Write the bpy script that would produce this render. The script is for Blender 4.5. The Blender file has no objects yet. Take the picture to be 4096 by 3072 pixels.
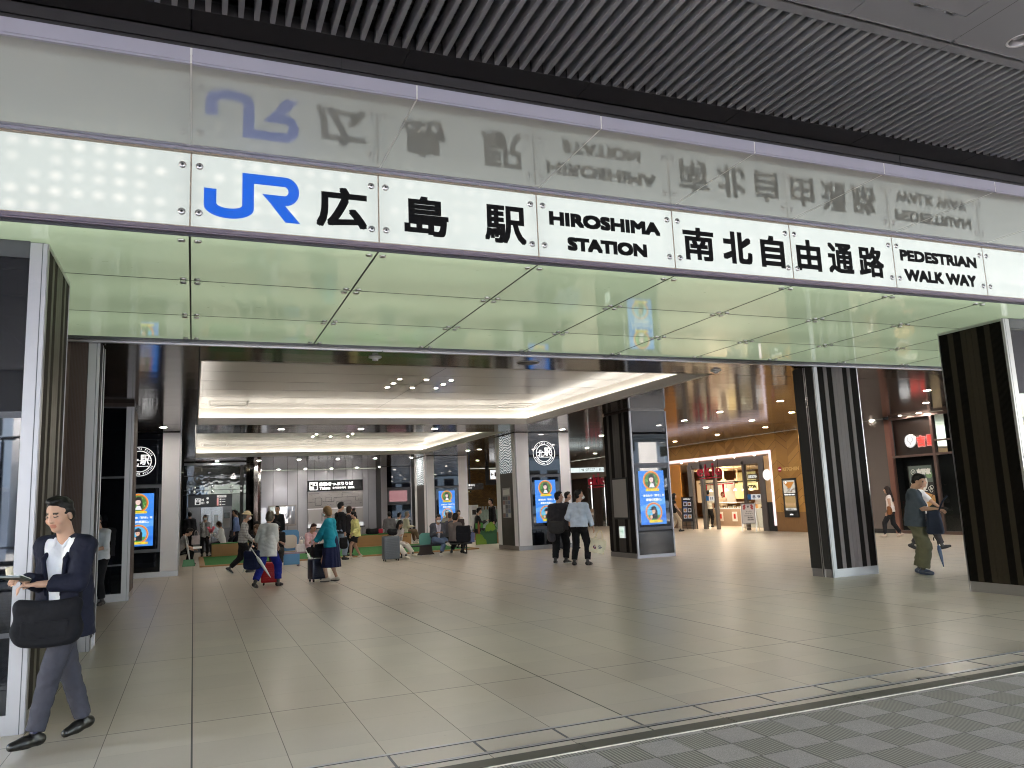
import bpy, bmesh, math, random
import numpy as np
from mathutils import Vector, Matrix
R = math.radians
random.seed(7)
scene = bpy.context.scene
COL = scene.collection

# ------------------------------------------------------------ camera, world, sun, exposure
EXPOSURE = 5.2
cam_data = bpy.data.cameras.new("camera")
cam = bpy.data.objects.new("camera", cam_data)
COL.objects.link(cam)
cam_data.sensor_width = 36.0
cam_data.lens = 3112.86 / 4096 * 36.0
cam_data.clip_start = 0.05
cam_data.clip_end = 2000.0
_y, _p, _r = 0.390450, 0.150367, -0.0424789
_f = Vector((math.sin(_y) * math.cos(_p), math.cos(_y) * math.cos(_p), math.sin(_p)))
_rt = Vector((math.cos(_y), -math.sin(_y), 0))
_up = _rt.cross(_f)
_rt2 = _rt * math.cos(_r) + _up * math.sin(_r)
_up2 = _rt2.cross(_f)
_m = Matrix((_rt2, _up2, -_f)).transposed().to_4x4()
_m.translation = Vector((0, 0, 1.55))
cam.matrix_world = _m
scene.camera = cam

world = bpy.data.worlds.new("World")
scene.world = world
world.use_nodes = True
_nt = world.node_tree
_sky = _nt.nodes.new("ShaderNodeTexSky")
_sky.sky_type = 'NISHITA'
_sky.sun_disc = False
_sky.sun_elevation = R(48)
_sky.sun_rotation = R(215)
_sky.air_density = 1.3
_sky.dust_density = 3.0
_nt.links.new(_sky.outputs[0], _nt.nodes["Background"].inputs[0])
_nt.nodes["Background"].inputs[1].default_value = 0.15

sun_data = bpy.data.lights.new("sun", 'SUN')
sun_data.energy = 4.0
sun_data.angle = R(0.6)
sun_data.color = (1.0, 0.95, 0.88)
sun = bpy.data.objects.new("sun", sun_data)
COL.objects.link(sun)
# sky sun_rotation 215 deg -> light comes from behind the camera, high on the left
_az = R(215)
_sd = Vector((math.sin(_az) * math.cos(R(48)), math.cos(_az) * math.cos(R(48)), math.sin(R(48))))
sun.rotation_euler = (-_sd).to_track_quat('-Z', 'Y').to_euler()

scene.view_settings.view_transform = 'Standard'
scene.view_settings.look = 'None'
scene.view_settings.exposure = EXPOSURE
scene.view_settings.gamma = 1.0
scene.view_settings.use_curve_mapping = False
scene.render.engine = 'CYCLES'
scene.cycles.use_denoising = True
scene.cycles.adaptive_threshold = 0.004
scene.cycles.filter_width = 1.1
scene.cycles.max_bounces = 9
scene.cycles.diffuse_bounces = 4
scene.cycles.glossy_bounces = 5
scene.cycles.transmission_bounces = 6
scene.cycles.sample_clamp_indirect = 0.35
scene.cycles.caustics_reflective = False
scene.cycles.caustics_refractive = False
EX = 1.0 / 2 ** EXPOSURE          # emission of 1*EX shows as display white


def lin(c):
    """sRGB 0-255 triple -> linear"""
    o = []
    for v in c:
        v = v / 255.0
        o.append(v / 12.92 if v <= 0.04045 else ((v + 0.055) / 1.055) ** 2.4)
    return tuple(o)


# ------------------------------------------------------------ material helpers
MATS = {}


def new_mat(name):
    m = bpy.data.materials.new(name)
    m.use_nodes = True
    return m, m.node_tree, m.node_tree.nodes["Principled BSDF"]


def setp(b, **k):
    names = {'base': 'Base Color', 'rough': 'Roughness', 'metal': 'Metallic', 'ior': 'IOR', 'coat': 'Coat Weight',
             'coatr': 'Coat Roughness', 'spec': 'Specular IOR Level', 'em': 'Emission Color', 'es': 'Emission Strength',
             'trans': 'Transmission Weight', 'alpha': 'Alpha', 'sheen': 'Sheen Weight'}
    for a, v in k.items():
        if a in ('base', 'em') and len(v) == 3:
            v = (*v, 1)
        b.inputs[names[a]].default_value = v


class NB:
    """small node-graph writer"""

    def __init__(s, nt):
        s.nt = nt

    def n(s, t, **k):
        o = s.nt.nodes.new(t)
        for a, v in k.items():
            setattr(o, a, v)
        return o

    def put(s, sock, v):
        if isinstance(v, bpy.types.NodeSocket):
            s.nt.links.new(v, sock)
        else:
            sock.default_value = v

    def m(s, op, a, b=0.0, c=0.0):
        o = s.n('ShaderNodeMath', operation=op)
        s.put(o.inputs[0], a)
        s.put(o.inputs[1], b)
        s.put(o.inputs[2], c)
        return o.outputs[0]

    def pos(s):
        o = s.n('ShaderNodeNewGeometry')
        x = s.n('ShaderNodeSeparateXYZ')
        s.nt.links.new(o.outputs['Position'], x.inputs[0])
        return x.outputs[0], x.outputs[1], x.outputs[2], o.outputs['Position']

    def obj(s):
        o = s.n('ShaderNodeTexCoord')
        return o.outputs['Object']

    def sep(s, v):
        x = s.n('ShaderNodeSeparateXYZ')
        s.nt.links.new(v, x.inputs[0])
        return x.outputs

    def comb(s, x, y, z=0.0):
        o = s.n('ShaderNodeCombineXYZ')
        s.put(o.inputs[0], x)
        s.put(o.inputs[1], y)
        s.put(o.inputs[2], z)
        return o.outputs[0]

    def noise(s, vec, scale, detail=3.0, rough=0.5):
        o = s.n('ShaderNodeTexNoise')
        s.put(o.inputs['Vector'], vec)
        o.inputs['Scale'].default_value = scale
        o.inputs['Detail'].default_value = detail
        o.inputs['Roughness'].default_value = rough
        return o.outputs[0]

    def white(s, vec):
        o = s.n('ShaderNodeTexWhiteNoise', noise_dimensions='3D')
        s.put(o.inputs['Vector'], vec)
        return o.outputs[0]

    def mix(s, f, a, b):
        o = s.n('ShaderNodeMix', data_type='RGBA')
        s.put(o.inputs[0], f)
        for sock, v in ((o.inputs[6], a), (o.inputs[7], b)):
            if not isinstance(v, bpy.types.NodeSocket) and len(v) == 3:
                v = (*v, 1)
            s.put(sock, v)
        return o.outputs[2]

    def ramp(s, v, lo, hi, a=0.0, b=1.0):
        o = s.n('ShaderNodeMapRange')
        s.put(o.inputs[0], v)
        o.inputs[1].default_value = lo
        o.inputs[2].default_value = hi
        o.inputs[3].default_value = a
        o.inputs[4].default_value = b
        return o.outputs[0]

    def bump(s, h, strength, dist=0.01):
        o = s.n('ShaderNodeBump')
        s.put(o.inputs['Height'], h)
        o.inputs['Strength'].default_value = strength
        o.inputs['Distance'].default_value = dist
        return o.outputs[0]


def mat(name, base, rough=0.5, metal=0.0, var=0.0, vscale=6.0, bump=0.0, bscale=40.0, **k):
    """plain surface with a little tone and gloss variation"""
    if name in MATS:
        return MATS[name]
    m, nt, b = new_mat(name)
    setp(b, base=base, rough=rough, metal=metal, **k)
    g = NB(nt)
    if var or bump:
        ob = g.obj()
    if var:
        n = g.noise(ob, vscale, 4.0)
        lo = tuple(c * (1 - var) for c in base)
        hi = tuple(min(1, c * (1 + var)) for c in base)
        g.put(b.inputs['Base Color'], g.mix(n, lo, hi))
        g.put(b.inputs['Roughness'], g.ramp(n, 0.3, 0.7, max(0.02, rough * (1 - var * .8)), min(1, rough * (1 + var * .8))))
    if bump:
        g.put(b.inputs['Normal'], g.bump(g.noise(ob, bscale, 3.0), bump, 0.005))
    MATS[name] = m
    return m


def glow(name, rgb, strength, base=(0.6, 0.6, 0.6)):
    """a lit surface; strength 1 shows as full display value"""
    if name in MATS:
        return MATS[name]
    m, nt, b = new_mat(name)
    setp(b, base=base, rough=0.3, em=rgb, es=strength * EX)
    MATS[name] = m
    return m


# ------------------------------------------------------------ mesh builder
class MB:
    def __init__(s):
        s.v, s.f, s.mi, s.mats = [], [], [], []

    def mid(s, m):
        if m not in s.mats:
            s.mats.append(m)
        return s.mats.index(m)

    def raw(s, vs, fs, m):
        o = len(s.v)
        i = s.mid(m)
        s.v.extend(tuple(v) for v in vs)
        for f in fs:
            s.f.append(tuple(o + q for q in f))
            s.mi.append(i)

    def box(s, x0, x1, y0, y1, z0, z1, m, M=None, taper=None):
        x0, x1 = min(x0, x1), max(x0, x1)
        y0, y1 = min(y0, y1), max(y0, y1)
        z0, z1 = min(z0, z1), max(z0, z1)
        vs = [Vector(p) for p in ((x0, y0, z0), (x1, y0, z0), (x1, y1, z0), (x0, y1, z0), (x0, y0, z1), (x1, y0, z1), (x1, y1, z1), (x0, y1, z1))]
        if M is not None:
            vs = [M @ v for v in vs]
        s.raw(vs, [(0, 3, 2, 1), (4, 5, 6, 7), (0, 1, 5, 4), (1, 2, 6, 5), (2, 3, 7, 6), (3, 0, 4, 7)], m)
        return s

    def cbox(s, x0, x1, y0, y1, z0, z1, m, c=0.01, M=None):
        """box with chamfered edges"""
        bm = bmesh.new()
        bmesh.ops.create_cube(bm, size=1.0)
        for v in bm.verts:
            v.co = Vector(((x0 + x1) / 2 + v.co.x * (x1 - x0), (y0 + y1) / 2 + v.co.y * (y1 - y0), (z0 + z1) / 2 + v.co.z * (z1 - z0)))
        bmesh.ops.bevel(bm, geom=list(bm.edges), offset=c, segments=2, affect='EDGES', profile=0.6)
        s.addbm(bm, m, M)
        return s

    def addbm(s, bm, m, M=None):
        bm.verts.index_update()
        vs = [(M @ v.co if M is not None else v.co.copy()) for v in bm.verts]
        s.raw(vs, [[v.index for v in f.verts] for f in bm.faces], m)
        bm.free()

    def tube(s, pts, r, m, seg=8, cap=True):
        pts = [Vector(p) for p in pts]
        rs = r if isinstance(r, (list, tuple)) else [r] * len(pts)
        rings = []
        up0 = None
        for i, p in enumerate(pts):
            d = (pts[min(i + 1, len(pts) - 1)] - pts[max(i - 1, 0)]).normalized()
            if up0 is None:
                up0 = Vector((0, 0, 1)) if abs(d.z) < .9 else Vector((1, 0, 0))
            a = d.cross(up0)
            a.normalize()
            b = a.cross(d)
            up0 = b
            rings.append([p + (a * math.cos(t) + b * math.sin(t)) * rs[i] for t in [2 * math.pi * k / seg for k in range(seg)]])
        vs = [v for q in rings for v in q]
        fs = []
        for i in range(len(pts) - 1):
            for k in range(seg):
                k2 = (k + 1) % seg
                fs.append((i * seg + k, i * seg + k2, (i + 1) * seg + k2, (i + 1) * seg + k))
        if cap:
            fs.append(tuple(reversed(range(seg))))
            fs.append(tuple((len(pts) - 1) * seg + k for k in range(seg)))
        s.raw(vs, fs, m)
        return s

    def lathe(s, prof, m, seg=16, M=None, caps=True):
        """prof: list of (r,z) bottom to top"""
        vs, fs = [], []
        for r, z in prof:
            for k in range(seg):
                t = 2 * math.pi * k / seg
                v = Vector((r * math.cos(t), r * math.sin(t), z))
                vs.append(M @ v if M is not None else v)
        for i in range(len(prof) - 1):
            for k in range(seg):
                k2 = (k + 1) % seg
                fs.append((i * seg + k, i * seg + k2, (i + 1) * seg + k2, (i + 1) * seg + k))
        if caps:
            fs.append(tuple(reversed(range(seg))))
            fs.append(tuple((len(prof) - 1) * seg + k for k in range(seg)))
        s.raw(vs, fs, m)
        return s

    def plate(s, poly, d0, d1, m, M=None, axis='y'):
        """extrude a 2-D outline (a,b): a->x, b->z, between depth d0 and d1 along y (or lies in xy for axis z)"""
        n = len(poly)
        if axis == 'y':
            vs = [Vector((a, d0, b)) for a, b in poly] + [Vector((a, d1, b)) for a, b in poly]
        elif axis == 'x':
            vs = [Vector((d0, a, b)) for a, b in poly] + [Vector((d1, a, b)) for a, b in poly]
        else:
            vs = [Vector((a, b, d0)) for a, b in poly] + [Vector((a, b, d1)) for a, b in poly]
        if M is not None:
            vs = [M @ v for v in vs]
        fs = [tuple(range(n)), tuple(reversed(range(n, 2 * n)))] + [(i, n + i, n + (i + 1) % n, (i + 1) % n) for i in range(n)]
        s.raw(vs, fs, m)
        return s

    def build(s, name, parent=None, smooth=False, loc=None):
        me = bpy.data.meshes.new(name)
        me.from_pydata([tuple(v) for v in s.v], [], s.f)
        for m in s.mats:
            me.materials.append(m)
        me.polygons.foreach_set('material_index', s.mi)
        me.update()
        bm = bmesh.new()
        bm.from_mesh(me)
        bmesh.ops.recalc_face_normals(bm, faces=bm.faces)
        bm.to_mesh(me)
        bm.free()
        if smooth:
            for p in me.polygons:
                p.use_smooth = True
        o = bpy.data.objects.new(name, me)
        COL.objects.link(o)
        if parent is not None:
            o.parent = parent
        if loc is not None:
            o.location = loc
        return o


def thing(name, label, cat, loc=(0, 0, 0), rz=0.0, group=None):
    o = bpy.data.objects.new(name, None)
    o.empty_display_size = 0.1
    COL.objects.link(o)
    o.location = loc
    o.rotation_euler = (0, 0, rz)
    return tag(o, label, cat, group)


def tag(o, label=None, cat=None, group=None, kind=None):
    if label:
        o['label'] = label
    if cat:
        o['category'] = cat
    if group:
        o['group'] = group
    if kind:
        o['kind'] = kind
    return o


def dup(root, loc, rz=0.0, label=None, group=None):
    r = root.copy()
    COL.objects.link(r)
    r.location = loc
    r.rotation_euler = (0, 0, rz)
    if label:
        r['label'] = label
    if group:
        r['group'] = group
    for ch in list(root.children):
        c = ch.copy()
        COL.objects.link(c)
        c.parent = r
        for gch in ch.children:
            d = gch.copy()
            COL.objects.link(d)
            d.parent = c
    return r


# ------------------------------------------------------------ lettering
_TXT = {}


def glyphs(s):
    if s not in _TXT:
        c = bpy.data.curves.new('lettering', 'FONT')
        c.body = s
        c.size = 1.0
        c.resolution_u = 3
        o = bpy.data.objects.new('lettering', c)
        COL.objects.link(o)
        dg = bpy.context.evaluated_depsgraph_get()
        me = bpy.data.meshes.new_from_object(o.evaluated_get(dg))
        v = np.array([q.co for q in me.vertices])[:, :2]
        f = [tuple(p.vertices) for p in me.polygons]
        bpy.data.objects.remove(o)
        _TXT[s] = (v, f)
    return _TXT[s]


def text(mb, s, x0, x1, z0, z1, m, place, bold=0.0, lift=0.0):
    """letters fitted to the box x0..x1, z0..z1; place(u,w,d) -> world point, d is the distance out of the face.
    bold: stroke gain in metres, made of shifted copies a hair apart"""
    v, f = glyphs(s)
    lo, hi = v.min(0), v.max(0)
    b = bold
    sx = (x1 - x0 - 2 * b) / max(1e-6, hi[0] - lo[0])
    sz = (z1 - z0 - 2 * b) / max(1e-6, hi[1] - lo[1])
    offs = [(0, 0)] if not b else [(0, 0), (b, b), (-b, b), (b, -b), (-b, -b), (b, 0), (-b, 0), (0, b), (0, -b)]
    for i, (ox, oz) in enumerate(offs):
        vs = [place(x0 + b + ox + (p[0] - lo[0]) * sx, z0 + b + oz + (p[1] - lo[1]) * sz, lift + i * 0.00015) for p in v]
        mb.raw(vs, f, m)


def face_y(Y):          # a face looking towards -y
    return lambda u, w, d: Vector((u, Y - d, w))


def face_x(X):          # a face looking towards -x ; u runs along -y
    return lambda u, w, d: Vector((X - d, -u, w))


def disc(mb, u, w, r, m, place, d, seg=24, r2=None):
    pts = [(u + r * math.cos(2 * math.pi * k / seg), w + (r2 or r) * math.sin(2 * math.pi * k / seg)) for k in range(seg)]
    mb.raw([place(a, b, d) for a, b in pts], [tuple(range(seg))], m)


def ring(mb, u, w, r0, r1, m, place, d, seg=40, a0=0.0, a1=2 * math.pi):
    vs = []
    for k in range(seg + 1):
        t = a0 + (a1 - a0) * k / seg
        vs += [place(u + r0 * math.cos(t), w + r0 * math.sin(t), d), place(u + r1 * math.cos(t), w + r1 * math.sin(t), d)]
    mb.raw(vs, [(2 * k, 2 * k + 1, 2 * k + 3, 2 * k + 2) for k in range(seg)], m)


def quad(mb, u0, u1, w0, w1, m, place, d):
    mb.raw([place(u0, w0, d), place(u1, w0, d), place(u1, w1, d), place(u0, w1, d)], [(0, 1, 2, 3)], m)


def polyf(mb, pts, m, place, d):
    mb.raw([place(a, b, d) for a, b in pts], [tuple(range(len(pts)))], m)
# ------------------------------------------------------------ people: one continuous body surface, clothes as children
class Vol:
    def __init__(s, lo, hi, vox):
        s.vox = vox
        s.lo = np.array(lo, float) - 3 * vox
        n = np.ceil((np.array(hi) + 3 * vox - s.lo) / vox).astype(int) + 1
        s.ax = [s.lo[i] + vox * np.arange(n[i]) for i in range(3)]
        s.d = np.full(n, 0.5, np.float32)

    def win(s, lo, hi, pad):
        sl = []
        for i in range(3):
            a = int(max(0, math.floor((lo[i] - pad - s.lo[i]) / s.vox)))
            b = int(min(len(s.ax[i]), math.ceil((hi[i] + pad - s.lo[i]) / s.vox) + 1))
            if b - a < 1:
                return None
            sl.append(slice(a, b))
        X, Y, Z = np.meshgrid(*[s.ax[i][sl[i]] for i in range(3)], indexing='ij')
        return tuple(sl), X, Y, Z

    def put(s, sl, nd, k, cut=False):
        d = s.d[sl]
        if cut:      # smooth subtraction
            nd = -nd
            h = np.clip(0.5 - 0.5 * (d - nd) / k, 0, 1) if k > 0 else (nd > d).astype(float)
            s.d[sl] = d * (1 - h) + nd * h + (k * h * (1 - h) if k > 0 else 0)
        elif k > 0:
            h = np.clip(0.5 + 0.5 * (d - nd) / k, 0, 1)
            s.d[sl] = d * (1 - h) + nd * h - k * h * (1 - h)
        else:
            s.d[sl] = np.minimum(d, nd)

    def cone(s, a, b, ra, rb, k=0.02, flat=None):
        """capsule of changing radius; flat = cut square at end b (1) """
        a = np.array(a, float)
        b = np.array(b, float)
        r = max(ra, rb)
        w = s.win(np.minimum(a, b) - r, np.maximum(a, b) + r, k + 2.5 * s.vox)
        if w is None:
            return
        sl, X, Y, Z = w
        ab = b - a
        L2 = max(1e-9, ab @ ab)
        t = ((X - a[0]) * ab[0] + (Y - a[1]) * ab[1] + (Z - a[2]) * ab[2]) / L2
        tc = np.clip(t, 0, 1)
        d = np.sqrt((X - a[0] - tc * ab[0]) ** 2 + (Y - a[1] - tc * ab[1]) ** 2 + (Z - a[2] - tc * ab[2]) ** 2) - (ra + (rb - ra) * tc)
        if flat:
            d = np.maximum(d, (t - 1) * math.sqrt(L2))
        s.put(sl, d, k)

    def ell(s, c, r, Rm=None, k=0.02, cut=False):
        c = np.array(c, float)
        r = np.array(r, float)
        m = max(r)
        w = s.win(c - m, c + m, k + 2.5 * s.vox)
        if w is None:
            return
        sl, X, Y, Z = w
        X, Y, Z = X - c[0], Y - c[1], Z - c[2]
        if Rm is not None:
            X, Y, Z = (Rm[0][0] * X + Rm[1][0] * Y + Rm[2][0] * Z, Rm[0][1] * X + Rm[1][1] * Y + Rm[2][1] * Z, Rm[0][2] * X + Rm[1][2] * Y + Rm[2][2] * Z)
        k0 = np.sqrt((X / r[0]) ** 2 + (Y / r[1]) ** 2 + (Z / r[2]) ** 2)
        k1 = np.sqrt((X / r[0] ** 2) ** 2 + (Y / r[1] ** 2) ** 2 + (Z / r[2] ** 2) ** 2) + 1e-6
        s.put(sl, k0 * (k0 - 1) / k1, k, cut)

    def clip(s, p, n):
        """keep the side n points away from"""
        X, Y, Z = np.meshgrid(*s.ax, indexing='ij')
        n = np.array(n, float)
        n /= np.linalg.norm(n)
        s.d = np.maximum(s.d, ((X - p[0]) * n[0] + (Y - p[1]) * n[1] + (Z - p[2]) * n[2]).astype(np.float32))

    def folds(s, amp, seed=0, f=22.0):
        X, Y, Z = np.meshgrid(*s.ax, indexing='ij')
        q = seed * 1.7
        s.d += (amp * (np.sin(f * .9 * X + 5 * np.sin(.5 * f * Z + q) + q) * np.sin(f * .6 * Z + 3 * np.sin(.4 * f * Y + q)) + .6 * np.sin(f * 1.3 * Z + f * .9 * Y + 2 * q) * np.sin(f * .8 * X - q))).astype(np.float32)

    def mesh(s):
        d = s.d
        sg = d < 0
        cs = [d[i:d.shape[0] - 1 + i, j:d.shape[1] - 1 + j, k:d.shape[2] - 1 + k] for i in (0, 1) for j in (0, 1) for k in (0, 1)]
        inn = sum((c < 0).astype(np.int8) for c in cs)
        mk = (inn > 0) & (inn < 8)
        idx = np.full(mk.shape, -1, np.int64)
        n = int(mk.sum())
        idx[mk] = np.arange(n)
        cv = np.stack([c[mk] for c in cs], 1)
        off = np.array([(i, j, k) for i in (0, 1) for j in (0, 1) for k in (0, 1)], float)
        acc = np.zeros((n, 3))
        cnt = np.zeros(n)
        for a in range(8):
            for b in range(a + 1, 8):
                if abs(off[a] - off[b]).sum() == 1:
                    A, B = cv[:, a], cv[:, b]
                    x = (A < 0) != (B < 0)
                    t = np.where(x, A / np.where(x, A - B, 1), 0)
                    acc[x] += off[a] + t[x, None] * (off[b] - off[a])
                    cnt[x] += 1
        base = np.stack(np.nonzero(mk), 1)
        v = s.lo + s.vox * (base + acc / cnt[:, None])
        faces = []
        for ax in range(3):
            s0 = [slice(None)] * 3
            s1 = [slice(None)] * 3
            s0[ax] = slice(0, -1)
            s1[ax] = slice(1, None)
            ch = sg[tuple(s0)] != sg[tuple(s1)]
            e = np.stack(np.nonzero(ch), 1)
            o1, o2 = [(1, 2), (2, 0), (0, 1)][ax]
            e = e[(e[:, o1] > 0) & (e[:, o2] > 0) & (e[:, o1] < mk.shape[o1]) & (e[:, o2] < mk.shape[o2])]
            ins = sg[e[:, 0], e[:, 1], e[:, 2]]
            q = []
            for a, b in ((0, 0), (1, 0), (1, 1), (0, 1)):
                p = e.copy()
                p[:, o1] -= 1 - a
                p[:, o2] -= 1 - b
                q.append(idx[p[:, 0], p[:, 1], p[:, 2]])
            q = np.stack(q, 1)
            q[~ins] = q[~ins][:, ::-1]
            faces.append(q)
        return v, np.concatenate(faces)


def cloth_mat(name, rgb, rough=0.85, pattern=None, rgb2=None):
    if name in MATS:
        return MATS[name]
    m, nt, b = new_mat(name)
    c = lin(rgb)
    setp(b, base=c, rough=rough, spec=.25)
    g = NB(nt)
    ob = g.obj()
    n = g.noise(ob, 9.0, 4.0)
    col = g.mix(n, tuple(x * .82 for x in c), tuple(min(1, x * 1.18) for x in c))
    if pattern:
        c2 = lin(rgb2)
        x, y, z = g.sep(ob)
        sx = g.m('GREATER_THAN', g.m('SINE', g.m('MULTIPLY', g.m('ADD', x, y), 150.0)), 0.2)
        sz = g.m('GREATER_THAN', g.m('SINE', g.m('MULTIPLY', z, 150.0 if pattern == 'plaid' else 200.0)), 0.2)
        f = g.m('MULTIPLY', g.m('ADD', sx, sz), 0.5) if pattern == 'plaid' else sz
        col = g.mix(f, col, c2)
    g.put(b.inputs['Base Color'], col)
    wr = g.m('ADD', g.m('MULTIPLY', g.noise(ob, 11.0, 2.0, .55), 1.0), g.m('MULTIPLY', g.noise(ob, 170.0, 2.0), .035))
    g.put(b.inputs['Normal'], g.bump(wr, 0.75, 0.022))
    MATS[name] = m
    return m


def vcol_mat(name, rough, spec=0.5):
    if name in MATS:
        return MATS[name]
    m, nt, b = new_mat(name)
    setp(b, rough=rough, spec=spec)
    a = nt.nodes.new('ShaderNodeVertexColor')
    a.layer_name = 'tone'
    nt.links.new(a.outputs[0], b.inputs['Base Color'])
    MATS[name] = m
    return m


def vol_obj(name, vol, material, parent, colour=None):
    v, f = vol.mesh()
    me = bpy.data.meshes.new(name)
    me.vertices.add(len(v))
    me.vertices.foreach_set('co', v.astype(np.float32).ravel())
    me.loops.add(len(f) * 4)
    me.loops.foreach_set('vertex_index', f.astype(np.int32).ravel())
    me.polygons.add(len(f))
    me.polygons.foreach_set('loop_start', (np.arange(len(f)) * 4).astype(np.int32))
    me.polygons.foreach_set('use_smooth', np.ones(len(f), bool))
    me.update()
    me.validate()
    if colour is not None:
        at = me.color_attributes.new('tone', 'FLOAT_COLOR', 'POINT')
        c = np.ones((len(v), 4), np.float32)
        c[:, :3] = colour(v)
        at.data.foreach_set('color', c.ravel())
    me.materials.append(material)
    o = bpy.data.objects.new(name, me)
    COL.objects.link(o)
    o.parent = parent
    return o


def V3(*a):
    return np.array(a, float)


def ik(a, t, l1, l2, pole):
    a, t, pole = np.array(a, float), np.array(t, float), np.array(pole, float)
    d = t - a
    L = np.linalg.norm(d)
    if L > (l1 + l2) * .999:
        t = a + d / L * (l1 + l2) * .999
        d = t - a
        L = np.linalg.norm(d)
    u = d / L
    x = (l1 * l1 - l2 * l2 + L * L) / (2 * L)
    y = math.sqrt(max(0, l1 * l1 - x * x))
    n = pole - (pole @ u) * u
    n /= max(1e-6, np.linalg.norm(n))
    return a + u * x + n * y, t


def rotm(yaw, pitch, roll=0.0):
    """pitch > 0 looks down (forward = +y), yaw > 0 turns to the person's left"""
    return np.array(Matrix.Rotation(R(yaw), 3, 'Z') @ Matrix.Rotation(R(-pitch), 3, 'X') @ Matrix.Rotation(R(roll), 3, 'Y'))


SKIN = (0.50, 0.30, 0.215)


def person(label, loc, face, h=1.68, female=False, vox=0.015, group=None, pel=None, lean=4, slean=0, twist=0, feet=None, hands=None,
           head=(0, 0), top=None, coat=None, legs=None, skirt=None, shoe=((25, 25, 28), (20, 20, 20)), hair=('short', (18, 15, 14)), mask=False,
           hat=None, build=1.0, skin=1.0, z=0.0, elbow_out=0.35, sock=None, hand_curl=(0.6, 0.6)):
    """feet: {'L':(x,y,z,yaw,pitch),...} ankles in m for h=1.7; hands: wrist (x,y,z). All local, +y is where the person faces."""
    k = h / 1.7
    bw = build * (0.93 if female else 1.0)
    root = thing('person', label, 'person', (loc[0], loc[1], z), R(face), group)
    S = lambda p: np.array(p, float) * k
    pelv = S(pel if pel else (0, 0, 0.915))
    feet = feet or {'L': (-.10, 0, .085, 6, 0), 'R': (.10, 0.03, .085, -6, 0)}
    hands = hands or {'L': (-.24, .06, .80), 'R': (.24, .06, .80)}
    T = rotm(twist, lean, slean)
    P = rotm(twist * .5, 0, slean * .4)
    sp = lambda x, y, z: pelv + T @ S((x, y, z))          # torso frame, origin at pelvis
    hw = .088 * bw
    hip = {'L': pelv + P @ S((-hw, 0, -.02)), 'R': pelv + P @ S((hw, 0, -.02))}
    shw = (.155 if female else .174) * build ** .5
    sh = {'L': sp(-shw, -.005, .462), 'R': sp(shw, -.005, .462)}
    nb = sp(0, -.012, .52)
    Hm = rotm(twist + head[0], head[1] + lean * .4, slean * .5)
    hc = nb + T @ S((0, .02, .085)) + Hm @ S((0, .022, .105))
    hp = lambda x, y, z: hc + Hm @ S((x, y, z)) * 1.05
    knee, ank, elb, wri = {}, {}, {}, {}
    for q, sg in (('L', -1), ('R', 1)):
        a = S(feet[q][:3])
        knee[q], ank[q] = ik(hip[q], a, (.415 + .03 * (np.linalg.norm(a - hip[q]) > .80 * k)) * k, .405 * k, (sg * .12, 1, .15))
        w = S(hands[q])
        elb[q], wri[q] = ik(sh[q], w, .285 * k, .25 * k, (sg * elbow_out, -.8, -.5))
    allp = [hc] + [x for D in (knee, ank, elb, wri, sh, hip) for x in D.values()]
    lo = np.min(allp, 0) - .24 * k
    hi = np.max(allp, 0) + .24 * k
    lo[2] = min(lo[2], -.01)
    fm = {q: rotm(feet[q][3], feet[q][4]) for q in 'LR'}
    b = Vol(lo, hi, vox)
    r = lambda x: x * k * bw
    # --- body
    for sg in (-1, 1):
        b.cone(sp(sg * .07, 0, -.03), sp(sg * .075, .0, .2), r(.105), r(.09), .05 * k)
        b.cone(sp(sg * .075, .005, .2), sp(sg * .10, 0, .42), r(.09), r(.085), .05 * k)
    for q, sg in (('L', -1), ('R', 1)):
        b.cone(nb + T @ S((sg * .03, -.01, -.02)), sh[q], r(.05), r(.056), .04 * k)
        b.cone(sh[q], elb[q], r(.054), r(.042), .03 * k)
        b.cone(elb[q], wri[q], r(.042), r(.027), .015 * k)
        b.cone(hip[q], knee[q], r(.085), r(.057), .04 * k)
        b.cone(knee[q], ank[q], r(.055), r(.036), .02 * k)
        bk = np.cross(ank[q] - knee[q], V3(1, 0, 0))
        bk = bk / max(1e-6, np.linalg.norm(bk)) * .012 * k
        b.cone(knee[q] * .82 + ank[q] * .18 + bk, knee[q] * .5 + ank[q] * .5 + bk * .6, r(.05), r(.042), .02 * k)
        b.cone(ank[q] + fm[q] @ S((0, -.03, -.045)), ank[q] + fm[q] @ S((0, .11, -.055)), .032 * k, .03 * k, .03 * k)
    b.cone(nb + T @ S((0, -.01, -.02)), hp(0, -.015, -.06), (.052 if female else .06) * k, (.047 if female else .055) * k, .025 * k)
    b.ell(hp(0, -.008, .032), S((.075, .094, .088)), Hm, .01)
    b.ell(hp(0, .022, -.04), S((.06, .066, .078)), Hm, .03 * k)
    b.ell(hp(0, .062, -.088), S((.026, .022, .02)), Hm, .03 * k)
    for sg in (-1, 1):
        b.ell(hp(sg * .078, -.008, -.012), S((.011, .019, .031)), Hm, .006)
        b.ell(hp(sg * .033, .097, .012), S((.018, .014, .012)), Hm, .012 * k, cut=True)
        b.ell(hp(sg * .033, .074, .011), S((.015, .013, .013)), Hm, .006)
        b.ell(hp(sg * .043, .06, -.025), S((.022, .02, .02)), Hm, .03 * k)
    b.cone(hp(0, .086, .018), hp(0, .103, -.018), .009 * k, .012 * k, .012 * k)
    b.ell(hp(0, .094, -.02), S((.018, .012, .01)), Hm, .01 * k)
    b.ell(hp(0, .079, -.05), S((.024, .013, .007)), Hm, .008 * k)
    b.ell(hp(0, .077, -.061), S((.021, .013, .008)), Hm, .008 * k)
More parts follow.
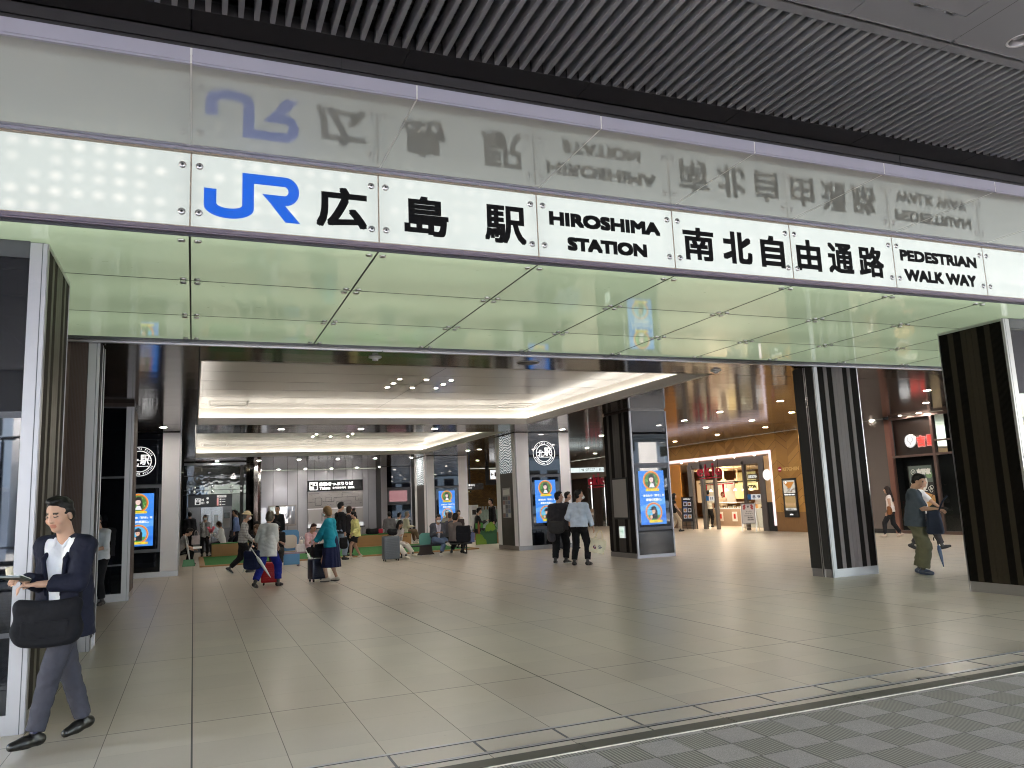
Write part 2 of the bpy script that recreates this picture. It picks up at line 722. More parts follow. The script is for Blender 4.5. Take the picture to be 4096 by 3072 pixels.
    # hands: palm, four bent fingers of unequal length, thumb from the side
    for q, sg in (('L', -1), ('R', 1)):
        cu = hand_curl[0 if q == 'L' else 1]
        fd = wri[q] - elb[q]
        fd /= np.linalg.norm(fd)
        side = np.cross(fd, V3(0, 0, 1)) if abs(fd[2]) < .8 else V3(0, 1, 0)
        side -= (side @ fd) * fd
        side /= np.linalg.norm(side)
        if abs(fd[2]) < .8:
            side = side * sg * -1           # towards the body's mid line = thumb side for a palm-down hand
        nrm = np.cross(side, fd)
        if nrm[2] > 0 and abs(fd[2]) < .8:
            nrm = -nrm
        if abs(fd[2]) >= .8:
            nrm = V3(-sg, 0, 0)
        for t in (-.027, -.009, .009, .027):
            b.cone(wri[q] + fd * .012 * k + side * t * .55 * k, wri[q] + fd * .088 * k + side * t * k, .0125 * k, .0115 * k, .010 * k)
        fr = max(.0082 * k, vox * .62)
        for t, ln in ((-.029, .062), (-.0095, .078), (.010, .084), (.030, .074)):
            p0 = wri[q] + fd * .09 * k + side * t * k
            a1 = cu * .8
            p1 = p0 + (fd * math.cos(a1) + nrm * math.sin(a1)) * ln * .5 * k
            a2 = cu * 1.7
            p2 = p1 + (fd * math.cos(a2) + nrm * math.sin(a2)) * ln * .45 * k
            b.cone(p0, p1, fr * 1.08, fr, .005)
            b.cone(p1, p2, fr, fr * .85, .003)
        p0 = wri[q] + fd * .03 * k + side * .026 * k
        p1 = p0 + (fd * .6 + side * .55 + nrm * .35) * .045 * k
        p2 = p1 + (fd * .85 + side * .1 + nrm * .35) * .036 * k
        b.cone(p0, p1, fr * 1.35, fr * 1.15, .008)
        b.cone(p1, p2, fr * 1.15, fr * .95, .003)
    sk = np.array(SKIN) * skin

    def tone(v):
        c = np.tile(sk, (len(v), 1))
        if legs and legs.get('len', .93) > .8:
            sc_ = lin(sock or (58, 56, 58))
            for q in 'LR':
                c[np.linalg.norm(v - ank[q], axis=1) < .19 * k] = sc_
        L = (v - hc) @ Hm / k / 1.05
        x, y, zz = L[:, 0], L[:, 1], L[:, 2]
        ax = np.abs(x)
        c[(y > .066) & (np.abs(zz + .056) < .0125) & (ax < .026)] = sk * (.80, .52, .52)
        c[(y > .06) & (ax > .016) & (ax < .054) & (np.abs(zz - .034 + (ax - .03) * .12) < .0062)] = (.02, .015, .012)
        c[(y > .066) & (ax > .019) & (ax < .047) & (np.abs(zz - .0125) < .0042)] = (.025, .018, .016)
        rosy = (y > .04) & (ax > .025) & (ax < .06) & (np.abs(zz + .025) < .02)
        c[rosy] *= (1.04, .93, .92)
        return c
    vol_obj('body', b, vcol_mat('skin', .5, .4), root, tone)
    # --- trousers / shorts
    sd = abs(hash(label)) % 50 if False else int(sum(ord(ch) for ch in label) % 50)
    if legs:
        colr, length, loose, mname = legs['c'], legs.get('len', .93), legs.get('loose', 1.0), legs.get('name', 'trousers')
        pp = [knee['L'], knee['R'], ank['L'], ank['R'], pelv - V3(.2, .2, .1) * k, pelv + V3(.2, .2, .2) * k]
        t = Vol(np.min(pp, 0) - .14 * k, np.max(pp, 0) + .14 * k, vox)
        for sg in (-1, 1):
            t.cone(sp(sg * .075, -.005, -.03), sp(sg * .07, 0, .12), r(.122), r(.105), .04 * k)
        for q in 'LR':
            t.cone(hip[q], knee[q], r(.106), r(.066 + .02 * loose), .035 * k)
            if length > .5:
                e = knee[q] + (ank[q] - knee[q]) * ((length - .5) * 2)
                t.cone(knee[q], e, r(.066 + .02 * loose), r(.044 + .024 * loose), .012 * k, flat=1)
        if length <= .5:
            t.d = t.d
        t.folds(.0022 * loose + .001, sd, 30.0)
        t.folds(legs.get('fold', 0.0), sd + 9, 52.0) if legs.get('fold') else None
        t.clip(sp(0, 0, .17), T @ V3(0, 0, 1))
        if length <= .5:
            for q in 'LR':
                e = hip[q] + (knee[q] - hip[q]) * length * 2
            t.clip(e, knee['L'] + knee['R'] - hip['L'] - hip['R'])
        vol_obj(mname, t, cloth_mat('cloth_%d_%d_%d' % colr, colr), root)
    if skirt:
        hem, a1, b1 = skirt['hem'] * k, skirt.get('a', .27) * k, skirt.get('b', .24) * k
        lo2 = V3(pelv[0] - a1 - .05, pelv[1] - b1 - .05, hem - .02)
        hi2 = V3(pelv[0] + a1 + .05, pelv[1] + b1 + .05, pelv[2] + .2 * k)
        t = Vol(lo2, hi2, vox)
        X, Y, Z = np.meshgrid(*t.ax, indexing='ij')
        f = np.clip((pelv[2] + .14 * k - Z) / (pelv[2] + .14 * k - hem), 0, 1) ** .5
        th = np.arctan2(Y - pelv[1], X - pelv[0])
        pl = 1 + .045 * f * np.sin(th * 13 + 1.5 * np.sin(th * 3))
        A, B = (.15 * k * bw + (a1 - .15 * k * bw) * f) * pl, (.12 * k * bw + (b1 - .12 * k * bw) * f) * pl
        dd = (np.sqrt(((X - pelv[0]) / A) ** 2 + ((Y - pelv[1]) / B) ** 2) - 1) * np.minimum(A, B)
        t.d = np.maximum(np.maximum(dd, hem - Z), Z - (pelv[2] + .16 * k)).astype(np.float32)
        vol_obj('skirt', t, cloth_mat('cloth_%d_%d_%d' % skirt['c'], skirt['c']), root)

    # --- tops
    def garment(name, g, infl, seed):
        hem, sl, loose = g.get('hem', -.08), g.get('sleeve', 1.0), g.get('loose', 1.0)
        pts = [sh['L'], sh['R'], elb['L'], elb['R'], wri['L'], wri['R'], sp(0, 0, hem - .1), nb]
        t = Vol(np.min(pts, 0) - .22 * k, np.max(pts, 0) + .2 * k, vox)
        i = infl * k
        for sg in (-1, 1):
            t.cone(sp(sg * .075, 0, hem - .06), sp(sg * .075, 0, .12), r(.115) + i * 1.3 + .012 * loose, r(.10) + i * 1.3 + .008 * loose, .05 * k)
            t.cone(sp(sg * .075, .005, .12), sp(sg * .10, 0, .42), r(.10) + i * 1.2, r(.092) + i, .05 * k)
        for q, sg in (('L', -1), ('R', 1)):
            t.cone(nb + T @ S((sg * .035, -.012, -.03)), sh[q], r(.05) + i, r(.058) + i, .04 * k)
            if sl > 0:
                f1 = min(1, sl * 2)
                e = sh[q] + (elb[q] - sh[q]) * f1
                t.cone(sh[q], e, r(.058) + i, r(.05) + i + .006 * loose, .025 * k, flat=(sl < .5))
                if sl > .5:
                    e2 = elb[q] + (wri[q] - elb[q]) * ((sl - .5) * 2)
                    t.cone(elb[q], e2, r(.05) + i + .006 * loose, r(.036) + i + .004 * loose, .015 * k, flat=1)
        t.folds(.0022 * loose + .0012, seed, 26.0)
        t.folds(g.get('fold', 0.0), seed + 7, 47.0) if g.get('fold') else None
        t.clip(sp(0, 0, hem), T @ V3(0, 0, -1))
        if not g.get('high'):
            t.ell(nb + T @ S((0, .03, .055)), S((.072, .075, .055)), T, .01, cut=True)
        if g.get('open'):        # front opening of a jacket, wider at the top
            X, Y, Z = np.meshgrid(*t.ax, indexing='ij')
            L = np.stack([X - pelv[0], Y - pelv[1], Z - pelv[2]], -1) @ T / k
            wv = np.interp(L[..., 2], [-.3, .0, .12, .34, .5], [.075, .04, .035, .06, .085]) * g['open'] - np.abs(L[..., 0] - g.get('shift', 0.0))
            d2 = np.minimum(wv, L[..., 1] - .03) * k
            t.d = np.maximum(t.d, d2.astype(np.float32))
        return vol_obj(name, t, cloth_mat(g.get('mat', 'cloth_%d_%d_%d' % g['c']), g['c'], g.get('rough', .85), g.get('pattern'), g.get('c2')), root)
    if top:
        garment(top.get('name', 'shirt'), top, .010 if not top.get('loose') else .010 + .008 * top['loose'], sd)
        if top.get('collar'):
            t = Vol(nb - .12 * k, nb + .12 * k, min(vox, .008))
            for sg in (-1, 1):
                t.cone(nb + T @ S((sg * .052, -.035, .012)), nb + T @ S((sg * .058, .03, .0)), .014 * k, .014 * k, .01)
                t.cone(nb + T @ S((sg * .058, .03, .0)), nb + T @ S((sg * .038, .085, -.055)), .014 * k, .011 * k, .01)
            t.cone(nb + T @ S((-.052, -.035, .012)), nb + T @ S((.052, -.035, .012)), .016 * k, .016 * k, .02)
            vol_obj('collar', t, cloth_mat('cloth_%d_%d_%d' % top['c'], top['c']), root)
    if coat:
        garment(coat.get('name', 'jacket'), coat, .026, sd + 3)
        if coat.get('lapel'):
            t = Vol(sp(-.2, -.1, .0), sp(.2, .25, .62), min(vox, .008))
            t = Vol(np.min([sp(x, y, zz) for x in (-.2, .2) for y in (-.1, .22) for zz in (.0, .6)], 0), np.max([sp(x, y, zz) for x in (-.2, .2) for y in (-.1, .22) for zz in (.0, .6)], 0), min(vox, .008))
            for sg in (-1, 1):
                t.cone(nb + T @ S((sg * .03, -.065, .0)), nb + T @ S((sg * .078, -.015, -.01)), .018 * k, .016 * k, .01)
                t.cone(nb + T @ S((sg * .078, -.015, -.01)), sp(sg * .088 + coat.get('shift', 0), .118, .38), .016 * k, .018 * k, .01)
                t.cone(sp(sg * .088 + coat.get('shift', 0), .118, .38), sp(sg * .060 + coat.get('shift', 0), .142, .12), .018 * k, .007 * k, .01)
            vol_obj('lapel', t, cloth_mat('lapel_navy', coat['c']), root)
    # --- shoes
    for q in 'LR':
        F = fm[q]
        A = ank[q]
        t = Vol(A - .26 * k, A + .26 * k, min(vox, .012))
        g = lambda x, y, z: A + F @ S((x, y, z))
        t.cone(g(0, -.045, -.035), g(0, .06, -.045), .038 * k, .043 * k, .02 * k)
        t.cone(g(0, .06, -.045), g(0, .145, -.055), .045 * k, .032 * k, .02 * k)
        t.cone(g(0, -.03, -.035), g(0, -.008, -.008), .04 * k, .040 * k, .02 * k)
        t.clip(g(0, 0, -.0835), F @ V3(0, 0, -1))
        ci, cs = lin(shoe[0]), lin(shoe[1])

        def st(v, A=A, F=F):
            L = (v - A) @ F / k
            c = np.tile(np.array(ci), (len(v), 1))
            c[L[:, 2] < -.058] = cs
            return c
        vol_obj('shoe', t, vcol_mat('shoe_leather', .38), root, st)
    # --- hair
    st, hcol = hair
    if st != 'none':
        hv = min(vox, .012)
        t = Vol(hc + V3(-.2, -.2, -.45 if st == 'long' else -.25) * k, hc + V3(.2, .2, .22) * k, hv)
        if st in ('short', 'grey'):
            t.ell(hp(0, -.026, .043), S((.083, .094, .090)), Hm, .0)
        else:
            t.ell(hp(0, -.016, .043), S((.085, .101, .092)), Hm, .0)
        if st in ('short', 'fringe', 'grey'):
            t.ell(hp(0, -.046, -.008), S((.081, .064, .082)), Hm, .02)
            t.ell(hp(0, .022, .112), S((.058, .056, .026)), Hm, .03)
        if st == 'bob':
            t.ell(hp(0, -.03, -.02), S((.096, .085, .115)), Hm, .03)
        if st == 'long':
            t.ell(hp(0, -.03, -.02), S((.094, .082, .11)), Hm, .03)
            for sg in (-1, 1):
                t.cone(hp(sg * .06, -.03, -.05), nb + T @ S((sg * .085, .03, -.14)), .05 * k, .03 * k, .03)
            t.cone(hp(0, -.06, -.03), nb + T @ S((0, -.1, -.18)), .07 * k, .05 * k, .03)
        fz = .02 if st != 'short' else .03
        t.ell(hp(0, .115, -.05), S((.07, .075, .132 if st not in ('fringe', 'bob') else .10)), Hm, .008, cut=True)
        t.ell(hp(0, .085, -.11), S((.10, .10, .12)), Hm, .01, cut=True) if st in ('short', 'grey', 'fringe') else None
        t.folds(.0035, sd + 5, 70.0)
        vol_obj('hair', t, cloth_mat('hair_%d_%d_%d' % hcol, hcol, .45), root)
    if hat:
        t = Vol(hc - .2 * k, hc + .24 * k, min(vox, .012))
        t.ell(hp(0, -.012, .065), S((.092, .108, .09)), Hm, .0)
        t.clip(hp(0, 0, .05), Hm @ V3(0, 0, -1))
        if hat[0] == 'bucket':
            t.ell(hp(0, -.01, .048), S((.15, .165, .016)), Hm, .012)
        else:
            t.ell(hp(0, .11, .052), S((.07, .075, .012)), Hm, .012)
        vol_obj('hat', t, cloth_mat('cloth_%d_%d_%d' % hat[1], hat[1]), root)
    if mask:
        t = Vol(hc - .16 * k, hc + .16 * k, min(vox, .010))
        t.ell(hp(0, .066, -.04), S((.066, .058, .05)), Hm, .0)
        vol_obj('face_mask', t, cloth_mat('mask_white', (235, 238, 240)), root)
    root['_w'] = [float(x) for x in np.concatenate([wri['L'], wri['R'], elb['L'], elb['R']])]
    return root


def wpt(o, p):
    """local point of a person -> world"""
    return Matrix.Translation(o.location) @ Matrix.Rotation(o.rotation_euler.z, 4, 'Z') @ Vector(p)
# ------------------------------------------------------------ materials of the place
def tile_mat():
    m, nt, b = new_mat('floor_tiles')
    g = NB(nt)
    x, y, z, P = g.pos()
    PX, PY, X0, Y0 = 0.5733, 0.5960, 0.0175, 6.68
    ux = g.m('DIVIDE', g.m('SUBTRACT', x, X0), PX)
    uy = g.m('DIVIDE', g.m('SUBTRACT', y, Y0), PY)
    fx, fy = g.m('FLOOR', ux), g.m('FLOOR', uy)

    def dist(u, p):        # metres to the nearest joint
        return g.m('MULTIPLY', g.m('SUBTRACT', 0.5, g.m('ABSOLUTE', g.m('SUBTRACT', g.m('FRACT', u), 0.5))), p)
    dx, dy = dist(ux, PX), dist(uy, PY)
    bx = dist(g.m('DIVIDE', ux, 5.0), PX * 5)
    by = dist(g.m('DIVIDE', uy, 5.0), PY * 5)
    jx = g.m('LESS_THAN', dx, 0.0028)
    jy = g.m('LESS_THAN', dy, 0.0012)
    jb = g.m('MAXIMUM', g.m('LESS_THAN', bx, 0.006), g.m('LESS_THAN', by, 0.0045))
    joint = g.m('MAXIMUM', g.m('MAXIMUM', g.m('MULTIPLY', jx, 0.8), g.m('MULTIPLY', jy, 0.45)), jb)
    wn = g.white(g.comb(fx, fy, 3.0))
    n1 = g.noise(P, 2.2, 5.0, .6)
    n2 = g.noise(P, 26.0, 4.0, .6)
    col = g.mix(wn, lin((176, 164, 149)), lin((197, 186, 171)))
    col = g.mix(g.m('MULTIPLY', g.ramp(n1, .3, .7), .35), col, lin((172, 160, 143)))
    col = g.mix(g.m('MULTIPLY', g.ramp(n2, .35, .65), .14), col, lin((200, 189, 174)))
    wear = g.noise(P, .35, 3.0)
    col = g.mix(g.ramp(wear, .5, .75, 0, .22), col, lin((162, 151, 135)))
    spots = g.m('GREATER_THAN', g.noise(P, 17.0, 0.0), .86)
    col = g.mix(g.m('MULTIPLY', spots, .18), col, lin((110, 104, 92)))
    col = g.mix(joint, col, (0.06, 0.054, 0.046))
    g.put(b.inputs['Base Color'], col)
    rough = g.m('ADD', g.ramp(n2, .3, .7, .29, .32), g.m('MULTIPLY', wn, .09))
    g.put(b.inputs['Roughness'], g.m('ADD', rough, g.m('MULTIPLY', joint, .3)))
    b.inputs['IOR'].default_value = 1.55
    tl = g.m('MULTIPLY', g.m('SUBTRACT', g.m('FRACT', uy), .5), g.m('SUBTRACT', g.white(g.comb(fx, fy, 9.0)), .5))
    tilt = g.m('ADD', g.m('ADD', g.m('MULTIPLY', n1, .25), g.m('MULTIPLY', tl, 2.6)), g.m('MULTIPLY', joint, -1.0))
    g.put(b.inputs['Normal'], g.bump(tilt, .25, .004))
    return m


def paver_mat():
    m, nt, b = new_mat('paver_blocks')
    g = NB(nt)
    x, y, z, P = g.pos()
    p = 0.2735
    ux = g.m('DIVIDE', g.m('SUBTRACT', x, 3.433), p)
    uy = g.m('DIVIDE', g.m('SUBTRACT', y, 4.03), p)
    ch = g.m('MODULO', g.m('ADD', g.m('FLOOR', ux), g.m('ADD', g.m('FLOOR', uy), 400.0)), 2.0)
    ch = g.m('GREATER_THAN', g.m('ABSOLUTE', ch), .5)

    def dist(u):
        return g.m('MULTIPLY', g.m('SUBTRACT', 0.5, g.m('ABSOLUTE', g.m('SUBTRACT', g.m('FRACT', u), 0.5))), p)
    joint = g.m('MAXIMUM', g.m('LESS_THAN', dist(ux), .0022), g.m('LESS_THAN', dist(uy), .0022))
    wob = g.m('MULTIPLY', g.noise(P, 7.0, 2.0), 2.2)
    rib = g.m('SINE', g.m('ADD', g.m('MULTIPLY', x, 2 * math.pi / .0245), wob))
    n = g.noise(P, 130.0, 4.0, .7)
    n0 = g.noise(P, 3.0, 3.0)
    wn = g.white(g.comb(g.m('FLOOR', ux), g.m('FLOOR', uy), 1.0))
    flat = g.mix(g.ramp(n, .35, .65), lin((128, 122, 118)), lin((176, 169, 165)))
    flat = g.mix(g.m('MULTIPLY', wn, .25), flat, lin((150, 141, 138)))
    rb = g.mix(g.ramp(rib, -.5, .6), lin((96, 92, 85)), lin((160, 155, 145)))
    rb = g.mix(g.m('MULTIPLY', g.ramp(n, .3, .7), .35), rb, lin((128, 124, 116)))
    col = g.mix(ch, flat, rb)
    col = g.mix(g.ramp(n0, .45, .75, 0, .35), col, lin((120, 116, 112)))
    col = g.mix(joint, col, lin((60, 58, 56)))
    g.put(b.inputs['Base Color'], col)
    b.inputs['Roughness'].default_value = .8
    h = g.m('ADD', g.m('MULTIPLY', g.m('MULTIPLY', rib, ch), .6), g.m('MULTIPLY', n, .5))
    g.put(b.inputs['Normal'], g.bump(h, .7, .004))
    return m


def gloss_panel_mat(name, base, rough, ior, wave=.06, wscale=1.4, metal=0.0, pitch=(1.2, .6)):
    """lacquered metal sheet that is never quite flat: reflections wobble from sheet to sheet"""
    m, nt, b = new_mat(name)
    setp(b, base=base, rough=rough, ior=ior, metal=metal)
    g = NB(nt)
    x, y, z, P = g.pos()
    n = g.noise(P, wscale, 2.0)
    fy = g.m('FLOOR', g.m('DIVIDE', y, pitch[1]))
    q = g.m('SUBTRACT', g.m('FRACT', g.m('DIVIDE', y, pitch[1])), .5)
    pil = g.m('MULTIPLY', g.m('MULTIPLY', q, q), 1.2)
    tilt = g.m('MULTIPLY', q, g.m('SUBTRACT', g.white(g.comb(1.0, fy, 2.0)), .5))
    h = g.m('ADD', g.m('ADD', n, pil), g.m('MULTIPLY', tilt, 1.6))
    g.put(b.inputs['Normal'], g.bump(h, wave, .02))
    jt = g.m('LESS_THAN', g.m('SUBTRACT', .5, g.m('ABSOLUTE', q)), .004)
    g.put(b.inputs['Base Color'], g.mix(g.m('MULTIPLY', jt, .7), base, (0.01, 0.01, 0.01)))
    MATS[name] = m
    return m


def sign_glass_mat():
    """frosted sign glass with rows of lamps glowing behind it"""
    m, nt, b = new_mat('sign_glass')
    g = NB(nt)
    x, y, z, P = g.pos()
    p = .148
    ux = g.m('DIVIDE', g.m('ADD', x, .07), p)
    uz = g.m('DIVIDE', g.m('SUBTRACT', z, 3.875), .128)
    wn = g.white(g.comb(g.m('FLOOR', ux), g.m('FLOOR', uz), 0.0))
    dx = g.m('SUBTRACT', g.m('FRACT', ux), .5)
    dz = g.m('SUBTRACT', g.m('FRACT', uz), .5)
    d = g.m('SQRT', g.m('ADD', g.m('MULTIPLY', dx, dx), g.m('MULTIPLY', dz, dz)))
    spot = g.m('MULTIPLY', g.ramp(d, .0, .42, 1.0, 0.0), g.m('GREATER_THAN', wn, .2))
    sc = g.m('FRACT', g.m('DIVIDE', g.m('ADD', x, .07), 1.557))
    edge = g.ramp(g.m('SUBTRACT', .5, g.m('ABSOLUTE', g.m('SUBTRACT', sc, .5))), 0.0, .10)
    spot = g.m('MULTIPLY', spot, g.m('MULTIPLY', edge, g.ramp(g.white(g.comb(g.m('FLOOR', uz), g.m('FLOOR', ux), 4.0)), 0, 1, .45, 1.05)))
    fade = g.ramp(x, -.6, 3.0, 1.0, .22)
    f = g.m('ADD', g.m('ADD', g.ramp(edge, 0, 1, .58, .66), g.ramp(x, -1.5, 5.0, .0, .16)), g.m('MULTIPLY', g.m('MULTIPLY', spot, .22), fade))
    f = g.m('ADD', f, g.m('MULTIPLY', g.m('SUBTRACT', g.noise(P, 3.0, 2.0), .5), .10))
    tint = g.mix(g.m('MULTIPLY', spot, fade), lin((240, 248, 243)), lin((255, 254, 246)))
    setp(b, base=(.10, .11, .105), rough=.12, ior=1.5)
    g.put(b.inputs['Emission Color'], tint)
    g.put(b.inputs['Emission Strength'], g.m('MULTIPLY', f, EX * 1.06))
    return m


def soffit_glass_mat():
    """pale green glass lit from inside, mirror-like on its face"""
    m, nt, b = new_mat('soffit_glass')
    g = NB(nt)
    x, y, z, P = g.pos()
    v = g.m('FRACT', g.m('DIVIDE', g.m('SUBTRACT', y, 6.62), 1.378))
    band = g.m('SINE', g.m('MULTIPLY', v, 6.0))
    n = g.noise(P, .8, 2.0)
    e = g.m('ADD', g.ramp(band, -1, 1, .20, .26), g.m('MULTIPLY', g.m('SUBTRACT', n, .5), .06))
    e = g.m('ADD', e, g.ramp(y, 6.6, 6.85, .14, 0.0))
    specks = g.m('GREATER_THAN', g.noise(g.comb(g.m('MULTIPLY', x, .5), y, z), 24.0, 1.0), .80)
    col = g.mix(g.m('MULTIPLY', specks, .5), lin((176, 188, 168)), lin((120, 130, 108)))
    g.put(b.inputs['Base Color'], col)
    setp(b, rough=.03, ior=1.52, em=lin((198, 219, 181)))
    g.put(b.inputs['Emission Strength'], g.m('MULTIPLY', e, EX * SOFFIT_E))
    return m


SOFFIT_E = 1.7
M_TILE = tile_mat()
M_PAVER = paver_mat()
M_SIGN = sign_glass_mat()
M_SOFFIT = soffit_glass_mat()
M_CEIL = gloss_panel_mat('ceiling_lacquer', (0.075, 0.060, 0.055), .11, 1.6, wave=.10)
M_CEILW = mat('coffer_sheet', lin((212, 210, 208)), .20, ior=1.5)
M_CANOPY = mat('canopy_underside_sheet', lin((178, 178, 174)), .08, ior=2.0)
M_BAND = mat('painted_edge_band', lin((156, 154, 168)), .4, var=.04)
M_STEEL = mat('brushed_steel', lin((186, 184, 186)), .30, 1.0, var=.12, vscale=3)
M_STEELP = mat('satin_steel_plate', lin((158, 156, 158)), .38, 0.85, var=.12, vscale=2)
M_GLASSB = mat('black_glass', (0.006, 0.007, 0.010), .02, ior=1.45)
M_GLASSM = mat('mirror_dark_glass', (0.006, 0.007, 0.010), .02, ior=1.62)
M_FLAT = mat('bronze_flat_cladding', (0.10, .09, .088), .33, .35, var=.08)
M_FLUTE = mat('dark_fluted_cladding', (0.022, .018, .016), .42, .1)
M_BROWN = mat('brown_flat_cladding', lin((84, 66, 58)), .5, .1, var=.06)
M_BROWNF = mat('brown_fluted_cladding', lin((66, 48, 42)), .5, .1)
M_DARK = mat('matt_black', (0.012, .012, .013), .6)
M_GREYP = mat('dark_grey_paint', lin((70, 70, 74)), .5, var=.05)
M_FRAME = mat('dark_grey_frame', lin((72, 72, 76)), .35, .4)
M_WHITEP = mat('pale_grey_panel', lin((230, 227, 230)), .45, var=.03)
M_WHITE = mat('white_paint', (.78, .78, .77), .5)
M_BLACKT = mat('black_letter_film', (0.004, .004, .0045), .6, spec=.1)
M_BLUET = glow('blue_letter_film', lin((0, 98, 226)), .92, (.0, .008, .03))
M_GREYW = mat('grey_wall_sheet', lin((166, 166, 174)), .38, .1, var=.05, vscale=1.2)
M_TAUPE = mat('taupe_wall', lin((104, 94, 90)), .6, var=.05)
M_WOOD = mat('pale_wood', lin((176, 132, 86)), .5, var=.12, vscale=3)
M_WOODW = mat('honey_wood_wall', lin((188, 134, 62)), .5, var=.1, vscale=2)
M_TURF = mat('artificial_turf', lin((44, 118, 44)), .9, var=.35, vscale=30, bump=.8, bscale=300)
M_RED = mat('red_enamel', lin((196, 34, 62)), .3)
M_GLASS = mat('clear_glass', (1, 1, 1), .0, trans=1.0, ior=1.2)
M_LED = glow('led_tube', (1.0, .97, .92), 14.0)
M_LENS = glow('downlight_lens', (1.0, .93, .82), 450.0)
M_BLUEG = glow('screen_blue', lin((20, 112, 235)), 1.0, (.02, .02, .02))
M_SIGNW = glow('sign_white', (1, 1, 1), 1.0)
M_BSIGN = mat('black_sign_face', (.014, .014, .016), .25)

# ------------------------------------------------------------ ground
mb = MB()
mb.box(-40, 60, 4.772, 75, -.2, 0, M_TILE)
tag(mb.build('floor'), kind='structure')
mb = MB()
mb.box(-60, 80, -8.6, 4.630, -.2, -.006, M_PAVER)
tag(mb.build('paving'), kind='structure')
mb = MB()
asph = mat('asphalt', (.052, .052, .055), .8, var=.2, bump=.5, bscale=120)
mb.box(-400, 400, -520, -8.75, -.4, -.15, asph)
tag(mb.build('road'), kind='structure')
mb = MB()
mb.box(-60, 80, -8.75, -8.6, -.3, .0, mat('concrete_kerb', lin((150, 148, 142)), .8, var=.1))
tag(mb.build('kerb'), kind='structure')
st_dark = mat('dark_stone_edging', lin((70, 67, 58)), .45, var=.15, vscale=3)
mb = MB()
for k in range(-30, 45):
    x0 = .02 + 1.15 * k
    mb.box(x0 + .004, x0 + 1.146, 4.645, 4.768, -.1, .001 + .0004 * (k % 2), st_dark)
mb.box(-40, 60, 4.630, 4.636, -.1, .0, mat('white_edge_strip', lin((196, 190, 178)), .7, var=.3, vscale=9))
mb.box(-40, 60, 4.636, 4.645, -.1, -.001, st_dark)
mb.box(-40, 60, 4.768, 4.772, -.1, .0005, M_DARK)
tag(mb.build('stone_edging'), kind='structure')
t = thing('threshold_rail', 'pair of steel rails crossing the tiled floor along the entrance line', 'floor rail')
mb = MB()
mb.box(-40, 60, 5.145, 5.150, 0, .003, M_DARK)
mb.box(-40, 60, 5.150, 5.178, 0, .005, M_STEEL)
mb.box(-40, 60, 5.178, 5.183, 0, .003, M_DARK)
mb.build('rail', t)
mb = MB()
mb.box(-40, 60, 4.852, 4.862, 0, .003, M_DARK)
mb.box(-40, 60, 4.862, 4.876, 0, .0045, M_STEEL)
mb.box(-40, 60, 4.876, 4.884, 0, .003, M_DARK)
mb.box(-40, 60, 4.884, 4.898, 0, .0045, M_STEEL)
mb.build('rail', t)
for k in range(-5, 24):
    x = .0175 + .5733 * k
    mb = MB()
    mb.box(x - .008, x + .008, 4.898, 5.145, 0, .0025, M_FRAME)
    mb.build('cross_strip', t)

# ------------------------------------------------------------ plaza roof overhead
t = thing('plaza_roof', 'dark louvred plaza roof high above the entrance sign', 'roof')
mb = MB()
lv = mat('louvre_grey_paint', lin((160, 160, 164)), .5, var=.05)
for k in range(-90, 260):
    x = -.218 + .1290 * k
    mb.raw([(x - .021, 4.835, 5.70), (x + .021, 4.835, 5.70), (x + .021, 6.412, 5.70), (x - .021, 6.412, 5.70),
            (x - .026, 4.835, 5.84), (x + .026, 4.835, 5.84), (x + .026, 6.40, 5.84), (x - .026, 6.40, 5.84)],
           [(0, 3, 2, 1), (4, 5, 6, 7), (0, 1, 5, 4), (1, 2, 6, 5), (2, 3, 7, 6), (3, 0, 4, 7)], lv)
o = mb.build('louvre_grille', t)
mb = MB()
for k in range(0, 190):
    x = -1.5 + .075 * k
    mb.box(x - .003, x + .003, 4.85, 6.62, 5.93, 5.936, M_DARK)
for k in range(24):
    y = 4.86 + .075 * k
    mb.box(-1.5, 12.7, y - .003, y + .003, 5.937, 5.943, M_DARK)
for y in (5.2, 5.75, 6.3):
    mb.box(-12, 33, y - .03, y + .03, 5.86, 5.92, M_DARK)
mb.build('wire_mesh', t)
mb = MB()
mb.box(-60, 80, 4.70, 6.74, 6.25, 6.4, mat('roof_void_grey', lin((96, 88, 84)), .8))
mb.build('roof_deck', t)
mb = MB()
dk = mat('dark_soffit_paint', lin((44, 42, 44)), .5, var=.05)
for k in range(-8, 20):
    x0 = -.093 + 1.867 * k
    mb.box(x0 + .004, x0 + 1.863, 6.425, 6.735, 5.705, 5.80, dk)
mb.box(-15, 37, 6.43, 6.73, 5.80, 5.82, M_FRAME)
mb.build('dark_border_panel', t)
mb = MB()
for i in range(9):
    z0 = 4.66 + .116 * i
    mb.box(-15, 37, 6.735, 6.86, z0, z0 + .085, dk)
    mb.box(-15, 37, 6.76, 6.86, z0 + .085, z0 + .116, dk)
for xx in (8.21, -5.8, 1.2, 15.2):
    mb.box(xx - .004, xx + .004, 6.73, 6.735, 4.66, 5.70, M_DARK)
mb.build('ribbed_wall_band', t)
gp = mat('roof_panel_paint', lin((140, 140, 144)), .42, var=.03)
mb = MB()
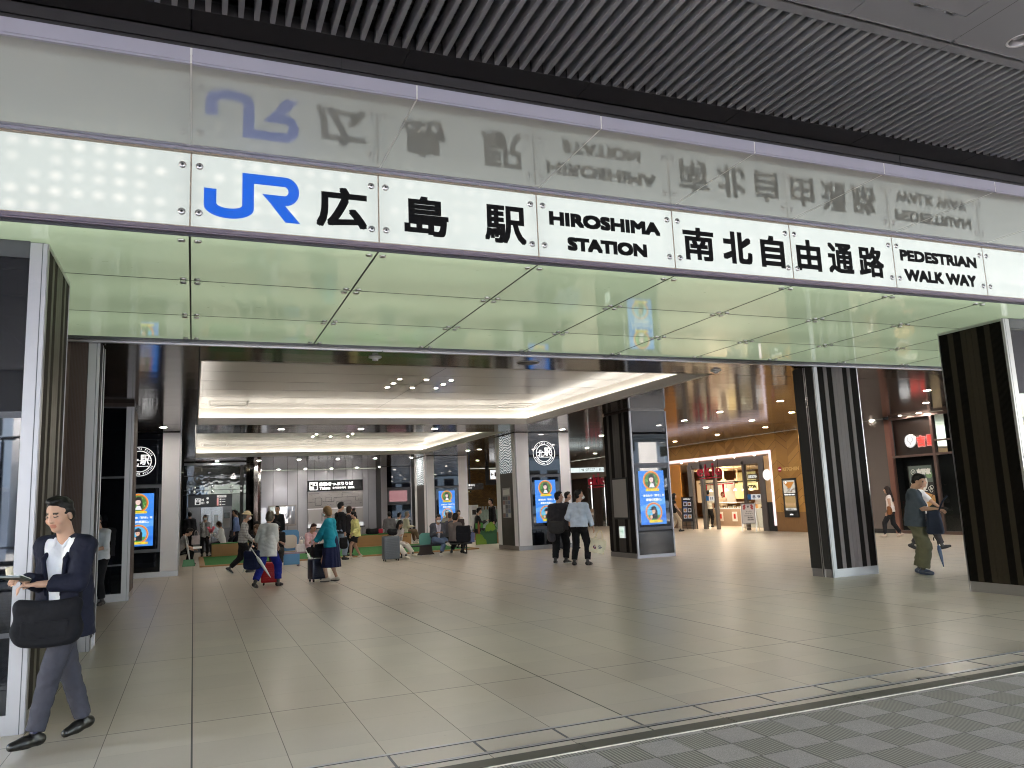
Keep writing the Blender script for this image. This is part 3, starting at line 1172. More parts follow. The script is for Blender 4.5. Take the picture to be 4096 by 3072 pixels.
for k in range(-12, 30):
    x0 = 5.302 + 2.604 * (k // 2) + (1.302 if k % 2 else 0)
    for j in range(0, 9):
        y1 = 4.695 - 1.72 * j
        y0 = y1 - 1.712
        if 5.2 < x0 < 5.4 and j == 0:
            mb.box(x0 + .003, 5.672, y0, y1, 5.70, 5.74, gp)
            mb.box(6.372, x0 + 1.299, y0, y1, 5.70, 5.74, gp)
            mb.box(5.672, 6.372, 4.377, y1, 5.70, 5.74, gp)
            mb.box(5.672, 6.372, y0, 3.68, 5.70, 5.74, gp)
        elif 6.5 < x0 < 6.7 and j == 0:
            hx, hy, hr = 7.236, 4.472, .095
            for kk in range(120):           # panel around the round cut-out for the lamp
                a0, a1 = 2 * math.pi * kk / 120, 2 * math.pi * (kk + 1) / 120

                def edge(a):
                    c, s_ = math.cos(a), math.sin(a)
                    tt = min(((x0 + 1.299 - hx) / c if c > 1e-6 else 9e9), ((x0 + .003 - hx) / c if c < -1e-6 else 9e9),
                             ((y1 - hy) / s_ if s_ > 1e-6 else 9e9), ((y0 - hy) / s_ if s_ < -1e-6 else 9e9))
                    return (hx + c * tt, hy + s_ * tt, 5.70)
                mb.raw([(hx + hr * math.cos(a0), hy + hr * math.sin(a0), 5.70), edge(a0), edge(a1), (hx + hr * math.cos(a1), hy + hr * math.sin(a1), 5.70)], [(0, 1, 2, 3)], gp)
        else:
            mb.box(x0 + .003, x0 + 1.299, y0, y1, 5.70, 5.74, gp)
mb.build('ceiling_panel', t)
mb = MB()
for k in range(-8, 12):
    x0 = 6.604 + 2.604 * k
    mb.box(x0 + .003, x0 + 2.601, 4.722, 4.83, 5.694, 5.80, gp)
    mb.box(x0 + .01, x0 + 2.594, 4.697, 4.720, 5.690, 5.74, M_STEEL)
mb.build('edge_trim', t)
mb = MB()
mb.box(-60, 80, -10.5, 6.98, 6.42, 6.9, dk)
mb.box(-60, 80, -10.6, -10.45, 5.68, 6.9, dk)
mb.box(-60, 80, 6.87, 6.98, 4.55, 6.42, dk)
mb.box(-60, 80, -10.45, 4.69, 5.80, 5.9, dk)
mb.box(-10.5, -2.4, -20, -10.6, 5.70, 6.3, dk)  # added unseen roof wing, blocks the sky mirrored in the left glass
mb.build('roof_slab', t)
mb = MB()
mb.box(5.676, 6.368, 3.684, 4.373, 5.703, 5.73, gp)
o = mb.build('access_hatch', t)
mb = MB()
for xx in (5.82, 6.19):
    mb.box(xx - .06, xx + .06, 4.366, 4.392, 5.694, 5.70, M_STEEL)
mb.build('hinge', o)
d = thing('recessed_lamp', 'round unlit recessed lamp in the grey roof panel near the louvres', 'lamp', (7.236, 4.472, 5.70))
mb = MB()
mb.lathe([(.098, .0), (.115, -.006), (.120, -.001)], M_WHITEP, 32, None, False)
mb.build('trim_ring', d, True)
mb = MB()
prof = [(.098, 0), (.085, .06), (.05, .11), (.02, .12)]
for i in range(3):
    vs = []
    for r_, z_ in (prof[i], prof[i + 1]):
        vs += [(r_ * math.cos(2 * math.pi * k / 24), r_ * math.sin(2 * math.pi * k / 24), z_) for k in range(24)]
    mb.raw(vs, [(k, (k + 1) % 24, 24 + (k + 1) % 24, 24 + k) for k in range(24)], M_STEELP)
mb.raw([(.02 * math.cos(2 * math.pi * k / 24), .02 * math.sin(2 * math.pi * k / 24), .12) for k in range(24)], [tuple(range(24))], M_WHITE)
mb.build('reflector', d, True)

# ------------------------------------------------------------ lit entrance sign
SX = [-.068 + 1.557 * k for k in range(-4, 13)]
YS = 6.58
t = thing('entrance_sign', 'long lit glass station sign with black lettering over the entrance', 'sign')
pl = face_y(YS)
panels = {}
BOLT = None
for k in range(len(SX) - 1):
    mb = MB()
    mb.box(SX[k] + .006, SX[k + 1] - .006, YS, YS + .02, 3.885, 4.505, M_SIGN)
    panels[k - 4] = mb.build('glass_panel', t)
    for xx in (SX[k] + .065, SX[k + 1] - .065):
        for zz in (4.0, 4.402):
            if BOLT is None:
                mb = MB()
                M = Matrix.Rotation(R(90), 4, 'X')
                mb.lathe([(.030, -.0005), (.030, .003), (.024, .004), (.024, .010), (.018, .012), (.012, .0125)], M_STEEL, 16, M)
                mb.lathe([(.010, .0127), (.009, .0135)], M_DARK, 12, M)
                BOLT = mb.build('bolt', panels[k - 4], True)
                o = BOLT
            else:
                o = BOLT.copy()
                COL.objects.link(o)
                o.parent = panels[k - 4]
            o.location = (xx, YS, zz)
mb = MB()
BL = .0125
text(mb, '広', .942, 1.383, 3.983, 4.355, M_BLACKT, pl, .013, .002)
mb.build('lettering', panels[0])
# JR emblem: blue outline laid on the glass
jr = MB()
arc = lambda cx, cz, rx, rz, a0, a1, n=12: [(cx + rx * math.cos(R(a0 + (a1 - a0) * i / n)), cz + rz * math.sin(R(a0 + (a1 - a0) * i / n))) for i in range(n + 1)]
# J with stem, drawn as strips so every face stays convex
outer = [(.034, 4.224), (.034, 4.075)] + arc(.232, 4.075, .198, .100, 180, 270)[1:] + arc(.235, 4.075, .191, .100, 270, 360)[1:] + [(.426, 4.224)]
inner = [(.130, 4.222), (.130, 4.100)] + arc(.230, 4.100, .100, .037, 180, 270)[1:] + arc(.232, 4.100, .101, .037, 270, 360)[1:] + [(.333, 4.224)]
for i in range(len(outer) - 1):
    polyf(jr, [outer[i], inner[i], inner[i + 1], outer[i + 1]], M_BLUET, pl, .002)
quad(jr, .333, .426, 4.224, 4.302, M_BLUET, pl, .002)
polyf(jr, [(.333, 4.302), (.426, 4.302), (.68, 4.302), (.68, 4.389), (.333, 4.389)], M_BLUET, pl, .002)
ro = [(.68, 4.389)] + arc(.68, 4.261, .117, .128, 90, -90, 20)
ri = [(.68, 4.302)] + arc(.676, 4.261, .032, .041, 90, -90, 20)
for i in range(len(ro) - 1):
    polyf(jr, [ro[i], ri[i], ri[i + 1], ro[i + 1]], M_BLUET, pl, .002)
polyf(jr, [(.493, 4.220), (.676, 4.220), (.68, 4.133), (.569, 4.133)], M_BLUET, pl, .002)
polyf(jr, [(.5669, 4.133), (.680, 4.133), (.806, 3.983), (.684, 3.984)], M_BLUET, pl, .002)
jr.build('railway_emblem', panels[0])
mb = MB()
text(mb, '島', 1.722, 2.142, 3.981, 4.357, M_BLACKT, pl, .0125, .002)
text(mb, '駅', 2.498, 2.923, 3.979, 4.355, M_BLACKT, pl, .0105, .002)
mb.build('lettering', panels[1])
mb = MB()
text(mb, 'HIROSHIMA', 3.174, 4.446, 4.212, 4.356, M_BLACKT, pl, BL, .002)
text(mb, 'STATION', 3.361, 4.268, 3.968, 4.108, M_BLACKT, pl, BL, .002)
mb.build('lettering', panels[2])
mb = MB()
text(mb, '南', 4.721, 5.112, 3.988, 4.350, M_BLACKT, pl, .012, .002)
text(mb, '北', 5.225, 5.612, 3.990, 4.352, M_BLACKT, pl, .015, .002)
text(mb, '自', 5.732, 6.060, 3.985, 4.352, M_BLACKT, pl, .014, .002)
mb.build('lettering', panels[3])
mb = MB()
text(mb, '由', 6.232, 6.584, 3.985, 4.352, M_BLACKT, pl, .014, .002)
text(mb, '通', 6.690, 7.070, 3.990, 4.354, M_BLACKT, pl, .012, .002)
text(mb, '路', 7.150, 7.545, 3.980, 4.354, M_BLACKT, pl, .012, .002)
mb.build('lettering', panels[4])
mb = MB()
text(mb, 'PEDESTRIAN', 7.824, 9.136, 4.222, 4.366, M_BLACKT, pl, .0115, .002)
text(mb, 'WALK WAY', 7.862, 9.092, 3.974, 4.124, M_BLACKT, pl, .0115, .002)
mb.build('lettering', panels[5])
mb = MB()
bz = mat('sign_gap_bronze', lin((150, 136, 122)), .5)
for x in SX:
    mb.box(x - .006, x + .006, YS - .001, YS + .02, 3.875, 4.512, bz)
mb.box(SX[0], SX[-1], YS + .021, YS + .16, 3.87, 4.52, M_WHITE)
mb.build('light_box', t)
mb = MB()
mb.box(SX[0], SX[-1], YS - .014, YS + .02, 4.512, 4.524, bz)
mb.box(SX[0], SX[-1], YS - .035, YS + .02, 4.524, 4.545, M_BAND)
mb.box(SX[0], SX[-1], YS - .075, YS + .02, 4.546, 4.566, M_BAND)
mb.box(SX[0], SX[-1], YS - .012, YS + .02, 3.868, 3.878, bz)
fr = mat('plum_bronze_rail', lin((122, 112, 124)), .35, .5)
mb.box(SX[0], SX[-1], YS - .022, YS + .03, 3.838, 3.867, fr)
mb.box(SX[0], SX[-1], YS - .010, YS + .03, 3.826, 3.838, fr)
mb.build('frame_rail', t)

# ------------------------------------------------------------ projecting shelf above the sign
t = thing('sign_canopy', 'pale panelled canopy projecting over the lit sign and mirroring its letters', 'canopy')
for k in range(len(SX) - 1):
    mb = MB()
    mb.box(SX[k] + .006, SX[k + 1] - .006, 5.262, 6.500, 4.548, 4.60, M_CANOPY)
    mb.build('underside_panel', t)
    mb = MB()
    mb.box(SX[k] + .007, SX[k + 1] - .007, 5.235, 5.262, 4.556, 4.655, M_BAND)
    mb.box(SX[k] + .007, SX[k + 1] - .007, 5.240, 5.262, 4.540, 4.5555, M_BAND)
    mb.build('edge_band', t)
mb = MB()
for x in SX:
    mb.box(x - .006, x + .006, 5.238, 6.50, 4.5465, 4.61, mat('pale_joint', lin((214, 212, 208)), .5))
    mb.box(x - .007, x + .007, 5.2375, 5.262, 4.61, 4.655, mat('pale_joint', lin((214, 212, 208)), .5))
mb.box(SX[0], SX[-1], 5.25, 6.735, 4.605, 4.66, M_GREYP)
mb.build('backing', t)

# ------------------------------------------------------------ green lit glass soffit
t = thing('glass_soffit', 'pale green lit glass soffit between the sign and the concourse doors', 'soffit')
YR = [6.625, 7.93, 9.375, 10.70]
BOLT2 = None
for k in range(len(SX) - 1):
    for j in range(3):
        mb = MB()
        mb.box(SX[k] + .0065, SX[k + 1] - .0065, YR[j] + .006, YR[j + 1] - .006, 3.808, 3.826, M_SOFFIT)
        o = mb.build('glass_panel', t)
        if 2 <= k <= 13:
            for xx in (SX[k] + .063, SX[k + 1] - .063):
                ys = [YR[j] + .065, YR[j + 1] - .065] if j < 2 else [YR[j] + .065, YR[j + 1] - .10]
                if j == 0:
                    ys[0] = YR[0] + .095
                for yy in ys:
                    if BOLT2 is None:
                        mb = MB()
                        mb.lathe([(.030, 0), (.030, .012), (.024, .016)], M_STEEL, 14, Matrix.Rotation(R(180), 4, 'X'))
                        BOLT2 = q = mb.build('bolt', o, True)
                    else:
                        q = BOLT2.copy()
                        COL.objects.link(q)
                        q.parent = o
                    q.location = (xx, yy, 3.808)
mb = MB()
for x in SX:
    mb.box(x - .0085, x + .0085, 6.625, 10.70, 3.8055, 3.83, M_DARK)
for yy in YR[1:3]:
    mb.box(SX[0], SX[-1], yy - .0065, yy + .0065, 3.8062, 3.83, M_DARK)
mb.build('joint_gasket', t)
mb = MB()
mb.box(SX[0], SX[-1], 6.60, 10.72, 3.835, 3.87, M_DARK)
mb.box(SX[0], SX[-1], 6.612, 6.622, 3.806, 3.835, M_FRAME)
mb.build('backing', t)
t = thing('door_header', 'slim dark metal header beam at the inner edge of the green soffit', 'beam')
mb = MB()
mb.box(-6, 20, 10.70, 10.80, 3.775, 3.87, M_FRAME)
mb.box(-6, 20, 10.80, 10.86, 3.755, 3.79, M_STEEL)
mb.box(-6, 20, 10.86, 10.98, 3.79, 3.87, M_DARK)
mb.build('beam_casing', t)

# ------------------------------------------------------------ concourse ceiling with two light coffers
CZ = 3.80
t = thing('concourse_ceiling', 'dark glossy panelled ceiling of the concourse with pale light coffers', 'ceiling')
C1 = (.05, 9.15, 12.15, 21.05)
C2 = (.03, 9.30, 23.30, 33.20)
mb = MB()


def ceil(x0, x1, y0, y1):
    mb.box(x0, x1, y0, y1, CZ, CZ + .06, M_CEIL)


ceil(-30, C1[0] - .02, 10.98, 21.0)
ceil(C1[0], C1[1], 10.98, C1[2])
ceil(C1[1] + .01, 60, 10.98, C1[2] - .0)
ceil(C1[1] + .01, 60, C1[2] + .02, 21.0)
ceil(-30, C2[0] - .02, 21.03, 75)
ceil(C2[0], 9.3, 21.08, C2[2])
ceil(9.31, 60, 21.03, 75)
ceil(C2[0], 9.3, C2[3], 75)
mb.build('lacquered_panel', t)
mb = MB()
mb.box(-30, 60, 10.9, 75, 4.45, 4.6, M_DARK)
jm = M_DARK
for yy in (21.0,):
    mb.box(-30, 60, yy, yy + .028, CZ + .004, CZ + .05, jm)
mb.box(C1[0] - .02, C1[0], 10.98, 75, CZ + .004, CZ + .05, jm)
mb.box(C1[1] + .01, 60, C1[2], C1[2] + .02, CZ + .004, CZ + .05, jm)
mb.build('void', t)
M_LIP = mat('coffer_lip_paint', lin((176, 172, 168)), .5)
M_UP = mat('coffer_upstand_paint', lin((228, 222, 210)), .5)
for (x0, x1, y0, y1) in (C1, C2):
    zt = 4.235
    mb = MB()
    mb.box(x0 - .25, x1 + .5, y0 - .1, y1 + .5, zt, zt + .05, M_CEILW)
    o = mb.build('coffer_ceiling', t)
    mb = MB()
    xm = (x0 + x1) / 2
    mb.box(xm - .006, xm + .006, y0, y1, zt - .002, zt - .0005, M_GREYP)
    for yy in np.arange(y0 + 1.1, y1, 1.15):
        mb.box(x0, x1, yy - .003, yy + .003, zt - .002, zt - .0005, M_GREYP)
    for (ax, ay) in ((x0 + .35, y0 + .18), (x1 - 1.2, y0 + .18), (x0 + .25, y1 - 1.35), (x1 - 1.2, y1 - 1.35)):
        for u0, u1, v0, v1 in ((0, .9, 0, .03), (0, .9, .87, .9), (0, .03, .03, .87), (.87, .9, .03, .87)):
            mb.box(ax + u0, ax + u1, ay + v0, ay + v1, zt - .006, zt - .001, M_WHITE)
    mb.build('air_diffuser', o)
    mb = MB()      # protruding lip
    for a in ((x0, x1, y1 - .12, y1), (x1 - .12, x1, y0, y1 - .12), (x0, x1, y0, y0 + .02), (x0, x0 + .02, y0 + .02, y1 - .12)):
        mb.box(*a, CZ - .004, CZ + .17, M_LIP)
    mb.build('lip', t)
    mb = MB()
    mb.box(x0, x1 + .14, y1 + .10, y1 + .13, CZ + .08, zt, M_UP)
    mb.box(x1 + .10, x1 + .13, y0, y1 + .10, CZ + .08, zt, M_UP)
    mb.box(x0 - .20, x0 - .17, y0, y1, CZ + .06, zt, M_UP)
    mb.box(x0, x1, y0 - .03, y0, CZ, zt, M_UP)
    mb.build('upstand', t)
    mb = MB()      # the lamp tubes lie in the trough behind the lip
    n = 8
    for i in range(n):
        a = x0 + .1 + (x1 - x0) * i / n
        mb.box(a, a + (x1 - x0) / n - .06, y1 + .02, y1 + .06, CZ + .13, CZ + .165, M_LED)
        a = y0 + .1 + (y1 - y0) * i / n
        mb.box(x1 + .02, x1 + .06, a, a + (y1 - y0) / n - .06, CZ + .13, CZ + .165, M_LED)
    for i in range(n):
        a = y0 + .1 + (y1 - y0) * i / n
        mb.box(x0 - .11, x0 - .07, a, a + (y1 - y0) / n - .06, CZ + .09, CZ + .125, M_LED)
    mb.build('led_tubes', t)

# downlights, detectors
dl = thing('downlight', 'small round lit downlight set flush in the concourse ceiling', 'downlight', (0, 0, 0), 0, 'round downlights in the concourse ceiling')
mb = MB()
mb.lathe([(.075, 0), (.09, -.004), (.092, .0), (.075, .004)], M_WHITE, 20)
mb.build('trim_ring', dl, True)
mb = MB()
mb.lathe([(.074, -.003), (.01, -.0035)], M_LENS, 20)
mb.build('lens', dl)
spots = []
for yy in (16.02, 16.6, 17.18):
    for xx in (4.02, 4.60, 5.16):
        if not (abs(yy - 16.6) < .1 and abs(xx - 4.6) < .1):
            spots.append((xx, yy, 4.235, 'one of the small round downlights in a square in the nearer pale coffer', 'downlights in the nearer coffer'))
for yy in (27.3, 28.25, 29.2):
    for xx in (4.02, 4.66, 5.3):
        if not (abs(yy - 28.25) < .1 and abs(xx - 4.66) < .1):
            spots.append((xx, yy, 4.235, 'one of the small round downlights in a square in the farther pale coffer', 'downlights in the farther coffer'))
for xx in np.arange(11.2, 21.5, 2.55):
    for yy in (13.5, 15.6, 17.9, 20.0, 22.2, 25.0, 28.0, 31.0, 35.0, 39.0):
        if xx < 12 and yy < 24:
            continue
        spots.append((xx + .15 * math.sin(yy), yy, CZ, None, None))
for xx in (2.2, 4.4, 6.6):
    spots.append((xx, 22.2, CZ, None, None))
for xx in (.9, 2.6, 4.3, 6.0, 7.7, 9.4):
    spots.append((xx, 35.6, CZ, None, None))
for xx in (4.2, 5.6, 7.0, 8.4, 9.7):
    spots.append((xx, 43.6, CZ, None, None))
for xx, yy in ((-.75, 21.6), (-.8, 27.0), (11.0, 22.6), (10.8, 27.5), (10.8, 31.5), (12.3, 44)):
    spots.append((xx, yy, CZ, None, None))
for i, (xx, yy, zz, lb, gr) in enumerate(spots):
    o = dl if i == 0 else dup(dl, (0, 0, 0))
    o.location = (xx, yy, zz - .001)
    o.scale = (.55, .55, 1) if lb else (1, 1, 1)
    o['label'] = lb or 'small round lit downlight set flush in the dark glossy ceiling'
    o['group'] = gr or 'round downlights in the dark glossy ceiling'
for (xx, yy, zz, lb) in ((2.5, 11.45, CZ, 'white round smoke detector on the dark ceiling left of the speaker grille'), (8.9, 11.7, CZ, 'white round smoke detector on the dark ceiling near the coffer corner'),
                         (17.0, 11.6, CZ, 'white round smoke detector on the ceiling in front of the beef bowl shop')):
    o = thing('smoke_detector', lb, 'smoke detector', (xx, yy, zz))
    mb = MB()
    mb.lathe([(.10, 0), (.10, -.012), (.085, -.02)], M_WHITE, 24)
    mb.build('base', o, True)
    mb = MB()
    mb.lathe([(.05, -.021), (.045, -.055), (.02, -.06)], M_WHITEP, 20)
    mb.build('sensor_head', o, True)
o = thing('ceiling_speaker', 'round flat speaker grille in the dark ceiling strip before the coffer', 'speaker', (5.05, 11.55, CZ))
mb = MB()
mb.lathe([(.17, 0), (.17, -.008), (.155, -.012)], M_GREYP, 32)
mb.build('grille', o, True)
mb = MB()
mb.lathe([(.185, .0), (.185, -.006), (.172, -.007)], M_WHITEP, 32)
mb.build('rim', o, True)
# ------------------------------------------------------------ columns
def pane_mat():
    m = bpy.data.materials.new('window_pane')
    m.use_nodes = True
    nt = m.node_tree
    nt.nodes.clear()
    o = nt.nodes.new('ShaderNodeOutputMaterial')
    mx = nt.nodes.new('ShaderNodeMixShader')
    tr = nt.nodes.new('ShaderNodeBsdfTransparent')
    gl = nt.nodes.new('ShaderNodeBsdfGlossy')
    gl.inputs['Roughness'].default_value = .02
    tr.inputs[0].default_value = (.86, .9, .9, 1)
    lw = nt.nodes.new('ShaderNodeLayerWeight')
    g = NB(nt)
    nt.links.new(g.m('ADD', g.m('MULTIPLY', g.m('POWER', lw.outputs['Facing'], 4.0), .5), .03), mx.inputs[0])
    nt.links.new(tr.outputs[0], mx.inputs[1])
    nt.links.new(gl.outputs[0], mx.inputs[2])
    nt.links.new(mx.outputs[0], o.inputs[0])
    return m


M_PANE = pane_mat()


def fbox(mb, u0, u1, w0, w1, d0, d1, m, place):
    vs = [place(u, w, d) for d in (d0, d1) for u, w in ((u0, w0), (u1, w0), (u1, w1), (u0, w1))]
    mb.raw(vs, [(0, 1, 2, 3), (4, 7, 6, 5), (0, 4, 5, 1), (1, 5, 6, 2), (2, 6, 7, 3), (3, 7, 4, 0)], m)


def face_px(X):          # a face looking towards +x ; u runs along +y
    return lambda u, w, d: Vector((X + d, u, w))


BANDS = [(0, .145, 1), (.145, .235, 0), (.235, .36, 1), (.36, .45, 0), (.45, .54, 0), (.54, .63, 0), (.63, .745, 1), (.745, .83, 0), (.83, 1, 1)]


def stripes(parent, u0, u1, w0, w1, place, mflat, mfl):
    a, b = MB(), MB()
    for f0, f1, fl in BANDS:
        p, q = u0 + (u1 - u0) * f0, u0 + (u1 - u0) * f1
        if fl:
            n = max(2, int(abs(q - p) / .016))
            fbox(b, p, q, w0, w1, -.01, .0, mfl, place)
            for i in range(n):
                c = p + (q - p) * (i + .5) / n
                h = (q - p) / n * .32
                fbox(b, c - h, c + h, w0, w1, .0, .007, mfl, place)
        else:
            fbox(a, p + (q - p) * .02, q - (q - p) * .02, w0, w1, -.01, .010, mflat, place)
    a.build('flat_cladding', parent)
    b.build('fluted_cladding', parent)


def core(parent, x0, x1, y0, y1, zt):
    mb = MB()
    mb.box(x0 + .02, x1 - .02, y0 + .02, y1 - .02, 0, zt, M_DARK)
    mb.build('core', parent)


def corner(parent, xa, xb, y0, ydepth, zt, px):
    """steel corner post on the passage side; px=+1 if the passage lies on +x"""
    mb = MB()
    xe = xb if px > 0 else xa
    mb.box(xa, xb, y0 - .004, y0 + .02, 0, zt, M_STEELP)
    mb.box(xe - .004, xe + .004, y0 + .02, y0 + ydepth, 0, zt, M_STEELP)
    g = (xa + xb) / 2
    mb.box(g + px * .028 - .003, g + px * .028 + .003, y0 - .006, y0 - .003, 0, zt, M_GREYP)
    mb.build('corner_post', parent)


PZ = .145


def plinth(parent, x0, x1, y0, y1):
    mb = MB()
    mb.box(x0 + .003, x1 - .003, y0 + .003, y1 - .003, .0, PZ, M_STEELP)
    mb.build('plinth', parent)


# pair at the very front: black glass faces, striped flanks
for (nm, x0, x1, y0, y1, px, lb) in (('L', -3.2, -1.14, 7.05, 8.25, 1, 'front gate column with black glass face on the left beside the walking man'),
                                     ('R', 10.40, 12.4, 7.22, 8.25, -1, 'near-black striped front gate column at the right edge')):
    t = thing('gate_column', lb, 'column', group='columns along the concourse')
    core(t, x0, x1, y0, y1, 3.80)
    if px > 0:
        corner(t, x1 - .12, x1, y0, .09, 3.79, 1)
        stripes(t, y0 + .10, y1 - .015, PZ, 3.76, face_px(x1 - .004), mat('lit_olive_cladding', (.055, .050, .034), .42, spec=.25, var=.08), mat('lit_fluted_cladding', (.018, .013, .010), .6, spec=.15))  # same cladding as the other columns, base tones carry this flank's light
        gx0, gx1 = x0, x1 - .122
        mb = MB()
        mb.box(x1 - .012, x1 + .008, y0 + .02, y1, 3.76, 3.795, M_STEEL)
        mb.box(x1 - .01, x1 + .009, y1 - .012, y1, 0, 3.76, M_STEEL)
    else:
        corner(t, x0, x0 + .12, y0, .03, 3.79, -1)
        stripes(t, -y1 + .015, -y0 - .04, PZ, 3.76, face_x(x0 + .004), mat('shaded_olive_cladding', (.017, .0135, .009), .6, spec=.15), mat('shaded_fluted_cladding', (.003, .0025, .002), .7, spec=.08))  # shaded copy of the cladding, the shade is put into its base colour
        gx0, gx1 = x0 + .122, x1
        mb = MB()
        mb.box(x0 - .008, x0 + .012, y0 + .02, y1, 3.76, 3.795, M_STEEL)
        mb.box(x0 - .009, x0 + .01, y1 - .012, y1, 0, 3.76, M_STEEL)
    mb.build('edge_trim', t)
    mb = MB()
    for z0, z1 in ((PZ, .70), (.735, 2.36), (2.41, 3.66)):
        mb.box(gx0, gx1, y0 + .002, y0 + .02, z0, z1, M_GLASSM if px > 0 and z0 < 2.4 and z0 > .7 else M_GLASSB)
    mb.build('glass_front', t)
    mb = MB()
    mb.box(gx0, gx1, y0 - .004, y0 + .02, .70, .735, M_FRAME)
    mb.box(gx0, gx1, y0 - .004, y0 + .02, 2.36, 2.41, M_FRAME)
    mb.box(gx0, gx1, y0 - .008, y0 + .02, 3.66, 3.80, M_FRAME)
    mb.build('transom', t)
    plinth(t, x0, x1 - (.002 if px > 0 else 0), y0 - .0, y1)

# second pair under the inner edge of the green soffit
t = thing('door_column', 'brown fluted column with a bright steel edge behind the left gate column', 'column', group='columns along the concourse')
core(t, -2.4, -1.12, 10.87, 11.36, 3.79)
corner(t, -1.255, -1.125, 10.87, .02, 3.77, 1)
stripes(t, -2.4, -1.262, PZ, 3.765, face_y(10.878), M_BROWN, M_BROWNF)
mb = MB()
mb.box(-1.13, -1.118, 10.90, 11.10, PZ, 3.77, M_DARK)
mb.box(-1.13, -1.112, 11.10, 11.115, 0, 3.77, M_STEEL)
mb.box(-1.13, -1.118, 11.115, 11.34, PZ, 3.77, M_DARK)
mb.box(-1.13, -1.112, 11.34, 11.36, 0, 3.77, M_STEEL)
mb.build('door_track', t)
plinth(t, -2.4, -1.122, 10.868, 11.36)
t = thing('door_column', 'grey and black striped column at the right of the concourse mouth', 'column', group='columns along the concourse')
core(t, 10.40, 11.46, 10.87, 11.38, 3.79)
corner(t, 10.40, 10.50, 10.87, .02, 3.77, -1)
stripes(t, 10.505, 11.445, PZ, 3.765, face_y(10.878), mat('daylit_sheen_cladding', (.185, .160, .165), .45, spec=.25, var=.08), mat('black_umber_fluted', (.010, .0075, .007), .6, spec=.15))  # the grey is daylight sheen put into the cladding's base colour
mb = MB()
mb.box(11.447, 11.462, 10.865, 11.0, 0, 3.77, M_STEEL)
mb.box(10.394, 10.41, 10.90, 11.06, PZ, 3.77, M_DARK)
mb.box(10.390, 10.41, 11.06, 11.075, 0, 3.77, M_STEEL)
mb.box(10.398, 10.41, 11.075, 11.10, 0, 3.77, M_DARK)
mb.box(10.390, 10.41, 11.10, 11.115, 0, 3.77, M_STEEL)
mb.box(10.394, 10.41, 11.115, 11.38, PZ, 3.77, M_DARK)
mb.build('door_track', t)
plinth(t, 10.402, 11.455, 10.868, 11.376)


# advertisement shown on every lit screen
def G(n, c, s=1.0):
    return glow('ad_' + n, lin(c), s, (.02, .02, .02))


def rr(u0, u1, w0, w1, r, n=5):
    o = []
    for cx, cz, a in ((u1 - r, w0 + r, -90), (u1 - r, w1 - r, 0), (u0 + r, w1 - r, 90), (u0 + r, w0 + r, 180)):
        o += [(cx + r * math.cos(R(a + 90 * i / n)), cz + r * math.sin(R(a + 90 * i / n))) for i in range(n + 1)]
    return o


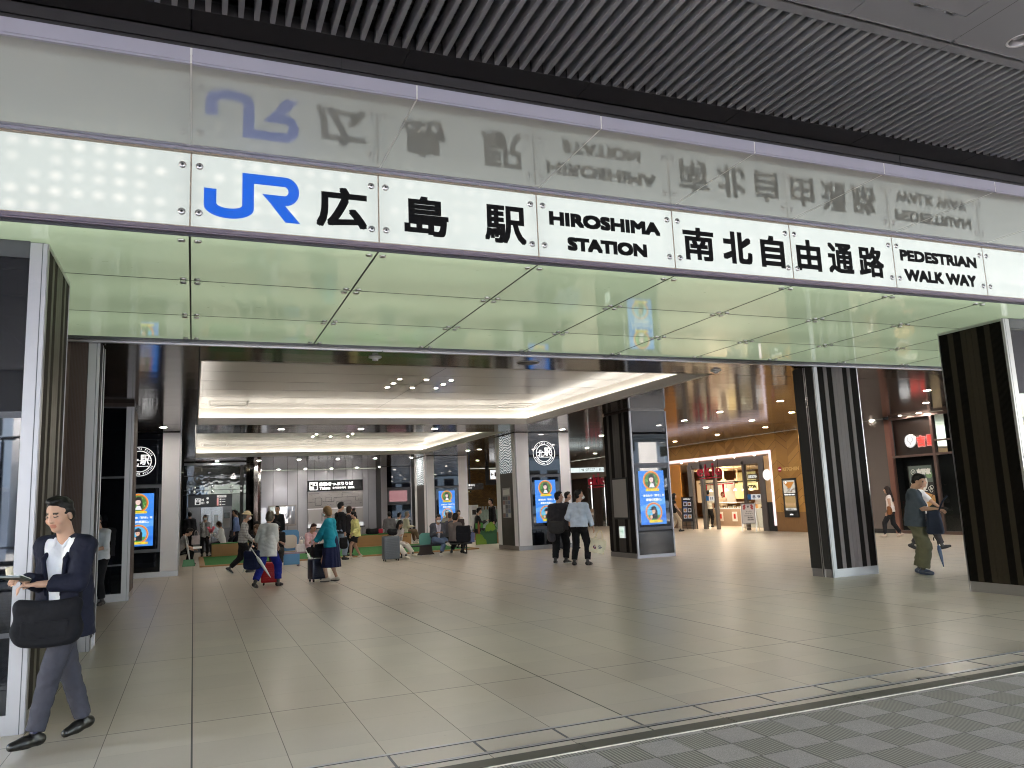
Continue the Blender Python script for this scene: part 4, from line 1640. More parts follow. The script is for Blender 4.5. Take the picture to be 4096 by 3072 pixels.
def advert(t, u0, u1, w0, w1, pl):
    W, H = u1 - u0, w1 - w0
    X = lambda f: u0 + W * f
    Z = lambda f: w1 - H * f
    mb = MB()
    quad(mb, u0, u1, w0, w1, G('blue', (48, 138, 240), 1.0), pl, .001)
    polyf(mb, [(u0, Z(.66)), (u0, Z(.76)), (u1, Z(.62)), (u1, Z(.50))], G('blue2', (92, 170, 250), 1.0), pl, .0016)
    polyf(mb, [(u0, Z(1.0)), (X(.6), Z(1.0)), (u1, Z(.88)), (u1, Z(.8))], G('blue3', (32, 116, 228), 1.0), pl, .0016)
    mb.build('screen_image', t)
    r = .305 * W
    for i, (cu, cw) in enumerate(((X(.50), Z(.185)), (X(.52), Z(.775)))):
        mb = MB()
        ring(mb, cu, cw, r * .97, r * 1.09, G('yel', (255, 205, 40)), pl, .002)
        ring(mb, cu, cw, r * .88, r * 1.03, G('ora', (255, 104, 30)), pl, .0024)
        if i == 0:
            disc(mb, cu, cw, r * .9, G('green', (70, 140, 50), .9), pl, .0026)
            rs = random.Random(3)
            for k in range(40):
                a, q = rs.uniform(0, 6.28), r * .82 * math.sqrt(rs.random())
                disc(mb, cu + q * math.cos(a), cw + q * math.sin(a), r * rs.uniform(.04, .09), G('leaf%d' % (k % 3), ((120, 190, 80), (40, 100, 34), (160, 215, 120))[k % 3], .9), pl, .0028 + k * 2e-6, 7)
        else:
            disc(mb, cu, cw, r * .9, G('skyb', (90, 190, 240)), pl, .0026)
            polyf(mb, [(cu + r * .88 * math.cos(R(a)), cw + r * .88 * math.sin(R(a))) for a in range(200, 341, 10)], G('hill', (90, 165, 80), .9), pl, .0028)
            polyf(mb, [(cu - r * .7, cw - r * .1), (cu - r * .3, cw - r * .1), (cu - r * .5, cw + r * .15)], G('hill2', (150, 200, 190), .9), pl, .0029)
        mb.build('portrait_frame', t)
        mb = MB()
        dk_ = G('hair', (34, 26, 28))
        if i == 0:
            disc(mb, cu + r * .02, cw + r * .30, r * .40, dk_, pl, .0032, 24, r * .46)
            polyf(mb, [(cu + r * .12, cw + r * .4), (cu - r * .08, cw - r * .5), (cu + r * .10, cw - r * .72), (cu + r * .48, cw - r * .70), (cu + r * .44, cw + r * .2)], dk_, pl, .0033)
            polyf(mb, [(cu - r * .36, cw + r * .3), (cu - r * .52, cw - r * .66), (cu - r * .30, cw - r * .72), (cu - r * .22, cw + r * .1)], dk_, pl, .0033)
            polyf(mb, [(cu - r * .34, cw - r * .74), (cu + r * .40, cw - r * .76), (cu + r * .22, cw - r * .30), (cu - r * .12, cw - r * .30)], G('shirt', (240, 238, 242)), pl, .0034)
            disc(mb, cu - r * .02, cw + r * .14, r * .27, G('skin', (246, 214, 202)), pl, .0036, 24, r * .37)
            polyf(mb, [(cu - r * .28, cw + r * .28), (cu - r * .12, cw + r * .60), (cu + r * .22, cw + r * .58), (cu + r * .27, cw + r * .26), (cu + r * .1, cw + r * .36), (cu - r * .12, cw + r * .34)], dk_, pl, .0038)
            for e_ in (-.13, .10):
                disc(mb, cu + r * e_, cw + r * .16, r * .045, dk_, pl, .004, 10, r * .03)
            disc(mb, cu - r * .02, cw - r * .07, r * .06, G('lip', (210, 100, 100)), pl, .004, 10, r * .025)
        else:
            polyf(mb, [(cu + r * .0, cw + r * .42), (cu - r * .05, cw - r * .5), (cu + r * .42, cw - r * .74), (cu + r * .46, cw + r * .1), (cu + r * .3, cw + r * .42)], dk_, pl, .0032)
            disc(mb, cu - r * .04, cw + r * .12, r * .23, G('skin2', (228, 184, 160)), pl, .0034, 20, r * .32)
            polyf(mb, [(cu - r * .52, cw - r * .72), (cu + r * .46, cw - r * .74), (cu + r * .36, cw - r * .28), (cu - r * .02, cw - r * .16), (cu - r * .36, cw - r * .36)], G('black', (22, 22, 28)), pl, .0036)
            disc(mb, cu - r * .36, cw - r * .5, r * .17, G('skin2', (228, 184, 160)), pl, .0037, 16, r * .22)
            polyf(mb, [(cu - r * .32, cw + r * .30), (cu - r * .30, cw + r * .56), (cu + r * .04, cw + r * .74), (cu + r * .34, cw + r * .50), (cu + r * .34, cw + r * .26)], G('cap', (30, 34, 50)), pl, .0038)
            polyf(mb, [(cu - r * .60, cw + r * .26), (cu - r * .32, cw + r * .40), (cu + r * .10, cw + r * .34), (cu - r * .1, cw + r * .24)], G('cap2', (20, 24, 40)), pl, .004)
            for e_ in (-.14, .06):
                disc(mb, cu + r * e_, cw + r * .12, r * .04, dk_, pl, .004, 10, r * .026)
        mb.build('portrait', t)
        mb = MB()
        pz = Z(.36) if i == 0 else Z(.945)
        pu = cu + (.02 if i == 0 else .06) * W
        polyf(mb, rr(pu - r * .88, pu + r * .88, pz - .03 * H / 1.38, pz + .034 * H / 1.38, .025), G('plate', (250, 220, 40)), pl, .0045)
        text(mb, '新星miyuひ' if i == 0 else 'LINA', pu - r * (.6 if i == 0 else .28), pu + r * (.4 if i == 0 else .2), pz - .016, pz + .018, G('ink', (50, 44, 30)), pl, 0, .005)
        ring(mb, pu + r * .68, pz, .009, .018, G('ora', (255, 104, 30)), pl, .005, 14)
        mb.build('name_plate', t)
    mb = MB()
    wt = G('white', (255, 255, 255), 1.0)
    text(mb, 'あなたの「好き」を', X(.14), X(.97), Z(.485), Z(.437), wt, pl, .0035, .003)
    text(mb, '最強の武器に。', X(.24), X(.86), Z(.565), Z(.515), wt, pl, .0035, .003)
    text(mb, 'RISING STARS', X(.06), X(.3), Z(.035), Z(.02), wt, pl, 0, .003) if False else None
    mb.build('slogan', t)


def screen(label, cx, Y, fx0, fx1, fz0, fz1, sx0, sx1, sz0, sz1):
    t = thing('advert_screen', label, 'screen', group='blue advert screens on the columns')
    mb = MB()
    w = .055
    for a in ((fx0, fx0 + w, fz0, fz1), (fx1 - w, fx1, fz0, fz1), (fx0 + w, fx1 - w, fz0, fz0 + w + .03), (fx0 + w, fx1 - w, fz1 - w - .03, fz1)):
        mb.box(a[0], a[1], Y - .016, Y - .002, a[2], a[3], M_FRAME)
    mb.build('bezel', t)
    mb = MB()
    mb.box(fx0 + w, fx1 - w, Y - .006, Y - .003, fz0 + w + .03, fz1 - w - .03, M_GLASSB)
    mb.build('glass_pane', t)
    advert(t, sx0, sx1, sz0, sz1, face_y(Y - .0065))
    return t


def emblem(parent, u, w, r, pl):
    """round plaza emblem: two rings, place name round the rim, large characters in the middle"""
    m = glow('emblem_white', lin((235, 236, 240)), .62, (.8, .8, .8))
    mb = MB()
    ring(mb, u, w, r * .955, r, m, pl, .003, 56)
    ring(mb, u, w, r * .67, r * .73, m, pl, .003, 56)
    hw1, hw2 = r * .655, r * .56
    for zz, hh in ((.06, hw1), (-.33, hw2)):
        quad(mb, u - hh, u + hh, w + r * zz - r * .022, w + r * zz + r * .022, m, pl, .003)
    text(mb, '北', u - r * .60, u - r * .06, w - r * .34, w + r * .28, m, pl, r * .016, .0032)
    text(mb, '駅', u + r * .02, u + r * .60, w - r * .24, w + r * .46, m, pl, r * .014, .0032)
    for s, a0, up in (('EKI KITA PLAZA', 90, 1), ('HIROSHIMA STATION', 270, -1)):
        n = len(s)
        st = 9.2 if up > 0 else 8.2
        for i, ch in enumerate(s):
            if ch == ' ':
                continue
            a = R(a0 - up * (i - (n - 1) / 2) * st)
            c, sn = math.cos(a), math.sin(a)
            q = .058 * r * 2
            wch = {'I': .35, 'M': 1.2}.get(ch, .85) * q * .8

            def plc(uu, ww, d, a=a, c=c, sn=sn, up=up):
                rad = r * .845 + ww * up
                tx, tz = sn * up, -c * up
                return pl(u + c * rad + tx * uu, w + sn * rad + tz * uu, d)
            text(mb, ch, -wch / 2, wch / 2, -q / 2, q / 2, m, plc, r * .008, .0032)
    mb.build('emblem', parent)


# third pair
t = thing('glass_column', 'black glass column with bright steel edge on the left, next to the lit advert', 'column', group='columns along the concourse')
core(t, -2.5, -1.12, 16.9, 18.1, 3.72)
corner(t, -1.25, -1.12, 16.9, .10, 3.72, 1)
mb = MB()
for z0, z1 in ((PZ, .66), (.69, 2.32), (2.36, 3.69)):
    mb.box(-2.5, -1.252, 16.902, 16.92, z0, z1, M_GLASSB)
mb.build('glass_front', t)
mb = MB()
for z0, z1 in ((.66, .69), (2.32, 2.36), (3.69, 3.72)):
    mb.box(-2.5, -1.252, 16.896, 16.92, z0, z1, M_FRAME)
mb.box(-2.5, -1.12, 16.95, 18.1, 3.72, 3.80, M_CEIL)
mb.build('transom', t)
stripes(t, 17.01, 18.09, PZ, 3.7, face_px(-1.124), M_BROWN, M_BROWNF)
plinth(t, -2.5, -1.122, 16.9, 18.1)

t = thing('glass_column', 'black glass column carrying the nearest lit advert, right of the waiting men', 'column', group='columns along the concourse')
core(t, 10.42, 11.54, 17.45, 18.85, 3.76)
corner(t, 10.42, 10.47, 17.45, .03, 3.76, -1)
mb = MB()
mb.box(10.473, 11.51, 17.452, 17.47, .085, .665, M_GLASSB)
mb.box(10.473, 11.51, 17.452, 17.47, .69, 2.36, M_DARK)
mb.box(10.473, 11.51, 17.452, 17.47, 2.40, 3.0, M_GLASSB)
mb.box(10.473, 11.51, 17.452, 17.47, 3.012, 3.76, M_GLASSB)
mb.build('glass_front', t)
mb = MB()
mb.box(11.511, 11.545, 17.442, 17.6, 0, 3.76, M_STEELP)
mb.box(10.473, 11.51, 17.440, 17.47, 2.362, 2.398, M_FRAME)
mb.box(10.44, 11.52, 17.47, 18.83, 3.765, 3.80, M_CEIL)
mb.build('transom', t)
stripes(t, -18.84, -17.49, PZ, 3.75, face_x(10.424), mat('umber_flat_cladding', (.030, .022, .018), .45), mat('black_umber_fluted', (.016, .012, .011), .5))
mb = MB()
mb.box(10.43, 11.51, 17.444, 17.5, 0, .085, M_STEELP)
mb.box(10.415, 10.43, 17.5, 18.84, 0, .12, M_STEELP)
mb.build('plinth', t)
screen('blue advert screen on the black column right of the two waiting men', 0, 17.45, 10.475, 11.505, .69, 2.36, 10.58, 11.335, .83, 2.20)
o = thing('blank_board', 'blank pale board on the flank of the dark column beside the exit sign', 'board')
mb = MB()
mb.box(10.396, 10.42, 17.74, 18.52, .98, 2.06, M_DARK)
mb.build('frame', o)
mb = MB()
mb.box(10.390, 10.396, 17.78, 18.48, 1.03, 2.02, mat('board_grey', lin((150, 146, 142)), .4, var=.05, vscale=3))
mb.build('sheet', o)
o = thing('exit_sign', 'small lit green arrow exit sign low on the dark column flank', 'sign')
mb = MB()
mb.box(10.388, 10.42, 17.985, 18.26, .50, .80, M_WHITEP)
mb.build('housing', o)
pl = face_x(10.388)
mb = MB()
quad(mb, -18.25, -17.995, .51, .79, glow('exit_white', lin((226, 244, 236)), .9), pl, .001)
gn = glow('exit_green', lin((0, 140, 90)), .8)
quad(mb, -18.22, -18.08, .655, .685, gn, pl, .002)
polyf(mb, [(-18.05, .67), (-18.13, .745), (-18.10, .67), (-18.13, .595)], gn, pl, .002)
polyf(mb, [(-18.20, .54), (-18.17, .585), (-18.14, .56), (-18.16, .53)], gn, pl, .002)
mb.build('sign_face', o)


def plaza_column(label, x0, x1, y0, y1, blk0, blk1, flank, screen_label, emb, sc, fr_):
    t = thing('plaza_column', label, 'column', group='columns along the concourse')
    core(t, x0, x1, y0, y1, 3.79)
    mb = MB()
    mb.box(x0 + .012, blk0, y0, y0 + .02, .14, 3.78, M_WHITEP)
    mb.box(blk1, x1 - .012, y0, y0 + .02, .14, 3.78, M_WHITEP)
    mb.build('pale_panel', t)
    mb = MB()
    mb.box(blk0 + .004, blk1 - .004, y0 + .004, y0 + .02, .14, .64, M_GLASSB)
    mb.box(blk0 + .004, blk1 - .004, y0 + .004, y0 + .02, .645, 2.40, M_DARK)
    mb.box(blk0 + .004, blk1 - .004, y0 + .003, y0 + .02, 2.42, 3.60, M_GLASSB)
    mb.box(blk0 + .004, blk1 - .004, y0 + .004, y0 + .02, 3.605, 3.78, M_GLASSB)
    mb.build('glass_front', t)
    mb = MB()
    for xx in (x0, x1):
        mb.box(xx - .012, xx + .012, y0 - .005, y0 + .05, 0, 3.78, M_STEELP)
    mb.build('corner_post', t)
    fp = face_px(x1 - .004) if flank > 0 else face_x(x0 + .004)
    sgn = 1 if flank > 0 else -1
    uu = lambda y: sgn * y
    L_ = y1 - y0
    mb = MB()
    a = [y0 + .06, y0 + .06 + .16 * L_, y1 - .2 * L_, y1]
    for p, q in ((a[0], a[1]), (a[2], a[3])):
        fbox(mb, min(uu(p), uu(q)), max(uu(p), uu(q)), .14, 3.78, 0, .012, M_WHITEP, fp)
    mb.build('pale_panel', t)
    mb = MB()
    p, q = min(uu(a[1]), uu(a[2])), max(uu(a[1]), uu(a[2]))
    fbox(mb, p, q, .14, .70, 0, .008, M_FLUTE, fp)
    fbox(mb, p, q, .70, 2.50, 0, .010, mat('umber_flat_cladding', (.030, .022, .018), .45), fp)
    mb.build('flat_cladding', t)
    mb = MB()
    fbox(mb, p, q, 2.51, 3.77, 0, .008, WAVE, fp)
    mb.build('wave_glass', t)
    mb = MB()
    mb.box(x0 + .004, x1 - .004, y0 - .002, y0 + .05, 0, .135, M_STEELP)
    mb.box(x0 + .002, x1 - .002, y0 + .05, y1, 0, .135, mat('plinth_stone', lin((120, 112, 106)), .5, var=.1))
    mb.build('plinth', t)
    if emb:
        emblem(t, emb[0], emb[1], emb[2], face_y(y0 + .003))
    if sc:
        screen(screen_label, 0, y0 + .004, fr_[0], fr_[1], .645, 2.40, *sc)
    return t, fp, uu


def wave_mat():
    m, nt, b = new_mat('wave_art_glass')
    g = NB(nt)
    x, y, z, P = g.pos()
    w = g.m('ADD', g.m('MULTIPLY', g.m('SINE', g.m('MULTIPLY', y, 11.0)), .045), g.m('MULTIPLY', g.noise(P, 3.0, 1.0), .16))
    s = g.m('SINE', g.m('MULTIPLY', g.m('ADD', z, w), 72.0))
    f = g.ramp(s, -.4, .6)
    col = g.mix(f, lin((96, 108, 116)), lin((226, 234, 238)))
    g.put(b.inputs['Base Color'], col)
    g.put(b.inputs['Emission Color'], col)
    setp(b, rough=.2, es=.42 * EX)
    return m


WAVE = wave_mat()
t4, _, _ = plaza_column('left plaza column with round white emblem above a half hidden advert', -2.45, -.36, 22.8, 25.0, -1.93, -.79, 1,
                        'blue advert screen half hidden behind the black column on the left', (-1.335, 3.02, .39), (-1.72, -.97, .82, 2.18), (-1.87, -.80))
tR, fp, uu = plaza_column('right plaza column with round white emblem above a lit advert', 9.68, 11.62, 23.45, 25.3, 10.13, 11.25, -1,
                          'blue advert screen under the round emblem behind the two waiting men', (10.69, 3.10, .40), (10.30, 11.04, .84, 2.22), (10.145, 11.24))
o = thing('wall_poster', 'tall sheet of small notices on the flank of the right plaza column', 'poster')
mb = MB()
fbox(mb, -24.74, -24.04, 1.04, 2.02, .012, .02, mat('poster_paper', lin((150, 148, 146)), .5), fp)
mb.build('sheet', o)
mb = MB()
rs = random.Random(5)
for i in range(3):
    for j in range(5):
        c = lin(rs.choice(((70, 70, 76), (110, 110, 116), (186, 186, 184), (96, 104, 126), (128, 98, 92))))
        quad(mb, -24.72 + .225 * i, -24.52 + .225 * i, 1.06 + .14 * j, 1.18 + .14 * j, mat('print_%d_%d' % (i, j), c, .5), fp, .022)
polyf(mb, [(-24.70, 1.78), (-24.1, 1.80), (-24.12, 1.98), (-24.66, 1.96)], mat('print_map', lin((196, 196, 190)), .5), fp, .022)
mb.build('printing', o)
plaza_column('distant plaza column with lit advert behind the man in the grey cardigan', 9.78, 11.76, 34.5, 36.5, 10.16, 11.32, -1,
             'distant blue advert screen behind the seated people, left of the gold brick wall', None, (10.35, 11.12, .83, 2.19), (10.18, 11.31))

# farthest column with the pink display
t = thing('glass_column', 'distant black glass column with a dull pink display', 'column', group='columns along the concourse')
core(t, 9.62, 11.3, 43.0, 44.6, 3.79)
mb = MB()
for z0, z1 in ((2.64, 3.78), (.3, 1.66)):
    mb.box(9.94, 11.26, 42.99, 43.02, z0, z1, M_GLASSB)
mb.build('glass_front', t)
mb = MB()
mb.box(9.60, 9.93, 42.98, 43.02, 0, 3.78, M_GREYW)
mb.box(9.93, 11.28, 42.97, 43.02, 1.67, 2.63, M_FRAME)
mb.box(11.27, 11.33, 42.97, 43.02, 0, 3.78, M_STEELP)
mb.build('frame', t)
mb = MB()
quad(mb, 10.05, 11.06, 1.84, 2.45, glow('pink_screen', lin((176, 122, 126)), .8, (.05, .05, .05)), face_y(42.968), .002)
mb.build('display', t)

# ------------------------------------------------------------ unseen left wall, added to keep light from leaking in
t = thing('light_stop_wall', 'dark wall added to shut out light behind the left black columns', 'wall')
mb = MB()
mb.box(-2.75, -2.55, 8.3, 46.2, 0, 3.79, M_DARK)
mb.build('wall_sheet', t)

# ------------------------------------------------------------ elevator
t = thing('elevator', 'glass elevator with a dark sign band over grey metal doors', 'elevator')
mb = MB()
mb.box(-.42, 2.1, 36.05, 36.12, 2.42, 3.72, gloss_panel_mat('shaft_glass', (.012, .014, .016), .03, 1.8, wave=.16, wscale=2.5))
mb.box(-.42, -.22, 36.02, 36.1, 0, 2.40, M_GLASSB)
mb.box(1.54, 2.1, 36.05, 36.12, 0, 2.40, M_GLASSB)
mb.build('shaft_glass', t)
mb = MB()
dg = mat('elevator_metal', lin((112, 110, 112)), .32, .6, var=.1)
mb.box(-.21, .29, 36.0, 36.1, 0, 1.89, dg)
mb.box(1.17, 1.53, 36.0, 36.1, 0, 1.89, dg)
mb.build('surround', t)
mb = MB()
ed = mat('elevator_door_metal', lin((128, 127, 130)), .22, .75, var=.1)
mb.box(.30, .725, 36.03, 36.1, 0, 1.88, ed)
mb.box(.735, 1.16, 36.03, 36.1, 0, 1.88, ed)
for xx in (.44, .82):
    mb.box(xx, xx + .16, 36.025, 36.03, 1.05, 1.55, mat('door_window', lin((170, 178, 186)), .15))
mb.build('door', t)
mb = MB()
mb.box(-.21, 1.53, 35.92, 36.08, 1.90, 2.38, mat('sign_band_grey', lin((44, 44, 52)), .35))
o = mb.build('sign_band', t)
pl = face_y(35.92)
mb = MB()
wg = glow('sign_print', lin((225, 225, 225)), .62)
ring(mb, .24, 2.12, .001, .001, wg, pl, .001) if False else None
polyf(mb, rr(.05, .28, 1.99, 2.26, .03), wg, pl, .002)
for a in ((.10, .23, 2.01, 2.10), (.12, .21, 2.13, 2.17), (.10, .14, 2.19, 2.24), (.19, .23, 2.19, 2.24)):
    quad(mb, a[0], a[1], a[2], a[3], M_BSIGN, pl, .004)
text(mb, 'N', .31, .40, 2.14, 2.24, wg, pl, .008, .002)
text(mb, '01', .30, .42, 2.01, 2.11, wg, pl, .006, .002)
for zz in (2.25, 2.08):
    disc(mb, .55, zz, .05, wg, pl, .002, 16)
quad(mb, .92, 1.30, 2.27, 2.37, wg, pl, .002)
text(mb, 'JR 新幹線口', 1.00, 1.26, 2.29, 2.35, M_BSIGN, pl, 0, .004)
quad(mb, .92, .99, 1.93, 2.25, glow('sign_red', lin((200, 40, 50)), .7), pl, .002)
for zz in (2.19, 2.09, 1.97):
    quad(mb, 1.03, 1.10, zz - .03, zz + .03, wg, pl, .002)
    quad(mb, 1.13, 1.26, zz - .012, zz + .012, wg, pl, .002)
mb.build('sign_print', o)
mb = MB()
mb.box(1.20, 1.47, 35.985, 36.0, .98, 1.66, mat('notice_grey', lin((140, 138, 138)), .5))
mb.box(1.22, 1.45, 35.98, 35.985, 1.38, 1.62, M_BSIGN)
mb.build('notice', t)
mb = MB()
for xx in (.02, .74, 1.5, 1.9):
    for zz in (2.72, 2.52):
        M = Matrix.Translation((xx, 36.02, zz)) @ Matrix.Rotation(R(90), 4, 'X')
        mb.lathe([(.06, 0), (.06, .03), (.03, .05)], M_STEEL, 14, M)
for zz in (2.6, 3.2):
    mb.box(-.4, 2.08, 36.03, 36.05, zz - .012, zz + .012, M_FRAME)
mb.box(1.86, 2.0, 35.98, 36.1, 0, 3.72, M_DARK)
mb.box(-.40, 2.1, 35.9, 36.0, 3.66, 3.75, M_GREYW)
mb.build('glass_fitting', t)

# ------------------------------------------------------------ chrome pier and ticket wall
t = thing('chrome_column', 'polished metal column between the elevator and the ticket wall', 'column', group='columns along the concourse')
chm = gloss_panel_mat('polished_chrome', (.62, .62, .64), .10, 1.5, wave=.25, wscale=1.2, metal=1.0, pitch=(1.0, 3.0))
mb = MB()
for k in range(12):
    a0, a1 = 2 * math.pi * k / 12, 2 * math.pi * (k + 1) / 12
    cx_, cy_, rr_ = 2.55, 38.3, .37
    p0 = (cx_ + rr_ * math.cos(a0), cy_ + rr_ * math.sin(a0))
    p1 = (cx_ + rr_ * math.cos(a1), cy_ + rr_ * math.sin(a1))
    e0 = (p0[0] + (p1[0] - p0[0]) * .02, p0[1] + (p1[1] - p0[1]) * .02)
    e1 = (p1[0] - (p1[0] - p0[0]) * .02, p1[1] - (p1[1] - p0[1]) * .02)
    mb.raw([(e0[0], e0[1], 0), (e1[0], e1[1], 0), (e1[0], e1[1], 3.79), (e0[0], e0[1], 3.79)], [(0, 1, 2, 3)], chm)
mb.build('metal_sheet', t)
mb = MB()
mb.lathe([(.34, 0), (.34, 3.79)], M_DARK, 12, Matrix.Translation((2.55, 38.3, 0)))
mb.build('core', t)

t = thing('ticket_wall', 'grey panelled wall behind the ticket sign and route map', 'wall')
mb = MB()
xs = [2.6, 3.35, 4.0, 4.75, 5.3, 5.82, 6.2, 6.9, 7.25, 7.95, 8.3, 8.86, 9.2, 9.7]
for a, b_ in zip(xs[:-1], xs[1:]):
    mb.box(a + .012, b_ - .012, 44.5, 44.56, 0, 3.79, M_GREYW)
mb.build('wall_panel', t)
mb = MB()
mb.box(-3, 12, 44.58, 44.8, 0, 3.79, M_DARK)
mb.build('backing', t)
mb = MB()
mb.box(5.82, 8.86, 44.36, 44.5, .80, 1.58, mat('ticket_front', lin((168, 164, 164)), .4, .2))
for a in ((5.84, 6.55), (6.6, 7.5)):
    for x_ in a:
        mb.box(x_ - .006, x_ + .006, 44.355, 44.36, .95, 1.4, M_GREYP)
mb.box(6.7, 7.25, 44.355, 44.36, 1.0, 1.32, mat('notice_grey', lin((140, 138, 138)), .5))
mb.box(5.78, 8.9, 44.0, 44.5, .545, .60, M_DARK)
mb.box(5.82, 8.86, 44.3, 44.36, .60, .80, glow('counter_light', lin((235, 236, 240)), .62))
mb.build('ticket_counter', t)
t = thing('ticket_sign', 'wide black ticket sign with white lettering on the grey wall', 'sign')
pl = face_y(44.38)
mb = MB()
mb.box(5.82, 8.87, 44.38, 44.5, 2.58, 3.18, M_BSIGN)
mb.build('sign_board', t)
mb = MB()
wl = glow('sign_letter_white', (1, 1, 1), .9)
polyf(mb, rr(5.91, 6.37, 2.65, 3.10, .05), wl, pl, .002)
quad(mb, 5.96, 6.09, 2.86, 3.05, M_BSIGN, pl, .004)
quad(mb, 5.98, 6.07, 2.97, 3.03, wl, pl, .005)
disc(mb, 6.24, 2.98, .05, M_BSIGN, pl, .004, 16)
polyf(mb, rr(6.16, 6.32, 2.68, 2.91, .03), M_BSIGN, pl, .004)
polyf(mb, [(6.17, 2.80), (6.17, 2.87), (6.08, 2.86), (6.08, 2.82)], M_BSIGN, pl, .0045)
text(mb, '自動きっぷうりば', 6.46, 8.32, 2.88, 3.08, wl, pl, .012, .002)
text(mb, 'Tickets', 6.46, 7.05, 2.67, 2.83, wl, pl, .008, .002)
text(mb, '승차권판매기', 7.17, 7.90, 2.69, 2.81, wl, pl, .004, .002)
text(mb, '售票机', 8.02, 8.39, 2.69, 2.81, wl, pl, .004, .002)
mb.build('lettering', t)
t = thing('route_map', 'wide grey railway route map below the ticket sign', 'map')
mb = MB()
mb.box(5.82, 8.86, 44.40, 44.5, 1.65, 2.56, mat('map_board', lin((128, 124, 124)), .4))
mb.box(5.82, 8.86, 44.385, 44.5, 1.60, 1.65, M_WHITEP)
mb.build('board', t)
pl = face_y(44.40)
mb = MB()
ink = mat('map_ink', lin((58, 58, 62)), .5)


def pline(mb, pts, w, m, pl, d, close=False):
    pts = pts + ([pts[0]] if close else [])
    for (a, b_), (c, e_) in zip(pts[:-1], pts[1:]):
        L_ = math.hypot(c - a, e_ - b_)
        nx, nz = -(e_ - b_) / L_ * w, (c - a) / L_ * w
        polyf(mb, [(a + nx, b_ + nz), (c + nx, e_ + nz), (c - nx, e_ - nz), (a - nx, b_ - nz)], m, pl, d)


pline(mb, rr(6.22, 6.58, 1.80, 2.22, .08), .012, ink, pl, .002, True)
pline(mb, [(5.86, 2.0), (6.22, 2.0)], .010, ink, pl, .002)
pline(mb, [(6.58, 2.0), (7.25, 2.0), (7.25, 2.22), (7.7, 2.22), (7.7, 2.48), (8.3, 2.48)], .012, ink, pl, .002)
pline(mb, [(7.25, 2.22), (8.45, 2.24), (8.45, 2.02), (8.8, 2.02)], .010, ink, pl, .0022)
pline(mb, [(7.4, 1.82), (8.2, 1.84), (8.2, 2.0), (7.4, 2.0)], .009, ink, pl, .002, True)
pline(mb, [(6.8, 2.0), (6.8, 2.24), (7.12, 2.24), (7.12, 2.0)], .008, ink, pl, .0024)
quad(mb, 5.9, 6.45, 2.44, 2.47, ink, pl, .002)
rs = random.Random(8)
for k in range(70):
    a, b_ = rs.uniform(5.9, 8.75), rs.uniform(1.72, 2.4)
    quad(mb, a, a + rs.uniform(.03, .09), b_, b_ + .012, ink, pl, .0026)
mb.build('printing', t)
t = thing('ticket_machine', 'red lit ticket machine in the counter under the route map', 'ticket machine')
pl = face_y(44.30)
mb = MB()
mb.box(7.95, 8.42, 44.30, 44.5, .82, 1.62, mat('machine_body', lin((66, 64, 70)), .4))
mb.build('body', t)
mb = MB()
quad(mb, 7.96, 8.41, 1.44, 1.60, glow('machine_red', lin((190, 40, 70)), .8), pl, .002)
quad(mb, 7.96, 8.41, 1.34, 1.42, glow('machine_cyan', lin((90, 170, 200)), .8), pl, .002)
quad(mb, 8.02, 8.36, 1.02, 1.26, glow('machine_blue', lin((50, 80, 160)), .8), pl, .002)
ring(mb, 8.19, 1.10, .21, .25, glow('machine_glow', lin((255, 90, 90)), .9), pl, .003, 24)
mb.build('display', t)
t = thing('notice_board', 'framed glass notice board on the grey wall left of the ticket counter', 'notice board')
mb = MB()
mb.box(3.75, 5.22, 44.42, 44.5, .78, 1.90, mat('board_frame_grey', lin((142, 136, 134)), .4, .3))
mb.build('frame', t)
mb = MB()
mb.box(3.84, 5.13, 44.41, 44.42, .87, 1.82, gloss_panel_mat('notice_glass', lin((112, 110, 114)), .05, 2.0, wave=.3, wscale=2.0))
mb.build('glass_pane', t)
mb = MB()
mb.box(3.1, 3.65, 44.45, 44.5, .9, 1.8, glow('bright_poster', lin((210, 214, 226)), .6))
tag(mb.build('wall_poster'), 'pale poster on the grey wall partly behind the chrome column', 'poster')

# wall washer lamps above the ticket sign
for xx in (4.35, 6.55, 8.25):
    ld = bpy.data.lights.new('wall_washer', 'SPOT')
    ld.energy = 45 * EX * 3.36
    ld.spot_size = R(80)
    ld.spot_blend = .7
    ld.color = (1, .96, .9)
    ld.shadow_soft_size = .05
    lo = bpy.data.objects.new('wall_washer', ld)
    COL.objects.link(lo)
    lo.location = (xx, 43.6, 3.78)
    lo.rotation_euler = (R(14), 0, 0)

# ------------------------------------------------------------ gold brick hall at the far right of the ticket wall
def brick_mat():
    m, nt, b = new_mat('gold_brick')
    g = NB(nt)
    x, y, z, P = g.pos()
    br = g.n('ShaderNodeTexBrick')
    g.put(br.inputs['Vector'], g.comb(x, z, 0))
    br.inputs['Scale'].default_value = 3.2
    for i, c in enumerate(((150, 112, 52), (122, 90, 42), (92, 70, 40))):
        br.inputs[i + 1].default_value = (*lin(c), 1)
    g.put(b.inputs['Base Color'], br.outputs[0])
    b.inputs['Roughness'].default_value = .6
    return m


